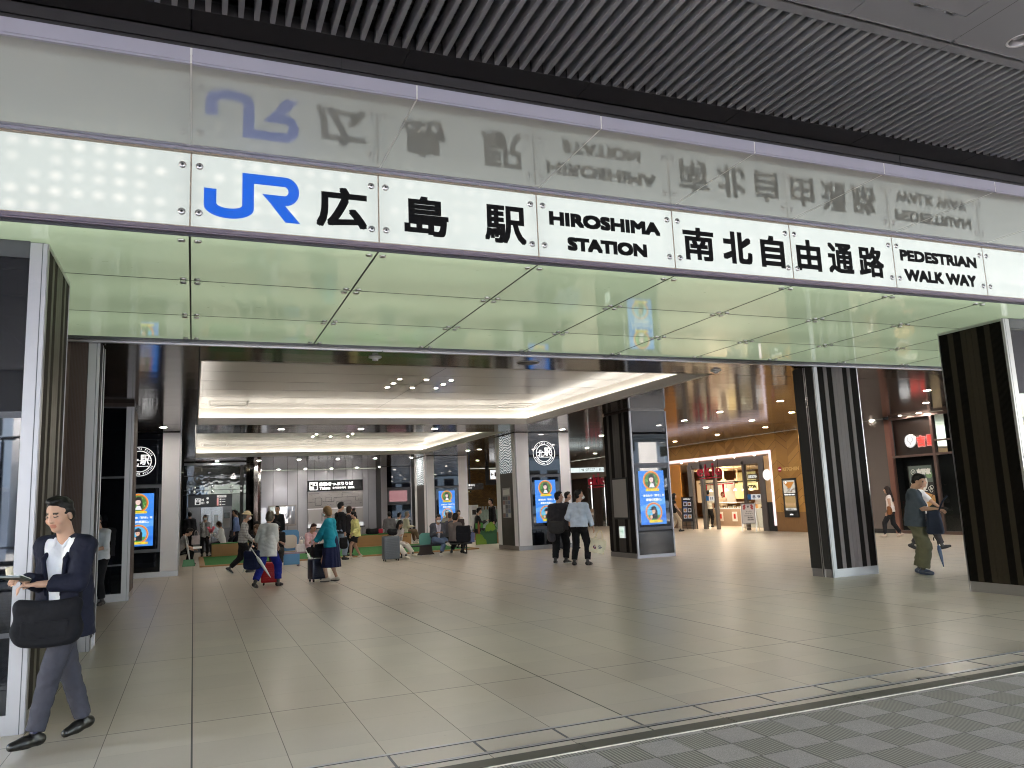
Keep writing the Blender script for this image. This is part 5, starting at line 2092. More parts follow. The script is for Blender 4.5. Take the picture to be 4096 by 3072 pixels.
t = thing('brick_wall', 'gold brick wall far back beyond the ticket gates', 'wall')
mb = MB()
mb.box(11.4, 24, 48.2, 48.4, 0, 3.79, brick_mat())
mb.build('brickwork', t)
t = thing('direction_sign', 'dark hanging sign to the underground passage in front of the gold brick wall', 'sign')
pl = face_y(44.0)
mb = MB()
mb.box(14.6, 16.0, 44.0, 44.1, 2.36, 2.74, M_BSIGN)
mb.box(15.1, 15.2, 44.02, 44.08, 2.74, 3.79, M_GREYP)
mb.build('board', t)
mb = MB()
text(mb, '(地下道北口)', 14.75, 15.45, 2.56, 2.70, wl, pl, .004, .002)
text(mb, '(Underpass)', 14.75, 15.25, 2.43, 2.52, wl, pl, .002, .002)
quad(mb, 14.7, 15.2, 2.22, 2.33, M_BSIGN, pl, .002)
text(mb, '24 hours', 14.8, 15.12, 2.25, 2.30, glow('sign_yellow', lin((240, 200, 40)), .9), pl, .002, .004)
mb.build('lettering', t)
t = thing('direction_sign', 'white lit arrow sign hanging left of the wave patterned column flank', 'sign')
mb = MB()
mb.box(16.15, 16.35, 43.95, 44.05, 2.9, 3.79, M_DARK)
mb.box(16.15, 17.6, 43.95, 44.05, 2.62, 2.9, M_DARK)
mb.build('hanger', t)
mb = MB()
pl = face_y(43.93)
quad(mb, 16.42, 17.4, 2.95, 3.50, wl, pl, .002)
text(mb, '←', 16.46, 16.62, 3.12, 3.34, M_BSIGN, pl, .006, .004)
polyf(mb, rr(16.70, 16.98, 3.10, 3.36, .04), M_BSIGN, pl, .004)
mb.build('sign_face', t)
t = thing('locker_bank', 'low bank of pale green lockers in front of the gold brick wall', 'lockers')
mb = MB()
lk = mat('locker_green', lin((150, 170, 160)), .4, var=.04)
for k in range(7):
    mb.box(15.72 + .2 * k, 15.905 + .2 * k, 44.0, 44.5, 0, 1.17, lk)
mb.build('locker_door', t)
mb = MB()
for k in range(7):
    mb.box(15.88 + .2 * k, 15.895 + .2 * k, 43.985, 44.0, .75, .82, M_DARK)
    mb.box(15.74 + .2 * k, 15.76 + .2 * k, 44.0, 44.3, 1.17, 1.36, M_WHITE, Matrix.Identity(4))
mb.build('handle', t)
mb = MB()
mb.cbox(15.2, 15.66, 44.1, 44.6, 0, 1.47, M_WHITE, .03)
mb.box(15.26, 15.5, 44.09, 44.1, .9, 1.2, M_BSIGN)
tag(mb.build('ticket_gate_cabinet'), 'white upright machine cabinet left of the pale lockers', 'machine')
# ------------------------------------------------------------ food hall front (wall looking towards -x)
XW = 20.9


def chevron_mat():
    m, nt, b = new_mat('chevron_wood')
    g = NB(nt)
    x, y, z, P = g.pos()
    p = .62
    u = g.m('DIVIDE', y, p)
    col_i = g.m('FLOOR', u)
    fr_ = g.m('FRACT', u)
    tri = g.m('ABSOLUTE', g.m('SUBTRACT', g.m('FRACT', g.m('MULTIPLY', u, .5)), .5))
    v = g.m('DIVIDE', g.m('ADD', z, g.m('MULTIPLY', tri, .85)), .27)
    row = g.m('FLOOR', v)
    wn = g.white(g.comb(col_i, row, 1.0))
    n = g.noise(g.comb(y, g.m('MULTIPLY', z, 6.0), x), 5.0, 3.0)
    c = g.mix(wn, lin((176, 126, 58)), lin((206, 154, 80)))
    c = g.mix(g.m('MULTIPLY', n, .3), c, lin((150, 104, 44)))
    gap = g.m('MULTIPLY', g.m('LESS_THAN', g.m('FRACT', v), .07), g.m('GREATER_THAN', g.white(g.comb(row, col_i, 5.0)), .45))
    seam = g.m('LESS_THAN', fr_, .012)
    c = g.mix(g.m('MULTIPLY', g.m('MAXIMUM', gap, g.m('MULTIPLY', seam, .5)), .7), c, lin((70, 44, 16)))
    low = g.m('LESS_THAN', z, .74)
    c = g.mix(low, c, g.mix(g.noise(g.comb(g.m('MULTIPLY', y, 8.0), z, 0.0), 4.0, 2.0), lin((128, 92, 54)), lin((150, 110, 66))))
    g.put(b.inputs['Base Color'], c)
    b.inputs['Roughness'].default_value = .5
    h = g.m('ADD', wn, g.m('MULTIPLY', gap, -1.0))
    g.put(b.inputs['Normal'], g.bump(h, .4, .01))
    return m


M_CHEV = chevron_mat()
OY0, OY1, OZ = 24.62, 34.0, 3.02     # opening
t = thing('food_hall_front', 'wooden chevron shopfront with a glowing white frame round its glass doors', 'shopfront')
mb = MB()
mb.box(XW, XW + .12, 22.9, OY0, 0, 3.79, M_CHEV)
mb.box(XW, XW + .12, OY0, 36.5, OZ, 3.79, M_CHEV)
mb.box(XW, XW + .12, OY1, 36.5, 0, OZ, M_CHEV)
mb.build('wall', t)
mb = MB()
lf = glow('frame_light', lin((255, 226, 232)), 1.05)
mb.box(XW - .015, XW + .16, OY0 - .13, OY0, .22, OZ + .13, lf)
mb.box(XW - .015, XW + .16, OY0, OY1, OZ, OZ + .13, lf)
mb.box(XW - .015, XW + .16, OY0 - .13, OY0, 0, .22, M_DARK)
mb.build('light_frame', t)
mb = MB()
sd_ = mat('door_steel', lin((112, 106, 104)), .35, .25, var=.1)
XD = XW + .15
for y0, y1, x0 in ((30.0, 30.32, XD - .05), (29.25, 29.45, XD), (28.40, 28.52, XD), (25.12, 25.42, XD - .05), (26.40, 26.52, XD)):
    mb.box(x0, x0 + .14, y0, y1, 0, 2.84, sd_)
mb.box(XD, XD + .14, 25.12, 30.3, 2.68, 2.98, sd_)
mb.build('door_frame', t)
for a in ((25.42, 26.40, .1, 2.68), (28.52, 29.25, .1, 2.68), (30.34, 30.96, .93, 2.9)):
    mb = MB()
    mb.box(XD + .06, XD + .07, *a, M_PANE)
    mb.build('door_glass', t)
mb = MB()
pl = face_x(XD + .055)
stk = glow('door_sticker', lin((215, 222, 228)), .5)
for a, b_ in ((-29.2, -28.56), (-26.36, -25.46)):
    quad(mb, a, b_, 1.24, 1.45, stk, pl, .002)
    quad(mb, a, a + .22, 1.24, 1.45, mat('sticker_blue', lin((30, 110, 180)), .5), pl, .004)
    text(mb, '8 9', a + .32, b_ - .12, 1.28, 1.41, mat('sticker_navy', lin((30, 50, 90)), .5), pl, .004, .004)
mb.build('door_sticker', t)
mb = MB()      # hall behind the doors
hw = mat('hall_cream', lin((206, 170, 124)), .6, var=.08)
mb.box(XW + .12, 33, 23.4, 23.5, 0, 3.02, hw)
mb.box(32.9, 33, 23.5, 48, 0, 3.1, mat('hall_back_tan', lin((160, 116, 78)), .6, var=.1))
mb.box(XW + .6, 33, 47.9, 48, 0, 3.1, mat('hall_end_tan', lin((176, 126, 80)), .6))
mb.box(XW + .12, 33, 23.4, 48, 3.04, 3.1, mat('hall_ceiling', lin((150, 128, 110)), .5))
mb.box(XW + .13, XW + .2, 24.62, 25.10, 1.12, 2.95, hw)
mb.box(XW + .13, XW + .3, 24.62, 25.10, 0, 1.12, M_DARK)
mb.build('hall_wall', t)
mb = MB()
mb.box(XW + .13, XW + .19, 30.97, 31.9, .93, 2.95, mat('orange_wood_panel', lin((214, 142, 60)), .45, var=.08))
mb.box(XW + .13, XW + .19, 30.34, 33.9, 0, .93, mat('hall_dado', lin((120, 96, 76)), .6))
mb.box(XW + .13, XW + .19, 31.9, 34.0, .93, 2.95, M_WOODW)
mb.build('wood_side_panel', t)
mb = MB()
M = Matrix.Translation((XW + .12, 24.95, 2.19)) @ Matrix.Rotation(R(-90), 4, 'Y')
mb.lathe([(.22, 0), (.22, .03)], glow('round_white', lin((250, 246, 240)), .95), 28, M)
mb.build('round_sign', t)
mb = MB()
ck = mat('rack_cream', lin((226, 204, 170)), .5)
for k in range(8):
    y = 31.3 + .42 * k
    mb.box(23.8, 27.5, y - .02, y + .02, 2.70 + .03 * (k % 2), 2.74 + .03 * (k % 2), ck)
for k in range(6):
    mb.box(24 + .7 * k, 24.04 + .7 * k, 31.0, 34.6, 2.80, 2.84, ck)
for y in (31.9, 33.0):
    mb.box(25, 25.06, y, y + .06, 2.2, 2.7, ck)
    mb.box(24.95, 25.1, y - .1, y + .16, 2.12, 2.24, ck)
mb.box(24.9, 24.94, 29.5, 35, 2.06, 2.11, M_DARK)
mb.build('ceiling_rack', t)
mb = MB()
mb.box(27, 27.05, 34.9, 37.8, 2.02, 2.07, M_RED)
for y in (37.25, 35.7):
    mb.box(27, 27.06, y, y + .08, 0, 2.02, M_RED)
mb.build('red_frame', t)
for i, (x, y0, y1, z0, z1, c, s) in enumerate(((30, 38.6, 40.2, .9, 2.3, (150, 92, 58), .7), (29, 36.6, 37.6, 1.5, 1.95, (190, 96, 66), .8), (30, 40.6, 42.4, 1.0, 2.4, (196, 150, 96), .8), (29.5, 35.0, 36.2, .5, 1.4, (120, 84, 62), .7),
                                               (25.0, 31.55, 32.15, 1.24, 1.63, (244, 204, 30), .95), (27, 33.0, 34.4, 1.75, 2.6, (206, 176, 50), .6), (29, 34.0, 34.9, .8, 2.2, (216, 176, 120), .8))):
    mb = MB()
    mb.box(x, x + .06, y0, y1, z0, z1, glow('hall_lightbox_%d' % i, lin(c), s))
    mb.build('lit_panel', t)
t = thing('yellow_sign', 'yellow lit sign with black letters inside the food hall', 'sign')
mb = MB()
mb.box(24.5, 24.56, 29.85, 31.45, 1.64, 1.98, glow('sign_yellow_box', lin((244, 200, 20)), .95))
mb.build('sign_box', t)
mb = MB()
text(mb, 'MENTON', -30.9, -29.9, 1.70, 1.88, M_BSIGN, face_x(24.5), .012, .003)
mb.build('lettering', t)
t = thing('white_letter_sign', 'small lit sign of white characters above the food hall door', 'sign')
mb = MB()
mb.box(22.50, 22.56, 27.34, 28.0, 2.10, 2.32, mat('sign_brown', lin((92, 76, 66)), .5))
mb.build('board', t)
mb = MB()
text(mb, '立町カヌレ', -27.95, -27.38, 2.14, 2.28, wl, face_x(22.50), .008, .003)
mb.build('lettering', t)
# counter with display case
t = thing('shop_counter', 'pale counter with a lit glass display case just inside the food hall doors', 'counter')
mb = MB()
mb.box(23.5, 24.2, 29.95, 32.2, 0, .80, mat('counter_taupe', lin((168, 148, 130)), .5, var=.05))
mb.box(23.0, 23.6, 26.4, 29.3, 0, .82, M_WHITE)
mb.build('base', t)
mb = MB()
mb.box(23.55, 24.15, 30.0, 32.1, .80, .84, glow('case_light', lin((250, 246, 230)), 1.0))
rs = random.Random(4)
for k in range(24):
    y = 30.05 + k * .085
    mb.box(23.6, 23.75, y, y + .06, .84, .84 + rs.uniform(.04, .12), mat('cake_%d' % (k % 4), lin(((236, 220, 190), (196, 140, 80), (240, 240, 236), (120, 70, 50))[k % 4]), .6))
for k in range(14):
    y = 26.6 + k * .19
    mb.box(23.1, 23.25, y, y + .1, .82, .82 + rs.uniform(.06, .2), mat('cake_%d' % (k % 4), lin(((236, 220, 190), (196, 140, 80), (240, 240, 236), (120, 70, 50))[k % 4]), .6))
mb.build('display', t)
mb = MB()
mb.box(23.52, 23.53, 29.98, 32.15, .80, 1.08, M_PANE)
mb.box(23.52, 24.18, 29.98, 32.15, 1.08, 1.10, M_WHITE)
mb.build('glass_case', t)
mb = MB()
for y0 in (31.25, 30.2):
    mb.box(23.485, 23.5, y0, y0 + .36, .22, .66, M_WHITE)
    mb.box(23.48, 23.485, y0 + .1, y0 + .24, .34, .56, mat('print_red', lin((190, 40, 40)), .5))
mb.build('poster', t)
# pendants
pd = None
for i, (x, y, z) in enumerate(((24.5, 33.43, 1.70), (24.5, 32.15, 1.70), (24.5, 31.48, 1.70), (24.5, 30.81, 1.69), (24.5, 30.26, 1.68))):
    if pd is None:
        pd = thing('pendant_lamp', 'small glowing cone pendant lamp over the shop counter', 'lamp', (x, y, z), 0, 'row of pendant lamps in the food hall')
        mb = MB()
        mb.tube([(0, 0, .06), (0, 0, 1.34)], .006, M_DARK, 6)
        mb.build('cord', pd)
        mb = MB()
        mb.lathe([(.10, -.06), (.02, .06)], glow('pendant_glow', (1, .82, .5), 5.0), 14)
        mb.build('lamp_shade', pd, True)
    else:
        o = dup(pd, (x, y, z))
# warm lamps of the hall itself
for k, (x, y) in enumerate(((22.6, 27.4), (22.6, 30.4), (24.6, 32.6), (27.0, 35.5), (28.5, 39.5), (25.5, 29.0))):
    ld = bpy.data.lights.new('hall_lamp', 'AREA')
    ld.shape = 'DISK'
    ld.size = .5
    ld.energy = 42 * EX * 3.36
    ld.color = (1.0, .80, .56)
    lo = bpy.data.objects.new('hall_lamp', ld)
    COL.objects.link(lo)
    lo.location = (x, y, 3.0)
hd = None
for k, (x, y) in enumerate(((21.25, 25.9), (21.25, 27.2), (21.25, 28.6), (21.25, 29.9), (21.25, 31.1))):
    o = dup(dl, (x, y, 3.018)) if True else None
    o['label'] = 'small round downlight in the lintel over the food hall doors'
    o['group'] = 'downlights over the food hall doors'
# red letters
t = thing('letter_sign', 'red standing letters spelling ekie above the food hall doors', 'sign')
XL = 20.62
pl = face_x(XL)
mb = MB()
for ch, y0, y1, z0, z1 in (('e', 28.96, 28.58, 2.30, 2.63), ('k', 28.42, 28.04, 2.30, 2.82), ('i', 27.90, 27.80, 2.30, 2.84), ('e', 27.66, 27.27, 2.30, 2.62)):
    for dd in (0, .02, .04, .06):
        text(mb, ch, -y0, -y1, z0, z1, M_RED, pl, .009, dd)
mb.build('letter', t)
mb = MB()
mb.box(XL - .06, XL, 27.27, 28.95, 2.20, 2.235, M_RED)
for y in (28.75, 27.5):
    mb.box(XL - .02, XL, y, y + .02, 2.23, 3.0, M_DARK)
mb.build('base_bar', t)
# wall letters, wall screen
t = thing('wall_lettering', 'red disc and pale KITCHEN letters on the wooden wall', 'sign')
mb = MB()
pl = face_x(XW)
disc(mb, -24.06, 2.36, .10, mat('disc_red', lin((190, 40, 60)), .4), pl, .006, 24)
text(mb, 'ekie', -24.13, -23.99, 2.33, 2.38, wl, pl, .003, .008)
text(mb, 'KITCHEN', -23.90, -23.02, 2.28, 2.42, mat('letter_tan', lin((224, 184, 116)), .5), pl, .012, .006)
mb.build('lettering', t)
t = thing('food_screen', 'tall black wall screen with food pictures on the wooden wall', 'screen')
mb = MB()
mb.box(XW - .05, XW, 23.22, 23.97, .54, 2.0, M_DARK)
mb.build('housing', t)
pl = face_x(XW - .05)
mb = MB()
quad(mb, -23.90, -23.28, 1.44, 1.92, G('cream', (226, 216, 196), .85), pl, .001)
polyf(mb, [(-23.88, 1.86), (-23.30, 1.86), (-23.58, 1.56)], G('orange', (216, 140, 60), .85), pl, .002)
disc(mb, -23.75, 1.85, .05, wl, pl, .003, 14)
rs = random.Random(2)
for k in range(36):
    a, b_ = rs.uniform(-23.88, -23.32), rs.uniform(1.46, 1.60)
    quad(mb, a, a + .04, b_, b_ + .03, G('p%d' % (k % 3), ((60, 60, 60), (240, 240, 240), (150, 110, 90))[k % 3], .8), pl, .003 + k * 1e-5)
quad(mb, -23.88, -23.30, .90, 1.33, G('bread', (196, 160, 104), .75), pl, .001)
for k in range(4):
    disc(mb, -23.80 + .14 * k, 1.02, .075, G('bun', (214, 170, 120), .8), pl, .002 + k * 1e-4, 16, .05)
quad(mb, -23.88, -23.30, .80, .89, G('strip', (224, 220, 210), .85), pl, .001)
text(mb, '中国四国大集合の旨揃え', -23.89, -23.30, 1.36, 1.41, wl, pl, .002, .002)
text(mb, '広島駅ビル', -23.75, -23.45, .82, .87, M_BSIGN, pl, .002, .003)
text(mb, 'ekie', -23.68, -23.50, .62, .68, wl, pl, .004, .002)
mb.build('screen_image', t)
# second shop front farther along
t = thing('dark_shopfront', 'distant dark brown shopfront with chrome pilasters left of the lit advert column', 'shopfront')
mb = MB()
mb.box(XW, XW + .12, 36.6, 46, 2.75, 3.79, mat('ribbed_beige_wall', lin((120, 108, 96)), .6))
for k in range(60):
    y = 36.7 + .155 * k
    mb.box(XW - .02, XW, y, y + .07, 3.2, 3.79, mat('ribbed_beige_wall', lin((120, 108, 96)), .6))
mb.box(XW + .4, XW + .5, 36.6, 46, 0, 2.75, mat('shop_umber', lin((44, 30, 26)), .4, var=.2))
mb.build('wall', t)
mb = MB()
for y in (40.2, 38.65, 37.2, 42.8):
    for k in range(4):
        mb.tube([(XW + .3, y + .1 * k, 0), (XW + .3, y + .1 * k, 2.75)], .045, chm, 10)
mb.build('chrome_pilaster', t)
mb = MB()
mb.box(XW + .36, XW + .39, 37.2, 38.4, .1, 2.6, glow('shop_glow', lin((206, 146, 96)), .55))
mb.build('lit_window', t)
t = thing('lit_sign_strip', 'long white lit direction strip high in front of the dark brown shopfront', 'sign')
mb = MB()
mb.box(18.4, 21.6, 38.0, 38.1, 2.965, 3.24, M_DARK)
mb.build('housing', t)
mb = MB()
pl = face_y(38.0)
quad(mb, 18.42, 21.58, 2.98, 3.23, glow('strip_white', lin((226, 244, 244)), .95), pl, .002)
text(mb, '↑', 19.5, 19.58, 3.05, 3.18, M_BSIGN, pl, .004, .004)
text(mb, 'JR線のりば', 19.75, 20.35, 3.12, 3.19, M_BSIGN, pl, .002, .004)
text(mb, 'JR Lines', 19.75, 20.25, 3.03, 3.09, M_BSIGN, pl, 0, .004)
for x_ in (19.62, 20.62, 20.70, 20.84):
    disc(mb, x_, 3.155, .022, M_BSIGN, pl, .004, 12)
    quad(mb, x_ - .02, x_ + .02, 3.05, 3.13, M_BSIGN, pl, .004)
text(mb, 'お手洗', 20.95, 21.15, 3.10, 3.17, M_BSIGN, pl, 0, .004)
quad(mb, 19.40, 19.41, 2.99, 3.22, M_GREYP, pl, .004)
quad(mb, 20.45, 20.46, 2.99, 3.22, M_GREYP, pl, .004)
mb.build('sign_face', t)
t = thing('letter_sign', 'distant red ekie letters over the dark brown shopfront', 'sign')
mb = MB()
pl = face_x(20.5)
for ch, y0, y1, z0, z1 in (('e', 39.1, 38.65, 2.28, 2.66), ('k', 38.5, 38.1, 2.28, 2.86), ('i', 37.98, 37.86, 2.28, 2.9), ('e', 37.75, 37.3, 2.28, 2.66)):
    for dd in (0, .03, .06):
        text(mb, ch, -y0, -y1, z0, z1, M_RED, pl, .009, dd)
mb.build('letter', t)
mb = MB()
mb.box(20.45, 20.5, 37.3, 39.1, 2.14, 2.19, M_RED)
mb.build('base_bar', t)

# ------------------------------------------------------------ beef bowl shop on the right
XY = 21.5
t = thing('taupe_wall', 'plain taupe wall between the wooden shopfront and the beef bowl shop', 'wall')
mb = MB()
mb.box(XY, XY + .12, 19.46, 22.9, 0, 3.79, M_TAUPE)
mb.box(XW + .12, XY, 22.78, 22.9, 0, 3.79, M_TAUPE)
mb.box(XY - .01, XY, 19.46, 22.78, 0, .14, M_DARK)
mb.build('wall_sheet', t)
t = thing('beef_bowl_shop', 'dark glazed beef bowl shopfront with bronze framing at the far right', 'shopfront')
mb = MB()
bf = mat('bronze_frame', lin((112, 92, 86)), .35, .6, var=.1)
mb.box(XY - .05, XY + .08, 19.26, 19.46, 0, 3.74, mat('copper_jamb', lin((150, 108, 96)), .3, .7))
mb.box(XY - .04, XY + .06, 17.63, 17.72, 0, 3.79, bf)
mb.box(XY - .04, XY + .06, 12.6, 12.7, 0, 3.79, bf)
mb.box(XY - .04, XY + .06, 15.2, 15.28, 0, 3.79, bf)
mb.box(XY - .035, XY + .05, 17.72, 19.26, 2.45, 2.52, bf)
mb.box(XY - .035, XY + .05, 12.7, 17.63, 2.45, 2.52, bf)
mb.box(XY - .035, XY + .05, 12.7, 17.63, 2.88, 2.93, bf)
mb.box(XY - .035, XY + .05, 12.7, 19.26, 3.70, 3.79, bf)
mb.box(XY - .035, XY + .05, 12.7, 19.26, 0, .10, bf)
mb.build('window_frame', t)
mb = MB()
mb.box(XY + .01, XY + .02, 12.7, 17.63, .1, 2.45, M_PANE)
mb.box(XY + .01, XY + .02, 17.72, 19.26, .1, 2.45, M_PANE)
mb.box(XY + .01, XY + .02, 12.7, 17.63, 2.52, 3.70, M_PANE)
mb.build('window_glass', t)
mb = MB()
mb.box(XY + .6, XY + .7, 8, 19.6, 0, 2.5, mat('shop_interior_dark', lin((26, 24, 24)), .6))
mb.box(XY + .16, XY + .22, 17.72, 19.3, 2.45, 3.75, mat('sign_backing_brown', lin((36, 24, 18)), .35))
mb.box(XY + .6, XY + .7, 8, 17.7, 2.5, 3.8, mat('shop_interior_dark', lin((26, 24, 24)), .6))
mb.box(XY, XY + .12, 4, 12.6, 0, 3.8, M_TAUPE)
mb.box(XY, XY + .7, 19.46, 19.5, 0, 3.8, M_DARK)
mb.build('interior', t)
t = thing('round_logo_sign', 'round white lit sign with antler mark and red characters on the beef bowl shop', 'sign')
pl = face_x(XY + .10)
mb = MB()
hot = glow('logo_white', (1, 1, 1), 1.0, (.1, .1, .1))
M = Matrix.Translation((XY + .16, 18.62, 2.97)) @ Matrix.Rotation(R(-90), 4, 'Y')
mb.lathe([(.215, 0), (.215, .06)], M_WHITE, 40, M)
disc(mb, -18.62, 2.97, .212, hot, pl, .002, 40)
dkb = mat('logo_ink', lin((70, 60, 56)), .5)
for sg in (-1, 1):
    pts = [(-18.62, 2.85), (-18.62 + sg * .03, 2.93), (-18.62 + sg * .09, 2.97), (-18.62 + sg * .105, 3.03), (-18.62 + sg * .075, 3.09)]
    pline(mb, pts, .009, dkb, pl, .004 + .0004 * sg)
for k in range(18):
    a = math.pi + math.pi * (k + .5) / 18
    cu, cw = -18.62 + .185 * math.cos(a), 2.97 + .185 * math.sin(a)
    pline(mb, [(cu - .014 * math.cos(a + .9), cw - .014 * math.sin(a + .9)), (cu + .014 * math.cos(a + .9), cw + .014 * math.sin(a + .9))], .004, dkb, pl, .004)
mb.build('logo_disc', t)
mb = MB()
hr = glow('logo_red', (1.0, .05, .03), 1.0, (.1, .02, .02))
hw_ = glow('logo_halo', (1.0, .42, .38), 1.0, (.1, .1, .1))
for ch, a, b_ in (('吉', -18.37, -18.05), ('野', -17.99, -17.74)):
    text(mb, ch, a - .02, b_ + .02, 2.74, 3.13, hw_, pl, .026, .002)
    text(mb, ch, a, b_, 2.76, 3.11, hr, pl, .018, .006)
mb.build('lettering', t)
t = thing('food_poster', 'tall chalkboard poster of a beef bowl and grilled fish in the shop window', 'poster')
pl = face_x(XY - .002)
mb = MB()
quad(mb, -18.76, -17.84, .45, 2.16, mat('poster_black', lin((34, 36, 36)), .4), pl, .001)
quad(mb, -18.72, -17.87, 1.62, 2.15, mat('poster_slate', lin((92, 104, 100)), .4), pl, .002)
mb.build('sheet', t)
mb = MB()
disc(mb, -18.37, 1.62, .31, mat('bowl_white', lin((216, 212, 204)), .4), pl, .003, 32, .30)
disc(mb, -18.40, 1.66, .27, mat('beef_brown', lin((128, 84, 50)), .4), pl, .004, 32, .22)
rs = random.Random(6)
for k in range(60):
    a, q = rs.uniform(0, 6.28), math.sqrt(rs.random())
    disc(mb, -18.40 + .24 * q * math.cos(a), 1.67 + .19 * q * math.sin(a), rs.uniform(.02, .05), mat('beef_%d' % (k % 4), lin(((168, 116, 72), (104, 64, 36), (190, 146, 98), (140, 92, 54))[k % 4]), .4), pl, .005 + k * 2e-5, 7, rs.uniform(.012, .028))
disc(mb, -17.98, 1.86, .12, mat('side_green', lin((120, 150, 110)), .4), pl, .0045, 18)
polyf(mb, [(-18.62, 1.22), (-18.2, 1.32), (-17.86, 1.20), (-17.85, 1.0), (-18.1, .86), (-18.55, .84), (-18.66, 1.0)], mat('fish_tan', lin((196, 150, 96)), .4), pl, .003)
polyf(mb, [(-18.5, 1.14), (-18.1, 1.22), (-17.95, 1.08), (-18.25, .95), (-18.5, .98)], mat('fish_light', lin((228, 190, 130)), .4), pl, .004)
pline(mb, [(-17.86, 1.3), (-18.1, 1.0)], .008, mat('chopstick', lin((70, 30, 20)), .4), pl, .006)
mb.build('picture', t)
mb = MB()
chalk = mat('chalk_white', lin((236, 236, 230)), .6)
ring(mb, -18.56, 1.96, .07, .085, chalk, pl, .006, 20)
pline(mb, [(-18.60, 2.0), (-18.56, 1.93), (-18.52, 2.0)], .006, chalk, pl, .006)
text(mb, '吉野家', -18.42, -17.90, 1.86, 2.06, chalk, pl, .012, .006)
text(mb, 'に', -18.22, -18.10, 1.34, 1.46, chalk, pl, .006, .006)
for cu, cw in ((-18.0, 1.42), (-17.93, 1.46), (-17.96, 1.36)):
    ring(mb, cu, cw, .05, .062, chalk, pl, .006, 14)
text(mb, 'け', -18.0, -17.86, .62, .80, chalk, pl, .006, .006)
mb.build('lettering', t)
mb = MB()
quad(mb, -18.2, -17.84, .40, .52, mat('poster_orange', lin((196, 96, 40)), .4), pl, .007)
text(mb, 'ほっけ定食', -18.17, -17.87, .42, .50, chalk, pl, .003, .009)
mb.build('caption_strip', t)
mb = MB()
WV = gloss_panel_mat('mirror_wave', (.30, .34, .42), .06, 2.0, wave=.4, wscale=4)
mb.box(XY + .3, XY + .32, 16.5, 17.3, 2.0, 2.7, WV)
tag(mb.build('window_screen'), 'dim bluish screen behind the dark shop glass at far right', 'screen')
for yy, e_ in ((18.9, 30), (18.2, 30)):
    ld = bpy.data.lights.new('sign_spot', 'SPOT')
    ld.energy = 6 * EX * 3.36
    ld.spot_size = R(60)
    ld.color = (1, .75, .4)
    lo = bpy.data.objects.new('sign_spot', ld)
    COL.objects.link(lo)
    lo.location = (XY + .05, yy, 3.74)
o = dup(dl, (XY - .25, 18.6, CZ - .002))
o['label'] = 'small round lit downlight right above the round white logo sign'
o['group'] = 'round downlights in the dark glossy ceiling'
o['label'] = 'small round lit downlight set flush in the dark glossy ceiling'

# ------------------------------------------------------------ easel boards
def easel(label, x, y, rz, w, z0, z1, art):
    t = thing('easel_board', label, 'easel board', (x, y, 0), R(rz))
    mb = MB()
    for sx in (-1, 1):
        mb.tube([(sx * w / 2, -.02, 0), (sx * w / 2, .05, z1 + .02)], .014, art['leg'], 6)
        mb.tube([(sx * w / 2, .38, 0), (sx * w / 2, .07, z1 - .15)], .012, art['leg'], 6)
    mb.tube([(-w / 2, .0, z0 * .55), (w / 2, .0, z0 * .55)], .01, art['leg'], 6)
    mb.tube([(-w / 2, .26, z0 * .9), (w / 2, .26, z0 * .9)], .01, art['leg'], 6)
    mb.build('stand', t)
    T = Matrix.Rotation(R(-3.5), 4, 'X')
    mb = MB()
    mb.box(-w / 2, w / 2, -.03, .0, z0, z1, art['frame'], T)
    mb.build('board', t)
    pl = lambda u, ww, d: T @ Vector((u, -.03 - d, ww))
    mb = MB()
    quad(mb, -w / 2 + .03, w / 2 - .03, z0 + .03, z1 - .03, art['bg'], pl, .002)
    art['draw'](mb, pl, -w / 2 + .03, w / 2 - .03, z0 + .03, z1 - .03)
    mb.build('printing', t)
    return t


def art_menu(mb, pl, a, b_, c, d):
    rs = random.Random(3)
    W, H = b_ - a, d - c
    text(mb, 'テイクアウトメニュー', a + .03, b_ - .05, d - .09, d - .03, wl, pl, .003, .004)
    for j in range(3):
        for i in range(2):
            u0, w0 = a + W * (.08 + .46 * i), c + H * (.10 + .27 * j)
            quad(mb, u0, u0 + W * .38, w0, w0 + H * .17, mat('menu_white', lin((206, 210, 226)), .5), pl, .004)
            disc(mb, u0 + W * .19, w0 + H * .085, W * .13, mat('menu_food%d' % ((i + j) % 3), lin(((150, 90, 60), (200, 150, 90), (70, 60, 60))[(i + j) % 3]), .5), pl, .006, 14)
        quad(mb, a + W * .08, a + W * .5, c + H * (.285 + .27 * j), c + H * (.305 + .27 * j), mat('menu_blue', lin((110, 130, 220)), .5), pl, .004)


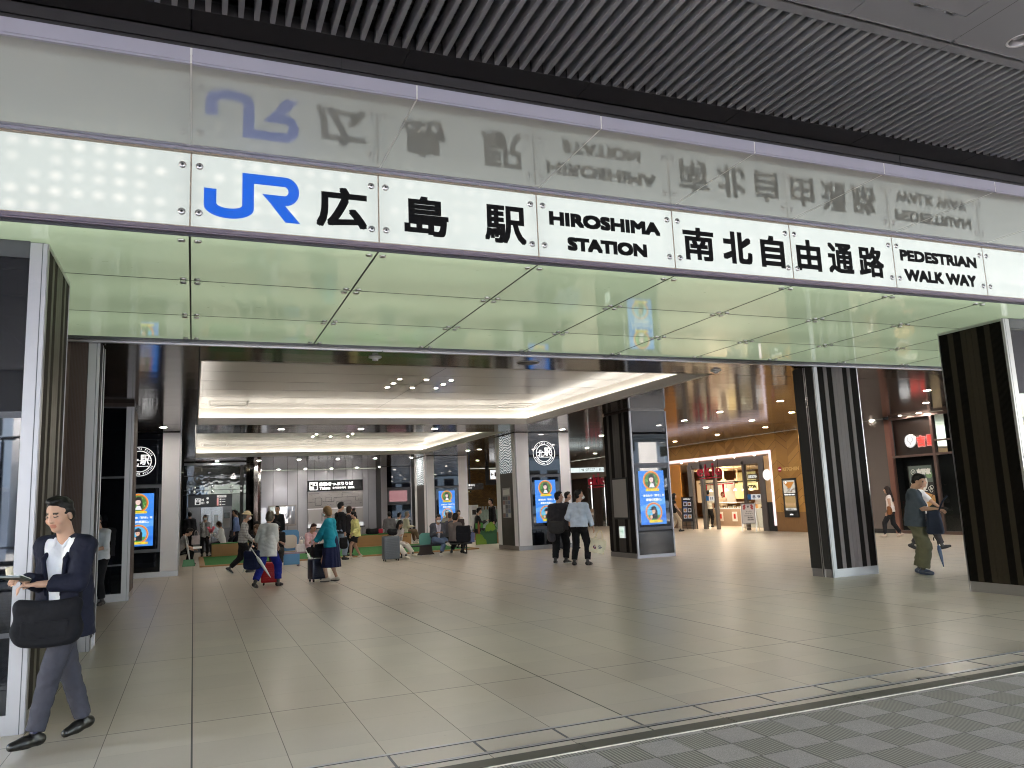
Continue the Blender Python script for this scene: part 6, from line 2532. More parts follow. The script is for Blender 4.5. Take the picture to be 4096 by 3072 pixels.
def art_hours(mb, pl, a, b_, c, d):
    W, H = b_ - a, d - c
    rd, gy = mat('print_crimson', lin((170, 70, 70)), .5), mat('print_grey', lin((110, 104, 104)), .5)
    for s in (-1, 1):
        for k in range(4):
            disc(mb, (a + b_) / 2 + s * W * (.28 + .05 * (k % 2)), d - H * (.07 + .055 * k), W * .09, rd, pl, .003 + k * 1e-4, 10)
    polyf(mb, [((a + b_) / 2 - .05, d - .06), ((a + b_) / 2 + .05, d - .06), ((a + b_) / 2 + .012, d - .15), ((a + b_) / 2 - .012, d - .15)], gy, pl, .004)
    text(mb, 'スーパー', a + W * .3, b_ - W * .2, d - H * .43, d - H * .35, gy, pl, .003, .004)
    text(mb, 'マーケット', a + W * .25, b_ - W * .15, d - H * .54, d - H * .46, gy, pl, .003, .004)
    text(mb, '8:00', a + W * .42, b_ - W * .12, d - H * .76, d - H * .68, gy, pl, .005, .004)
    text(mb, '22:00', a + W * .40, b_ - W * .10, d - H * .87, d - H * .79, gy, pl, .005, .004)
    for k in range(3):
        quad(mb, a + W * .15, b_ - W * .2, d - H * (.60 + .02 * k), d - H * (.608 + .02 * k), gy, pl, .004)


def art_posters(mb, pl, a, b_, c, d):
    W, H = b_ - a, d - c
    for j in range(4):
        quad(mb, a + W * .1, b_ - W * .1, c + H * (.06 + .235 * j), c + H * (.25 + .235 * j), mat('poster_tone%d' % j, lin(((180, 160, 150), (120, 110, 110), (196, 186, 176), (150, 120, 100))[j]), .5), pl, .004)


easel('black menu board on wheels left of the food hall doors', 20.45, 29.75, -62, .52, .36, 1.44,
      dict(leg=M_DARK, frame=M_DARK, bg=mat('menu_black', lin((26, 27, 40)), .4), draw=art_menu))
easel('white opening hours board on a silver easel at the food hall doors', 20.42, 25.55, -58, .56, .31, 1.10,
      dict(leg=M_STEEL, frame=M_STEELP, bg=mat('hours_white', lin((214, 206, 204)), .5), draw=art_hours))
easel('dark framed poster easel in front of the distant brown shopfront', 20.3, 38.6, -60, .36, .24, 1.02,
      dict(leg=M_DARK, frame=M_DARK, bg=mat('poster_stand', lin((130, 120, 114)), .5), draw=art_posters))

# ------------------------------------------------------------ turf area with box benches
t = thing('turf_mat', 'green artificial turf platform with a pale wooden rim in mid concourse', 'turf mat')
mb = MB()
mb.box(.36, 9.0, 25.85, 31.3, .0, .035, M_TURF)
mb.build('turf', t)
mb = MB()
for a in ((.20, 9.1, 25.70, 25.85), (.20, 9.1, 31.3, 31.42), (.20, .36, 25.85, 31.3), (9.0, 9.1, 25.85, 31.3)):
    mb.box(*a, 0, .045, M_WOOD)
mb.build('rim', t)


def box_bench(label, x0, x1, y0, y1, h):
    t = thing('box_bench', label, 'bench', group='wooden box benches on the turf')
    mb = MB()
    mb.cbox(x0, x1, y0, y1, .036, h - .03, M_WOOD, .008)
    mb.build('box', t)
    mb = MB()
    mb.cbox(x0 + .005, x1 - .005, y0 + .005, y1 - .005, h - .028, h, M_TURF, .008)
    mb.build('turf_seat', t)
    return t


box_bench('wooden box bench with turf seat in front of the elevator', .64, 1.95, 31.0, 31.75, .50)
bb = box_bench('long wooden box bench with turf seat before the ticket wall', 5.80, 8.28, 31.65, 32.4, .50)
mb = MB()
for xx in (7.35, 7.85):
    for k in range(2):
        quad(mb, xx, xx + .26, .36 - .03 * k, .375 - .03 * k, mat('stencil', lin((110, 76, 44)), .6), face_y(31.65), .002)
mb.build('stencil', bb)
box_bench('wooden box bench holding the backpacks of the people in the rear right', 9.6, 11.4, 31.4, 32.1, .46)


def slim_bench(label, x0, x1, y, h, seat_m, leg_m, slab=False):
    t = thing('slim_bench', label, 'bench')
    mb = MB()
    if slab:
        mb.cbox(x0, x1, y - .2, y + .2, h - .045, h, seat_m, .01)
    else:
        mb.cbox(x0, x1, y - .17, y + .17, h - .04, h, seat_m, .01)
    mb.build('seat', t)
    for xx in (x0 + .12, x1 - .18) if slab else (x0 + .32, x1 - .2):
        mb = MB()
        mb.box(xx - .02, xx + .02, y - .17, y + .17, .0, .04, leg_m)
        mb.box(xx - .02, xx + .02, y - .17, y - .13, .04, h - .045, leg_m)
        mb.box(xx - .02, xx + .02, y + .13, y + .17, .04, h - .045, leg_m)
        mb.build('leg', t)
    return t


sb = slim_bench('mauve bench with a pale blue and cream back board near the woman with red luggage', 1.35, 2.98, 23.45, .40, mat('bench_mauve', lin((150, 124, 136)), .4), mat('bench_leg', lin((128, 104, 112)), .4), True)
mb = MB()
mb.plate(rr(2.34, 2.86, .43, 1.02, .10), 23.70, 23.73, mat('board_blue', lin((88, 140, 184)), .5))
mb.plate(rr(2.41, 2.80, .50, .88, .12), 23.692, 23.699, mat('board_cream', lin((214, 202, 184)), .5))
mb.box(2.38, 2.82, 23.25, 23.28, .06, .355, mat('board_blue', lin((88, 140, 184)), .5))
mb.build('back_board', sb)
slim_bench('slim black bench under the seated man in the grey cardigan', 5.6, 8.22, 24.0, .34, M_DARK, M_DARK)
t = thing('stump_board', 'cut-out tree stump board with a plain teal top beside the grey cardigan man', 'cut-out board')
mb = MB()
mb.plate([(6.52, .02), (7.10, .02), (7.03, .10), (7.0, .30), (6.62, .30), (6.60, .12)], 24.25, 24.29, mat('stump_brown', lin((62, 46, 40)), .6, var=.15))
mb.build('stump', t)
mb = MB()
mb.plate(rr(6.60, 7.03, .30, .70, .12), 24.25, 24.285, mat('board_teal', lin((104, 164, 152)), .5))
mb.build('top', t)
mb = MB()
for xx in (6.66, 6.96):
    mb.box(xx - .015, xx + .015, 24.2, 24.42, 0, .02, M_STEEL)
mb.build('foot', t)
t = thing('bush_board', 'green cut-out bush board with a brown tree on its left edge', 'cut-out board')
g1, g2, g3 = mat('bush_dark', lin((40, 92, 58)), .6), mat('bush_olive', lin((106, 142, 40)), .6), mat('bush_leaf', lin((56, 130, 48)), .6)
mb = MB()
YB = 28.5
pts = [(9.98, 0), (10.84, 0), (10.84, .62)] + [(10.84 - .09 * k, .66 + .06 * (k % 2)) for k in range(1, 4)] + [(10.3, .5), (10.22, .55), (10.14, .40), (9.98, .36)]
mb.plate(pts, YB, YB + .04, g1)
mb.build('bush', t)
mb = MB()
mb.plate([(9.98, 0), (10.40, 0), (10.38, .16), (10.30, .22), (10.22, .36), (10.08, .42), (9.98, .40)], YB - .03, YB - .002, g2)
mb.plate([(10.38, .44), (10.42, .50), (10.50, .47), (10.58, .52), (10.66, .48), (10.78, .56), (10.74, .72), (10.62, .84), (10.50, .78), (10.40, .70), (10.36, .56)], YB - .03, YB - .002, g2)
mb.build('shrub', t)
mb = MB()
mb.plate([(10.06, .40), (10.14, .40), (10.13, .66), (10.20, .78), (10.12, .74), (10.09, .90), (10.05, .74), (9.98, .78), (10.05, .66)], YB - .05, YB - .032, mat('trunk_brown', lin((124, 70, 44)), .6))
mb.plate([(9.96, .60), (10.04, .60), (10.04, .80), (9.96, .80)], YB - .05, YB - .032, g3)
mb.plate([(10.16, .62), (10.26, .62), (10.26, .80), (10.16, .82)], YB - .05, YB - .032, g3)
mb.build('tree', t)
t = thing('wooden_crate', 'small wooden block standing right of the green bush board', 'crate')
mb = MB()
mb.cbox(10.88, 11.15, 28.4, 28.8, 0, .42, M_WOOD, .01)
mb.build('box', t)
t = thing('floor_sign', 'small green standing sign on the floor at the corner of the turf', 'floor sign')
mb = MB()
mb.plate([(-.30, 0), (.08, 0), (.04, .20), (-.26, .20)], 26.6, 26.62, mat('sign_green', lin((110, 170, 130)), .5))
mb.plate([(-.30, 0), (.08, 0), (.04, .20), (-.26, .20)], 26.78, 26.80, mat('sign_green', lin((110, 170, 130)), .5))
mb.build('board', t)
# ------------------------------------------------------------ bags, cases, umbrellas
def suitcase(label, x, y, rz, w, d, h, c, handle=.0, z=0.0):
    t = thing('suitcase', label, 'suitcase', (x, y, z), R(rz))
    m = mat('shell_%d_%d_%d' % c, lin(c), .35, var=.06)
    mb = MB()
    mb.cbox(-w / 2, w / 2, -d / 2, d / 2, .055, h, m, .035)
    mb.build('shell', t, True)
    mb = MB()
    n = int(h / .055)
    for i in range(n - 1):
        zz = .10 + (h - .15) * i / (n - 1)
        mb.cbox(-w / 2 + .05, w / 2 - .05, -d / 2 - .006, d / 2 + .006, zz, zz + .022, m, .004)
    mb.build('rib', t)
    mb = MB()
    for sx in (-1, 1):
        for sy in (-1, 1):
            M = Matrix.Translation((sx * (w / 2 - .05), sy * (d / 2 - .04), .028)) @ Matrix.Rotation(R(90), 4, 'Y')
            mb.lathe([(.026, -.012), (.028, 0), (.026, .012)], M_DARK, 12, M)
            mb.box(sx * (w / 2 - .05) - .012, sx * (w / 2 - .05) + .012, sy * (d / 2 - .04) - .012, sy * (d / 2 - .04) + .012, .03, .06, M_DARK)
    mb.build('wheel', t)
    mb = MB()
    if handle:
        hw = w * .26
        mb.tube([(-hw, d / 2 - .06, h - .02), (-hw, d / 2 - .06, h + handle), (hw, d / 2 - .06, h + handle), (hw, d / 2 - .06, h - .02)], .010, M_STEEL, 8)
    mb.tube([(-.09, 0, h - .005), (-.08, 0, h + .022), (.08, 0, h + .022), (.09, 0, h - .005)], .011, M_DARK, 6)
    mb.build('handle', t)
    return t


def umbrella(label, top, tip, c, crook=(0, .06), cat='umbrella'):
    t = thing('umbrella', label, 'umbrella', tip)
    a, b_ = Vector(top) - Vector(tip), Vector((0, 0, 0))
    m = mat('umbrella_%d_%d_%d' % c, lin(c), .35, var=.1)
    mb = MB()
    P = [b_.lerp(a, f) for f in (0, .08, .3, .62, .74, .76)]
    mb.tube(P, [.006, .012, .026, .034, .02, .012], m, 9)
    mb.build('canopy', t, True)
    mb = MB()
    d = a.normalized()
    s = Vector((crook[0], crook[1], 0))
    mb.tube([a * .74, a * .95, a + d * .02 + s * .2, a + d * .03 + s * .6, a + s, a - d * .04 + s * 1.1], .010, M_WHITE if sum(c) > 450 else M_DARK, 7)
    mb.build('handle', t, True)
    return t


def soft_bag(name, label, cat, x, y, z, rz, w, d, h, c, strap=None, logo=None, tilt=0):
    t = thing(name, label, cat, (x, y, z), R(rz))
    t.rotation_euler = (R(tilt), 0, R(rz))
    v = Vol((-w / 2 - .03, -d / 2 - .03, -.02), (w / 2 + .03, d / 2 + .03, h + .03), .012)
    X, Y, Z = np.meshgrid(*v.ax, indexing='ij')
    q = np.stack([np.abs(X) - w / 2 * (1 - .10 * np.clip(1 - Z / h * 4, 0, 1)) + .06, np.abs(Y) - d / 2 * (.75 + .35 * np.clip(1 - Z / h, 0, 1)) + .05, np.abs(Z - h / 2 + .02 * np.cos(X / w * 3)) - h / 2 + .06], -1)
    v.d = (np.linalg.norm(np.maximum(q, 0), axis=-1) + np.minimum(q.max(-1), 0) - .055).astype(np.float32)
    v.folds(.007, w * 10, 17)
    vol_obj('bag_body', v, cloth_mat('cloth_%d_%d_%d' % c, c), t)
    mb = MB()
    m = cloth_mat('cloth_%d_%d_%d' % c, c)
    mb.cbox(-w * .34, w * .34, -d / 2 - .012, -d / 2 + .04, h * .14, h * .52, m, .018)
    mb.build('front_pocket', t)
    if strap:
        mb = MB()
        for s in strap:
            mb.tube([Vector(p) for p in s], .013, m, 6)
        mb.build('strap', t, True)
    return t


def tote(label, x, y, z, rz, w, h, c, tilt=0):
    t = thing('tote_bag', label, 'tote bag', (x, y, z), R(rz))
    t.rotation_euler = (0, R(tilt), R(rz))
    v = Vol((-w / 2 - .04, -.11, -.03), (w / 2 + .04, .11, h + .02), .010)
    X, Y, Z = np.meshgrid(*v.ax, indexing='ij')
    th = .07 * (1 - .55 * np.clip(Z / h, 0, 1)) + .008 * np.sin(X * 22 + 2)
    v.d = np.maximum(np.maximum(np.abs(X + .01 * np.sin(Z * 20)) - w / 2 * (1 + .05 * np.sin(Z * 9)), np.abs(Y) - th), np.maximum(-Z, Z - h)).astype(np.float32)
    m = cloth_mat('cloth_%d_%d_%d' % c, c)
    vol_obj('bag_body', v, m, t)
    mb = MB()
    for yy in (-.02, .02):
        mb.tube([(-w * .25, yy, h - .04), (-w * .18, yy, h + .12), (-.02, yy * .3, h + .2), (.02, yy * .3, h + .2), (w * .18, yy, h + .12), (w * .25, yy, h - .04)], .010, m, 6)
    mb.build('strap', t, True)
    return t


# ------------------------------------------------------------ the people
BLK, NVY, WHT = (26, 26, 30), (28, 32, 56), (226, 226, 230)
HB = ('short', (16, 14, 14))
p = person('man in navy jacket and grey trousers walking with a bag at his hip', (-.85, 6.64), 118, h=1.645, vox=.0075, lean=4, twist=34, head=(-4, 18), build=.86, sock=(22, 26, 62), pel=(0, .0, .955),
           feet={'L': (-.085, .21, .087, 8, -4), 'R': (.085, -.20, .092, 14, 6)}, hands={'L': (-.15, .25, 1.16), 'R': (-.06, .30, 1.19)},
           top=dict(c=(222, 224, 232), sleeve=.4, hem=.02, collar=True, loose=.3, rough=.7), coat=dict(c=(19, 22, 40), hem=-.20, open=1.35, shift=.0, sleeve=.95, loose=.5, rough=.8, mat='navy_wool', lapel=1, fold=.0022),
           legs=dict(c=(60, 60, 70), len=.975, loose=1.1, fold=.0018), shoe=((14, 13, 13), (22, 20, 18)), hair=('short', (14, 12, 13)), hand_curl=(.9, .7), elbow_out=.5)
L_ = lambda x, y, z: wpt(p, (x * 1.02, y * 1.02, z * 1.02))
soft_bag('messenger_bag', 'dark navy messenger bag at the hip of the walking man', 'bag', -.93, 6.43, .705, -12, .46, .11, .33, (11, 12, 19),
         strap=[[(.19, .05, .29), (.17, .12, .42), (.14, .16, .50)]])
t = thing('wallet', 'dark open wallet with pale paper in the hands of the walking man', 'wallet', L_(-.13, .37, 1.155), R(138))
mb = MB()
mb.cbox(-.10, .10, -.045, .045, -.012, .006, mat('wallet_leather', lin((38, 44, 36)), .5), .004, Matrix.Rotation(R(22), 4, 'X'))
mb.build('cover', t)
mb = MB()
mb.box(-.09, .06, -.05, .03, .008, .012, M_WHITE, Matrix.Rotation(R(26), 4, 'X'))
mb.tube([(.05, .0, .0), (.05, .01, .075)], .022, mat('paper_beige', lin((206, 196, 176)), .7), 10)
mb.build('paper', t)

person('man in white shirt with a backpack strap half hidden by the brown column', (-1.60, 16.45), 150, h=1.62, vox=.014, head=(0, 25), hands={'L': (-.10, .30, 1.05), 'R': (.10, .30, 1.08)},
       top=dict(c=(216, 220, 228), hem=-.05, sleeve=.6), legs=dict(c=BLK), hair=HB)
soft_bag('backpack', 'black backpack worn by the man in the white shirt beside the black column', 'backpack', -1.62, 16.60, .98, 150, .30, .14, .42, BLK)

person('man in dark suit standing at the elevator holding a pale bag', (-.12, 35.0), 20, h=1.66, vox=.02, top=dict(c=WHT, sleeve=.5, hem=0), coat=dict(c=(30, 30, 36), hem=-.18, name='suit_jacket'), legs=dict(c=(30, 30, 36)), hair=HB)
tote('pale patterned carrier bag held by the man in the dark suit', .12, 34.9, .38, 20, .34, .36, (200, 190, 194))
person('woman in black and white plaid shirt and face mask before the elevator', (.42, 32.3), 178, female=True, h=1.52, vox=.018, hands={'L': (-.20, .12, .85), 'R': (.08, .20, 1.42)}, mask=True,
       top=dict(c=(214, 212, 212), hem=-.12, pattern='plaid', c2=(60, 60, 66), mat='plaid_shirt', name='shirt'), legs=dict(c=BLK), hair=('bob', (24, 20, 20)))
person('seated woman in white shirt reading a red book on the box bench', (1.0, 31.35), 75, female=True, h=1.56, vox=.018, pel=(0, -.02, .60), lean=8, head=(0, 20), feet={'L': (-.1, .34, .09, 0, 0), 'R': (.1, .30, .09, 0, 0)},
       hands={'L': (-.06, .34, .92), 'R': (.08, .34, .92)}, top=dict(c=(220, 214, 218), hem=-.1), legs=dict(c=(60, 58, 66)), hair=('bob', (70, 44, 36)))
mb = MB()
mb.box(-.10, .0, -.008, .008, -.13, .13, M_RED, Matrix.Rotation(R(-25), 4, 'Y'))
mb.box(.005, .1, -.008, .008, -.13, .13, M_RED, Matrix.Rotation(R(25), 4, 'Y'))
tag(mb.build('book', loc=(.62, 31.45, 1.02)), 'open red book held up by the seated woman in white', 'book')
person('man seated low at the edge of the left plaza column reading a sheet', (-.42, 27.4), -80, h=1.62, vox=.016, pel=(0, 0, .46), lean=24, head=(0, 28), feet={'L': (-.1, .30, .085, 0, 0), 'R': (.1, .36, .085, 0, 0)},
       hands={'L': (-.08, .48, .55), 'R': (.08, .48, .52)}, top=dict(c=(150, 146, 148), sleeve=.4, hem=-.05), legs=dict(c=BLK), hair=HB)
mb = MB()
mb.box(-.13, .13, -.09, .09, 0, .006, M_WHITE, Matrix.Rotation(R(20), 4, 'X'))
tag(mb.build('paper_sheet', loc=(.14, 27.35, .53)), 'white sheet held by the man seated beside the left plaza column', 'paper')
slim_bench('grey stool under the man reading beside the left plaza column', -.95, -.2, 27.4, .42, M_GREYP, M_GREYP)
umbrella('closed white umbrella leaning beside the man seated at the left column', (-.22, 27.0, .92), (-.05, 26.85, .02), (226, 226, 228))
person('man in blue shirt walking left past the elevator carrying a bag', (1.66, 34.4), 80, h=1.68, vox=.018, feet={'L': (-.1, .22, .09, 0, -8), 'R': (.1, -.24, .11, 0, 20)}, pel=(0, 0, .895), top=dict(c=(116, 136, 184), hem=-.05), legs=dict(c=(36, 38, 48)), hair=HB)
soft_bag('shoulder_bag', 'dark shoulder bag carried by the man in the blue shirt', 'bag', 1.45, 34.2, .62, 80, .36, .12, .30, (40, 40, 46))

o = person('elderly man in bucket hat and grey plaid shirt walking with a clear umbrella', (1.22, 22.1), -95, h=1.58, vox=.014, lean=7, head=(0, 6), pel=(0, 0, .885),
           feet={'L': (-.09, -.36, .15, 0, 34), 'R': (.09, .16, .087, 0, -2)}, hands={'L': (-.2, -.02, .84), 'R': (.20, .28, .90)}, mask=True,
           top=dict(c=(196, 194, 190), pattern='plaid', c2=(128, 126, 126), mat='grey_check', hem=-.04), legs=dict(c=(28, 28, 32)), shoe=((34, 32, 34), (200, 200, 200)),
           hat=('bucket', (196, 180, 144)), hair=('grey', (110, 106, 104)))
umbrella('clear plastic umbrella used as a stick by the elderly man in the hat', (1.48, 21.88, .86), (1.22, 21.95, .02), (200, 202, 206))

o = person('grey haired woman in white blouse and blue trousers pulling red luggage', (1.46, 17.45), -38, female=True, h=1.56, vox=.012, lean=5, head=(-10, 10), pel=(0, 0, .89), build=1.08,
           feet={'L': (-.16, -.26, .12, 8, 16), 'R': (.14, .22, .087, -4, 0)}, hands={'L': (-.26, .04, .84), 'R': (.10, .26, .92)},
           top=dict(c=(224, 224, 222), sleeve=.62, hem=-.20, loose=1.6, name='blouse'), legs=dict(c=(30, 40, 128), len=.90, loose=1.3), shoe=((26, 24, 24), (30, 28, 28)), hair=('bob', (98, 92, 78)))
suitcase('small bright red suitcase at the feet of the grey haired woman', 1.56, 18.0, -10, .36, .22, .48, (186, 16, 28), .30)
umbrella('white folded umbrella hanging from the arm of the grey haired woman', (1.14, 17.2, .80), (1.50, 17.15, .22), (222, 222, 224))
soft_bag('shoulder_bag', 'navy cloth bag hanging at the left side of the grey haired woman', 'bag', 1.14, 17.35, .40, -40, .38, .14, .40, (30, 36, 66))

o = person('woman in teal cardigan and long navy skirt beside a dark suitcase', (2.82, 17.7), 58, female=True, h=1.59, vox=.012, lean=4, head=(12, 10), hands={'L': (-.10, .34, .93), 'R': (.06, .34, .95)}, mask=True,
           feet={'L': (-.10, .06, .085, 4, 0), 'R': (.09, -.10, .085, -6, 0)}, top=dict(c=(38, 150, 172), hem=-.13, loose=1.5, name='cardigan'), skirt=dict(c=(34, 38, 70), hem=.33, a=.24, b=.23), shoe=((196, 186, 172), (60, 56, 54)), hair=('bob', (140, 110, 76)))
suitcase('dark navy suitcase with raised handle held by the woman in teal', 2.56, 18.0, 20, .36, .24, .50, (26, 30, 52), .42)
soft_bag('travel_bag', 'black soft bag strapped on top of the dark navy suitcase', 'bag', 2.58, 17.96, .53, 20, .34, .20, .30, (30, 30, 36))

person('young man in black jacket and light jeans behind the woman in teal', (4.2, 24.8), -70, h=1.72, vox=.015, top=dict(c=BLK, hem=-.12), legs=dict(c=(150, 164, 186), loose=1.4), hair=('fringe', (12, 12, 14)), feet={'L': (-.1, -.08, .085, 0, 0), 'R': (.1, .10, .085, 0, 0)})
soft_bag('shoulder_bag', 'black shoulder bag held behind the young man in black', 'bag', 4.28, 24.5, .36, 10, .26, .12, .36, BLK)
person('woman with glasses standing just behind the young man in black', (4.72, 26.2), -70, female=True, h=1.60, vox=.018, top=dict(c=(54, 52, 58), hem=-.1), legs=dict(c=BLK), hair=('bob', (60, 44, 36)))
person('woman in pink striped top seated at the bench end looking at a phone', (3.12, 23.45), -150, female=True, h=1.55, vox=.013, pel=(0, -.02, .50), lean=14, head=(0, 28), feet={'L': (-.09, .34, .085, 0, 0), 'R': (.09, .30, .085, 0, 0)},
       hands={'L': (-.08, .34, .80), 'R': (.08, .34, .80)}, top=dict(c=(226, 208, 210), sleeve=.5, hem=-.08, pattern='stripe', c2=(206, 120, 130), mat='pink_stripe'), legs=dict(c=(32, 30, 36)), hair=('short', (50, 26, 24)))
tote('white plastic bag resting on the mauve bench', 2.88, 23.35, .40, 10, .30, .22, (220, 214, 214))
umbrella('white umbrella leaning on the end of the mauve bench', (2.98, 23.15, .46), (3.14, 22.95, .02), (228, 226, 228))
person('long haired person in dark clothes seated on the mauve bench', (1.72, 23.45), 165, female=True, h=1.62, vox=.015, pel=(0, 0, .50), lean=16, head=(-10, 20), feet={'L': (-.1, .32, .085, 0, 0), 'R': (.1, .34, .085, 0, 0)},
       hands={'L': (-.1, .34, .66), 'R': (.12, .34, .68)}, top=dict(c=(34, 34, 40), hem=-.06), legs=dict(c=(40, 42, 56)), hair=('long', (88, 66, 50)))
person('person in black cap and black shirt seated beside the pale blue board', (2.22, 23.5), 172, h=1.64, vox=.015, pel=(0, 0, .50), lean=10, head=(10, 26), feet={'L': (-.1, .36, .085, 0, 0), 'R': (.1, .32, .085, 0, 0)},
       hands={'L': (-.1, .30, .74), 'R': (.1, .30, .74)}, top=dict(c=BLK, sleeve=.45, hem=-.06), legs=dict(c=(54, 52, 52), loose=1.5), shoe=((200, 194, 190), (220, 216, 210)), hair=HB, hat=('cap', (28, 28, 32)))
person('person in black standing farther back behind the grey haired woman', (2.92, 30.6), 160, h=1.72, vox=.018, top=dict(c=BLK, hem=-.1), legs=dict(c=BLK), hair=HB)
person('person in dark coat seated low behind the elderly man in the hat', (1.95, 27.2), 170, h=1.68, vox=.018, pel=(0, 0, .50), lean=14, head=(0, 24), feet={'L': (-.1, .32, .085, 0, 0), 'R': (.1, .34, .085, 0, 0)}, hands={'L': (-.1, .3, .7), 'R': (.1, .3, .7)},
       top=dict(c=(40, 38, 44), hem=-.06), legs=dict(c=BLK), hair=HB, hat=('cap', (40, 36, 36)))

person('child in pale yellow hoodie and black shorts walking on the turf edge', (4.78, 25.15), 100, h=1.45, vox=.013, head=(-150 + 30, 0) if False else (-20, 4), pel=(0, 0, .89), feet={'L': (-.09, .24, .09, 0, -8), 'R': (.09, -.20, .10, 0, 16)},
       hands={'L': (-.2, .18, .92), 'R': (.2, .10, .86)}, top=dict(c=(232, 226, 152), hem=-.10, loose=1.5, name='hoodie'), legs=dict(c=(30, 30, 34), len=.36, loose=1.2, name='shorts'), shoe=((198, 186, 170), (214, 208, 200)), hair=('fringe', (16, 14, 16)))
person('person in black jacket standing behind the child in yellow', (6.15, 33.0), -60, h=1.52, vox=.02, top=dict(c=BLK, hem=-.12), legs=dict(c=BLK), hair=HB)
person('person in black cap seated at the left end of the long box bench', (5.86, 31.75), 110, h=1.66, vox=.018, pel=(0, 0, .60), lean=18, head=(0, 24), feet={'L': (-.1, .34, .12, 0, 0), 'R': (.1, .40, .12, 0, 0)}, hands={'L': (-.1, .34, .80), 'R': (.1, .34, .80)},
       top=dict(c=(32, 32, 36), hem=-.06), legs=dict(c=(32, 32, 38)), hair=HB, hat=('cap', (26, 26, 30)))
soft_bag('backpack', 'black and red backpack lying on the long box bench', 'backpack', 6.75, 31.95, .505, 8, .52, .26, .24, (32, 30, 36))
mb = MB()
mb.cbox(6.98, 7.16, 31.84, 32.0, .52, .70, M_RED, .03)
tag(mb.build('red_pouch'), 'small red pouch leaning on the backpack on the long box bench', 'pouch')
sit = dict(pel=(0, 0, .60), feet={'L': (-.1, .36, .10, 0, 0), 'R': (.1, .34, .10, 0, 0)})
person('person in grey hoodie seated with back turned on the long box bench', (7.50, 32.1), -8, h=1.62, vox=.018, lean=8, top=dict(c=(120, 116, 120), hem=-.08, loose=1.5), legs=dict(c=BLK), hair=HB, hands={'L': (-.15, .3, .8), 'R': (.15, .3, .8)}, **sit)
person('person in white top seated on the long box bench looking right', (7.86, 32.15), -40, h=1.56, vox=.018, lean=8, head=(-40, 5), top=dict(c=(222, 220, 222), hem=-.08), legs=dict(c=(70, 70, 80)), hair=HB, hands={'L': (-.15, .3, .8), 'R': (.15, .3, .8)}, **sit)
person('older person in cream coat seated at the right end of the long box bench', (8.12, 31.95), -85, h=1.60, vox=.018, lean=6, top=dict(c=(214, 204, 184), hem=-.14), legs=dict(c=(120, 100, 84)), shoe=((214, 208, 200), (214, 208, 200)), hair=('grey', (140, 132, 124)),
       pel=(0, 0, .60), feet={'L': (-.1, .44, .12, 0, 0), 'R': (.1, .58, .20, 0, -10)}, hands={'L': (-.15, .3, .78), 'R': (.15, .3, .78)})
suitcase('large slate grey suitcase in front of the woman in white trousers', 5.36, 22.85, 4, .48, .28, .72, (96, 102, 110), 0)
soft_bag('handbag', 'black handbag on top of the large slate grey suitcase', 'bag', 5.42, 22.86, .745, 4, .30, .16, .20, BLK)
person('long haired woman in white trousers seated behind the slate grey suitcase', (5.78, 23.95), 196, female=True, h=1.60, vox=.013, pel=(0, 0, .45), lean=20, head=(8, 24), feet={'L': (-.28, .62, .13, 10, 0), 'R': (.02, .70, .085, 0, 0)},
       hands={'L': (-.02, .32, .72), 'R': (.10, .30, .70)}, top=dict(c=(190, 182, 180), hem=-.06), legs=dict(c=(222, 214, 206), loose=1.4), shoe=((222, 214, 200), (226, 222, 212)), hair=('long', (16, 14, 18)))
person('man in grey cardigan and face mask seated with legs crossed', (7.14, 24.02), 178, h=1.70, vox=.013, pel=(0, 0, .45), lean=6, head=(0, 26), feet={'L': (.02, .42, .085, 0, 0), 'R': (-.16, .50, .40, 24, 14)},
       hands={'L': (-.08, .24, .70), 'R': (.09, .25, .70)}, mask=True, top=dict(c=(206, 200, 214), sleeve=.5, hem=-.02), coat=dict(c=(86, 88, 98), hem=-.14, open=1.0, name='cardigan', sleeve=.97), legs=dict(c=(92, 108, 136)), shoe=((214, 208, 198), (222, 220, 214)), hair=('grey', (46, 40, 38)))
person('person in taupe top and dark trousers seated right of the man in the grey cardigan', (7.72, 24.1), -50, h=1.70, vox=.015, pel=(0, 0, .45), lean=5, head=(-20, 4), feet={'L': (-.30, .26, .085, 40, 0), 'R': (.05, .34, .085, 0, 0)},
       hands={'L': (-.1, .3, .68), 'R': (.1, .3, .68)}, top=dict(c=(122, 112, 110), hem=-.06), legs=dict(c=(30, 30, 36)), hair=('bob', (34, 26, 24)))
soft_bag('backpack', 'large black backpack on the slim black bench', 'backpack', 7.95, 23.9, .36, -30, .46, .26, .54, (32, 32, 38))
tote('patterned navy and white bag on the slim black bench', 8.22, 23.95, .34, -10, .22, .30, (110, 120, 160))
person('grey haired person seated beyond the large black backpack', (8.35, 26.6), -60, h=1.62, vox=.018, pel=(0, 0, .50), feet={'L': (-.1, .36, .085, 0, 0), 'R': (.1, .34, .085, 0, 0)}, hands={'L': (-.1, .3, .7), 'R': (.1, .3, .7)}, top=dict(c=(92, 90, 100), hem=-.06), legs=dict(c=BLK), hair=('grey', (96, 92, 96)))
person('woman with a dark backpack on her lap seated behind the silver suitcase', (10.30, 31.6), 180, female=True, h=1.62, vox=.018, lean=6, top=dict(c=(170, 160, 150), hem=-.06), legs=dict(c=(40, 42, 52)), hair=('bob', (36, 26, 24)), hands={'L': (-.14, .26, .8), 'R': (.14, .26, .8)}, pel=(0, 0, .55), feet={'L': (-.1, .36, .085, 0, 0), 'R': (.1, .34, .085, 0, 0)})
soft_bag('backpack', 'dark backpack on the lap of the woman behind the silver suitcase', 'backpack', 10.32, 31.3, .60, 0, .30, .16, .36, (66, 56, 58))
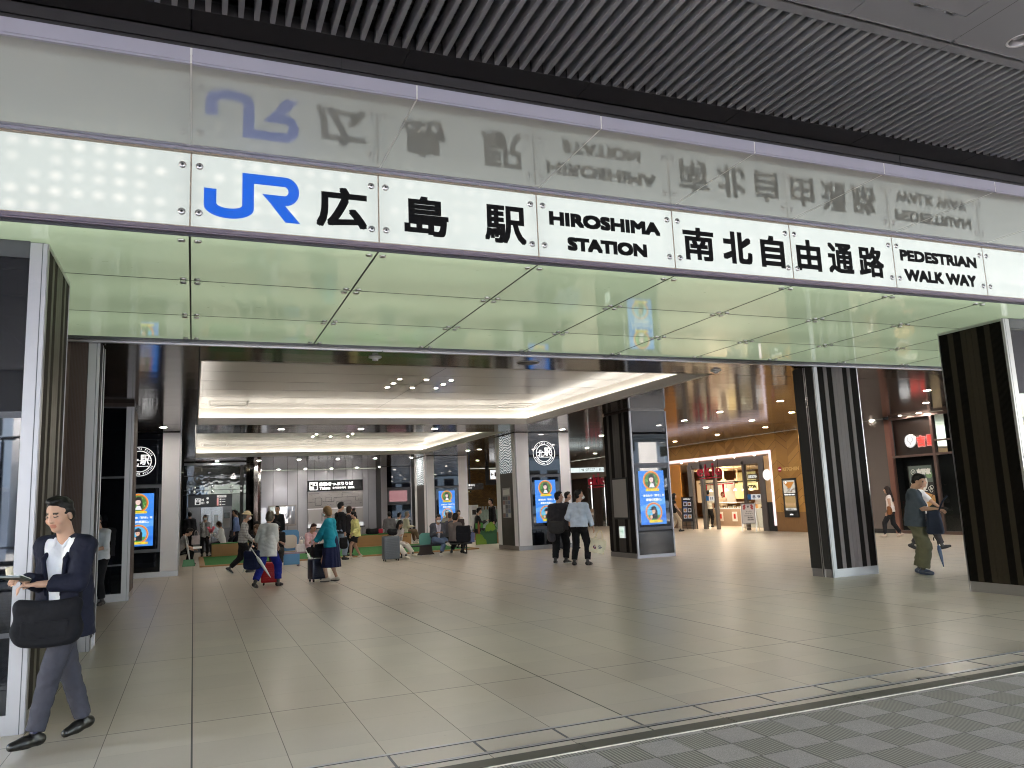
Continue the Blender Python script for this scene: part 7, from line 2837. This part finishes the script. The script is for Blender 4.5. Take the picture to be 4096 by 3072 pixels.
person('person in white hat seated left of the woman behind the silver suitcase', (9.86, 31.7), 150, h=1.60, vox=.018, top=dict(c=(196, 190, 184), hem=-.06), legs=dict(c=BLK), hair=HB, hat=('cap', (214, 212, 208)), hands={'L': (-.14, .26, .8), 'R': (.14, .26, .8)}, pel=(0, 0, .55), feet={'L': (-.1, .36, .085, 0, 0), 'R': (.1, .34, .085, 0, 0)})
soft_bag('backpack', 'khaki backpack beside the person with the white hat', 'backpack', 9.72, 31.35, .50, 10, .30, .18, .38, (120, 122, 78))
suitcase('silver suitcase standing between the seated travellers and the bush board', 10.46, 30.85, 0, .34, .22, .50, (150, 152, 154), 0)
person('man in black leather jacket seated behind the green bush board', (10.32, 29.3), -100, h=1.70, vox=.016, pel=(0, 0, .55), lean=4, head=(0, 16), feet={'L': (-.1, .36, .085, 0, 0), 'R': (.1, .34, .085, 0, 0)}, hands={'L': (-.08, .36, .86), 'R': (.08, .36, .86)}, top=dict(c=(24, 24, 28), hem=-.08, rough=.5, mat='black_leather'), legs=dict(c=BLK), hair=HB)
slim_bench('dark stool behind the green bush board', 10.0, 10.6, 29.3, .46, M_DARK, M_DARK)
person('person in black partly hidden behind the right plaza column', (11.0, 29.3), 90, h=1.66, vox=.018, top=dict(c=BLK, hem=-.1), legs=dict(c=BLK), hair=HB)

o = person('man in charcoal shirt standing with hand at his chin and a bag behind him', (8.40, 17.75), -44, h=1.70, vox=.011, build=1.12, lean=3, head=(-60, 0), feet={'L': (-.13, -.03, .085, 8, 0), 'R': (.13, .03, .085, -30, 0)}, hands={'L': (-.28, .10, .84), 'R': (.09, .20, 1.34)},
           top=dict(c=(52, 50, 54), hem=-.10, name='shirt', loose=1.3), legs=dict(c=(22, 22, 25)), shoe=((26, 26, 28), (226, 226, 224)), hair=HB)
soft_bag('messenger_bag', 'charcoal messenger bag on the back of the man in the charcoal shirt', 'bag', 8.22, 17.50, .76, -26, .42, .13, .30, (56, 54, 54), strap=[[(.14, .0, .26), (.24, .06, .42), (.32, .16, .60)]])
soft_bag('jacket_bundle', 'dark grey jacket draped below the charcoal messenger bag', 'jacket', 8.12, 17.62, .56, 4, .22, .12, .36, (66, 64, 70))
o = person('man in pale blue shirt and face mask holding a cream tote bag', (8.52, 16.88), -48, h=1.72, vox=.011, lean=3, head=(-58, 2), mask=True, feet={'L': (-.16, -.04, .085, 8, 0), 'R': (.16, .02, .085, -14, 0)}, hands={'L': (-.22, .18, 1.02), 'R': (.31, .15, .78)},
           top=dict(c=(196, 208, 226), sleeve=.92, hem=-.03, loose=.9, collar=True), legs=dict(c=(20, 20, 23)), shoe=((22, 20, 20), (26, 24, 24)), hair=HB)
tt_ = tote('cream tote bag with red and navy print hanging from a hand of the masked man', 8.86, 16.74, .27, -14, .36, .34, (232, 222, 196), 14)
mb = MB()
pl = lambda u, w_, d: Vector((u, -.072 - d, w_))
rs = random.Random(9)
for k in range(16):
    disc(mb, -.08 + rs.uniform(-.035, .03), .14 + rs.uniform(-.04, .04), rs.uniform(.008, .018), mat('tote_print%d' % (k % 2), lin(((150, 40, 60), (50, 50, 96))[k % 2]), .7), pl, .004 + k * 1e-5, 8)
text(mb, 'The', .0, .06, .175, .20, mat('tote_print1', lin((50, 50, 96)), .7), pl, .001, .004)
text(mb, 'Hello', .0, .10, .14, .17, mat('tote_print1', lin((50, 50, 96)), .7), pl, .002, .004)
text(mb, 'coffee', .01, .08, .115, .135, mat('tote_print1', lin((50, 50, 96)), .7), pl, .001, .004)
mb.build('print', tt_)
person('man in dark jacket half hidden behind the two waiting men', (11.05, 22.75), -112, h=1.76, vox=.016, top=dict(c=(46, 46, 50), hem=-.14), legs=dict(c=BLK), hair=HB, feet={'L': (-.1, -.2, .1, 0, 15), 'R': (.1, .2, .085, 0, 0)}, pel=(0, 0, .9))
suitcase('small black suitcase behind the legs of the two waiting men', 10.75, 22.55, 0, .36, .22, .50, (26, 26, 30), .40)

o = person('man in grey overshirt and olive cargo trousers looking at a phone', (11.86, 10.32), -146, h=1.70, vox=.010, lean=4, head=(-4, 30), build=1.08, feet={'L': (-.11, -.03, .085, 6, 0), 'R': (.11, .05, .085, -12, 0)}, hands={'L': (-.03, .36, 1.10), 'R': (.06, .38, 1.11)},
           top=dict(c=(74, 84, 98), sleeve=.46, hem=-.10, loose=1.8, collar=True, name='overshirt'), legs=dict(c=(98, 98, 82), loose=2.2, len=.95), pel=(0, 0, .932), shoe=((40, 52, 82), (70, 80, 110)), hair=('short', (18, 16, 17)), elbow_out=.25)
mb = MB()
mb.cbox(-.04, .04, -.075, .075, -.004, .005, M_DARK, .003, Matrix.Rotation(R(30), 4, 'Y'))
tag(mb.build('mobile_phone', loc=wpt(o, (.02, .47, 1.13))), 'dark mobile phone in the hands of the man in olive trousers', 'phone')
soft_bag('backpack', 'navy backpack worn on the front by the man in olive trousers', 'backpack', *wpt(o, (.05, .31, .70)), -140, .36, .24, .42, (40, 48, 68), strap=[[(-.12, .08, .38), (-.12, .16, .55), (-.10, .24, .64)], [(.12, .08, .38), (.12, .16, .55), (.10, .24, .64)]])
umbrella('blue folded umbrella hanging below the navy backpack', wpt(o, (.14, .32, .62)), wpt(o, (.17, .38, .14)), (48, 76, 120))
person('elderly man in white polo shirt walking to the right behind the man in olive', (16.3, 13.95), -138, h=1.70, vox=.013, lean=3, pel=(0, 0, .895), feet={'L': (-.09, -.30, .12, 0, 24), 'R': (.09, .34, .10, 0, -18)}, hands={'L': (-.24, -.08, .86), 'R': (.26, .40, .98)},
       top=dict(c=(228, 228, 234), sleeve=.44, hem=-.04, collar=True), legs=dict(c=(52, 50, 54)), shoe=((22, 20, 22), (30, 28, 28)), hair=('grey', (128, 122, 120)))
person('woman in white sleeveless top and black trousers walking by the taupe wall', (19.85, 18.1), 36, female=True, h=1.52, vox=.015, lean=3, pel=(0, 0, .895), feet={'L': (-.09, .26, .09, 0, -8), 'R': (.09, -.22, .11, 0, 20)}, hands={'L': (-.2, .1, .85), 'R': (.22, -.05, .84)},
       top=dict(c=(232, 220, 218), sleeve=0.0, hem=-.05), legs=dict(c=(26, 26, 30)), shoe=((206, 190, 176), (210, 200, 190)), hair=('long', (44, 32, 30)))
soft_bag('handbag', 'brown handbag on the far arm of the woman in the sleeveless top', 'bag', 19.62, 17.95, .70, 50, .28, .12, .26, (128, 82, 50))
person('woman in black top and beige trousers at the edge of the advert column', (19.05, 28.7), -120, female=True, h=1.60, vox=.016, lean=3, pel=(0, 0, .895), feet={'L': (-.09, -.2, .10, 0, 14), 'R': (.09, .22, .09, 0, -6)}, hands={'L': (-.2, .0, .85), 'R': (.26, .26, .90)},
       top=dict(c=BLK, sleeve=.2, hem=-.06), legs=dict(c=(178, 164, 146), loose=1.6), hair=('long', (20, 18, 18)))
person('shop customer in white shirt seen through the glass door', (22.3, 30.72), -60, h=1.66, vox=.018, top=dict(c=(222, 214, 200), sleeve=.45, hem=-.06), legs=dict(c=(36, 34, 38)), hair=HB)
person('shop assistant with brown hair behind the lit display case', (25.5, 33.85), 150, female=True, h=1.56, vox=.018, top=dict(c=(230, 214, 196), sleeve=.5), legs=dict(c=BLK), hair=('bob', (110, 60, 44)))

# ------------------------------------------------------------ the square behind the camera, seen mirrored in the black glass
t = thing('park_bench', 'black slatted bench mirrored in the left column glass', 'bench', (-2.62, -1.6, 0))
mb = MB()
for k in range(3):
    mb.box(-.8, .8, -.2 + .14 * k, -.1 + .14 * k, .42, .45, M_DARK)
mb.build('seat', t)
mb = MB()
for k in range(3):
    mb.box(-.8, .8, -.28, -.25, .56 + .13 * k, .65 + .13 * k, M_DARK)
mb.build('backrest', t)
for sx in (-.75, .75):
    mb = MB()
    mb.box(sx - .03, sx + .03, -.28, -.22, 0, .95, M_DARK)
    mb.box(sx - .03, sx + .03, .16, .22, 0, .42, M_DARK)
    mb.tube([(sx, -.25, .64), (sx, .1, .66), (sx, .2, .60), (sx, .2, .42)], .02, M_DARK, 6)
    mb.build('leg', t)
t = thing('railing', 'low steel railing along the road mirrored in the left column glass', 'railing')
mb = MB()
for z in (.55, .95):
    mb.tube([(-30, -8.9, z), (8, -8.9, z)], .025, M_STEELP, 8)
for k in range(20):
    mb.tube([(-30 + 2 * k, -8.9, 0), (-30 + 2 * k, -8.9, .95)], .03, M_FRAME, 8)
mb.build('rail', t)
t = thing('bus', 'white bus with a red mark mirrored in the left column glass', 'bus', (-11.0, -17.0, -.15))
bw_ = mat('bus_white', lin((226, 226, 232)), .3)
mb = MB()
mb.cbox(-5.0, 5.0, -1.2, 1.2, .35, 2.95, bw_, .15)
mb.build('body', t)
mb = MB()
mb.box(-4.8, 4.85, 1.18, 1.215, 1.35, 2.5, M_GLASSB)
mb.build('window', t)
mb = MB()
mb.plate([(3.6, .9), (3.9, 1.28), (4.15, 1.2), (4.05, 1.0), (4.2, .7), (3.9, .62), (3.7, .72)], 1.205, 1.22, M_RED)
mb.build('emblem', t)
for xx in (-3.2, 3.0):
    mb = MB()
    mb.lathe([(.48, 1.0), (.5, 1.05), (.5, 1.2), (.46, 1.23), (.2, 1.235)], M_DARK, 24, Matrix.Translation((xx, 0, .50)) @ Matrix.Rotation(R(-90), 4, 'X'))
    mb.build('wheel', t)
t = thing('street_lamp', 'dark street lamp post mirrored in the left column glass', 'street lamp', (-5.72, -15.2, -.15))
mb = MB()
mb.tube([(0, 0, 0), (0, 0, .9), (0, 0, 4.3)], [.09, .06, .05], M_DARK, 12)
mb.tube([(0, 0, 4.3), (.0, 0, 4.42), (.5, 0, 4.45)], .04, M_DARK, 8)
mb.build('pole', t, True)
mb = MB()
mb.cbox(-.1, .35, -.12, .12, 4.36, 4.44, M_DARK, .03)
mb.build('lamp_head', t)


def block(label, x, y, w, d, h, c, fl, bal=False):
    t = thing('apartment_building' if bal else 'office_building', label, 'building', (x, y, -.15))
    m = mat('facade_%d_%d_%d' % c, lin(c), .7, var=.05, vscale=.3)
    mb = MB()
    mb.box(-w / 2, w / 2, -d / 2, d / 2, 0, h, m)
    mb.box(-w / 4, w / 4, -d / 4, d / 4, h, h + 2.4, m)
    mb.build('wall', t)
    mb = MB()
    sh_ = h / fl
    for k in range(fl):
        n = int(w / 2.6)
        for i in range(n):
            a = -w / 2 + (i + .2) * w / n
            mb.box(a, a + w / n * .6, d / 2, d / 2 + .03, sh_ * (k + .32), sh_ * (k + .8), M_GLASSB)
    mb.build('window', t)
    if bal:
        mb = MB()
        for k in range(1, fl):
            mb.box(-w / 2 + .4, w / 2 - .4, d / 2 + .03, d / 2 + 1.3, sh_ * k - .15, sh_ * k, m)
            mb.box(-w / 2 + .4, w / 2 - .4, d / 2 + 1.22, d / 2 + 1.3, sh_ * k, sh_ * k + 1.0, m)
        mb.build('balcony', t)
    return t


block('tall pale apartment block with balconies mirrored in the column glass', -4.0, -50, 11, 12, 44, (222, 220, 218), 15, True)
block('low white office block with dark windows mirrored in the left column glass', -20, -52, 18, 14, 9.5, (206, 206, 208), 3)
block('broad grey office block across the square mirrored in the right glass', 34, -60, 38, 16, 26, (170, 168, 166), 8)
block('white apartment tower across the square mirrored in the advert column glass', 66, -66, 11, 13, 40, (226, 224, 222), 13, True)
block('long pale building far left across the road mirrored in dark glass', -62, -60, 40, 16, 20, (190, 184, 176), 6)
mb = MB()
rs = random.Random(12)
nx, ny = 60, 16
hv = []
for j in range(ny):
    for i in range(nx):
        xx, yy = -300 + 600 * i / (nx - 1), -160 - 200 * j / (ny - 1)
        hv.append((xx, yy, -2 + 62 * math.sin(math.pi * .5 * j / (ny - 1)) * (.75 + .25 * math.sin(xx * .021 + 1) + .12 * math.sin(xx * .06)) + rs.uniform(-1.5, 1.5)))
mb.raw(hv, [(j * nx + i, j * nx + i + 1, (j + 1) * nx + i + 1, (j + 1) * nx + i) for j in range(ny - 1) for i in range(nx - 1)], mat('hill_forest', (.028, .045, .026), .9, var=.5, vscale=.15))
tag(mb.build('hill', smooth=True), kind='structure')
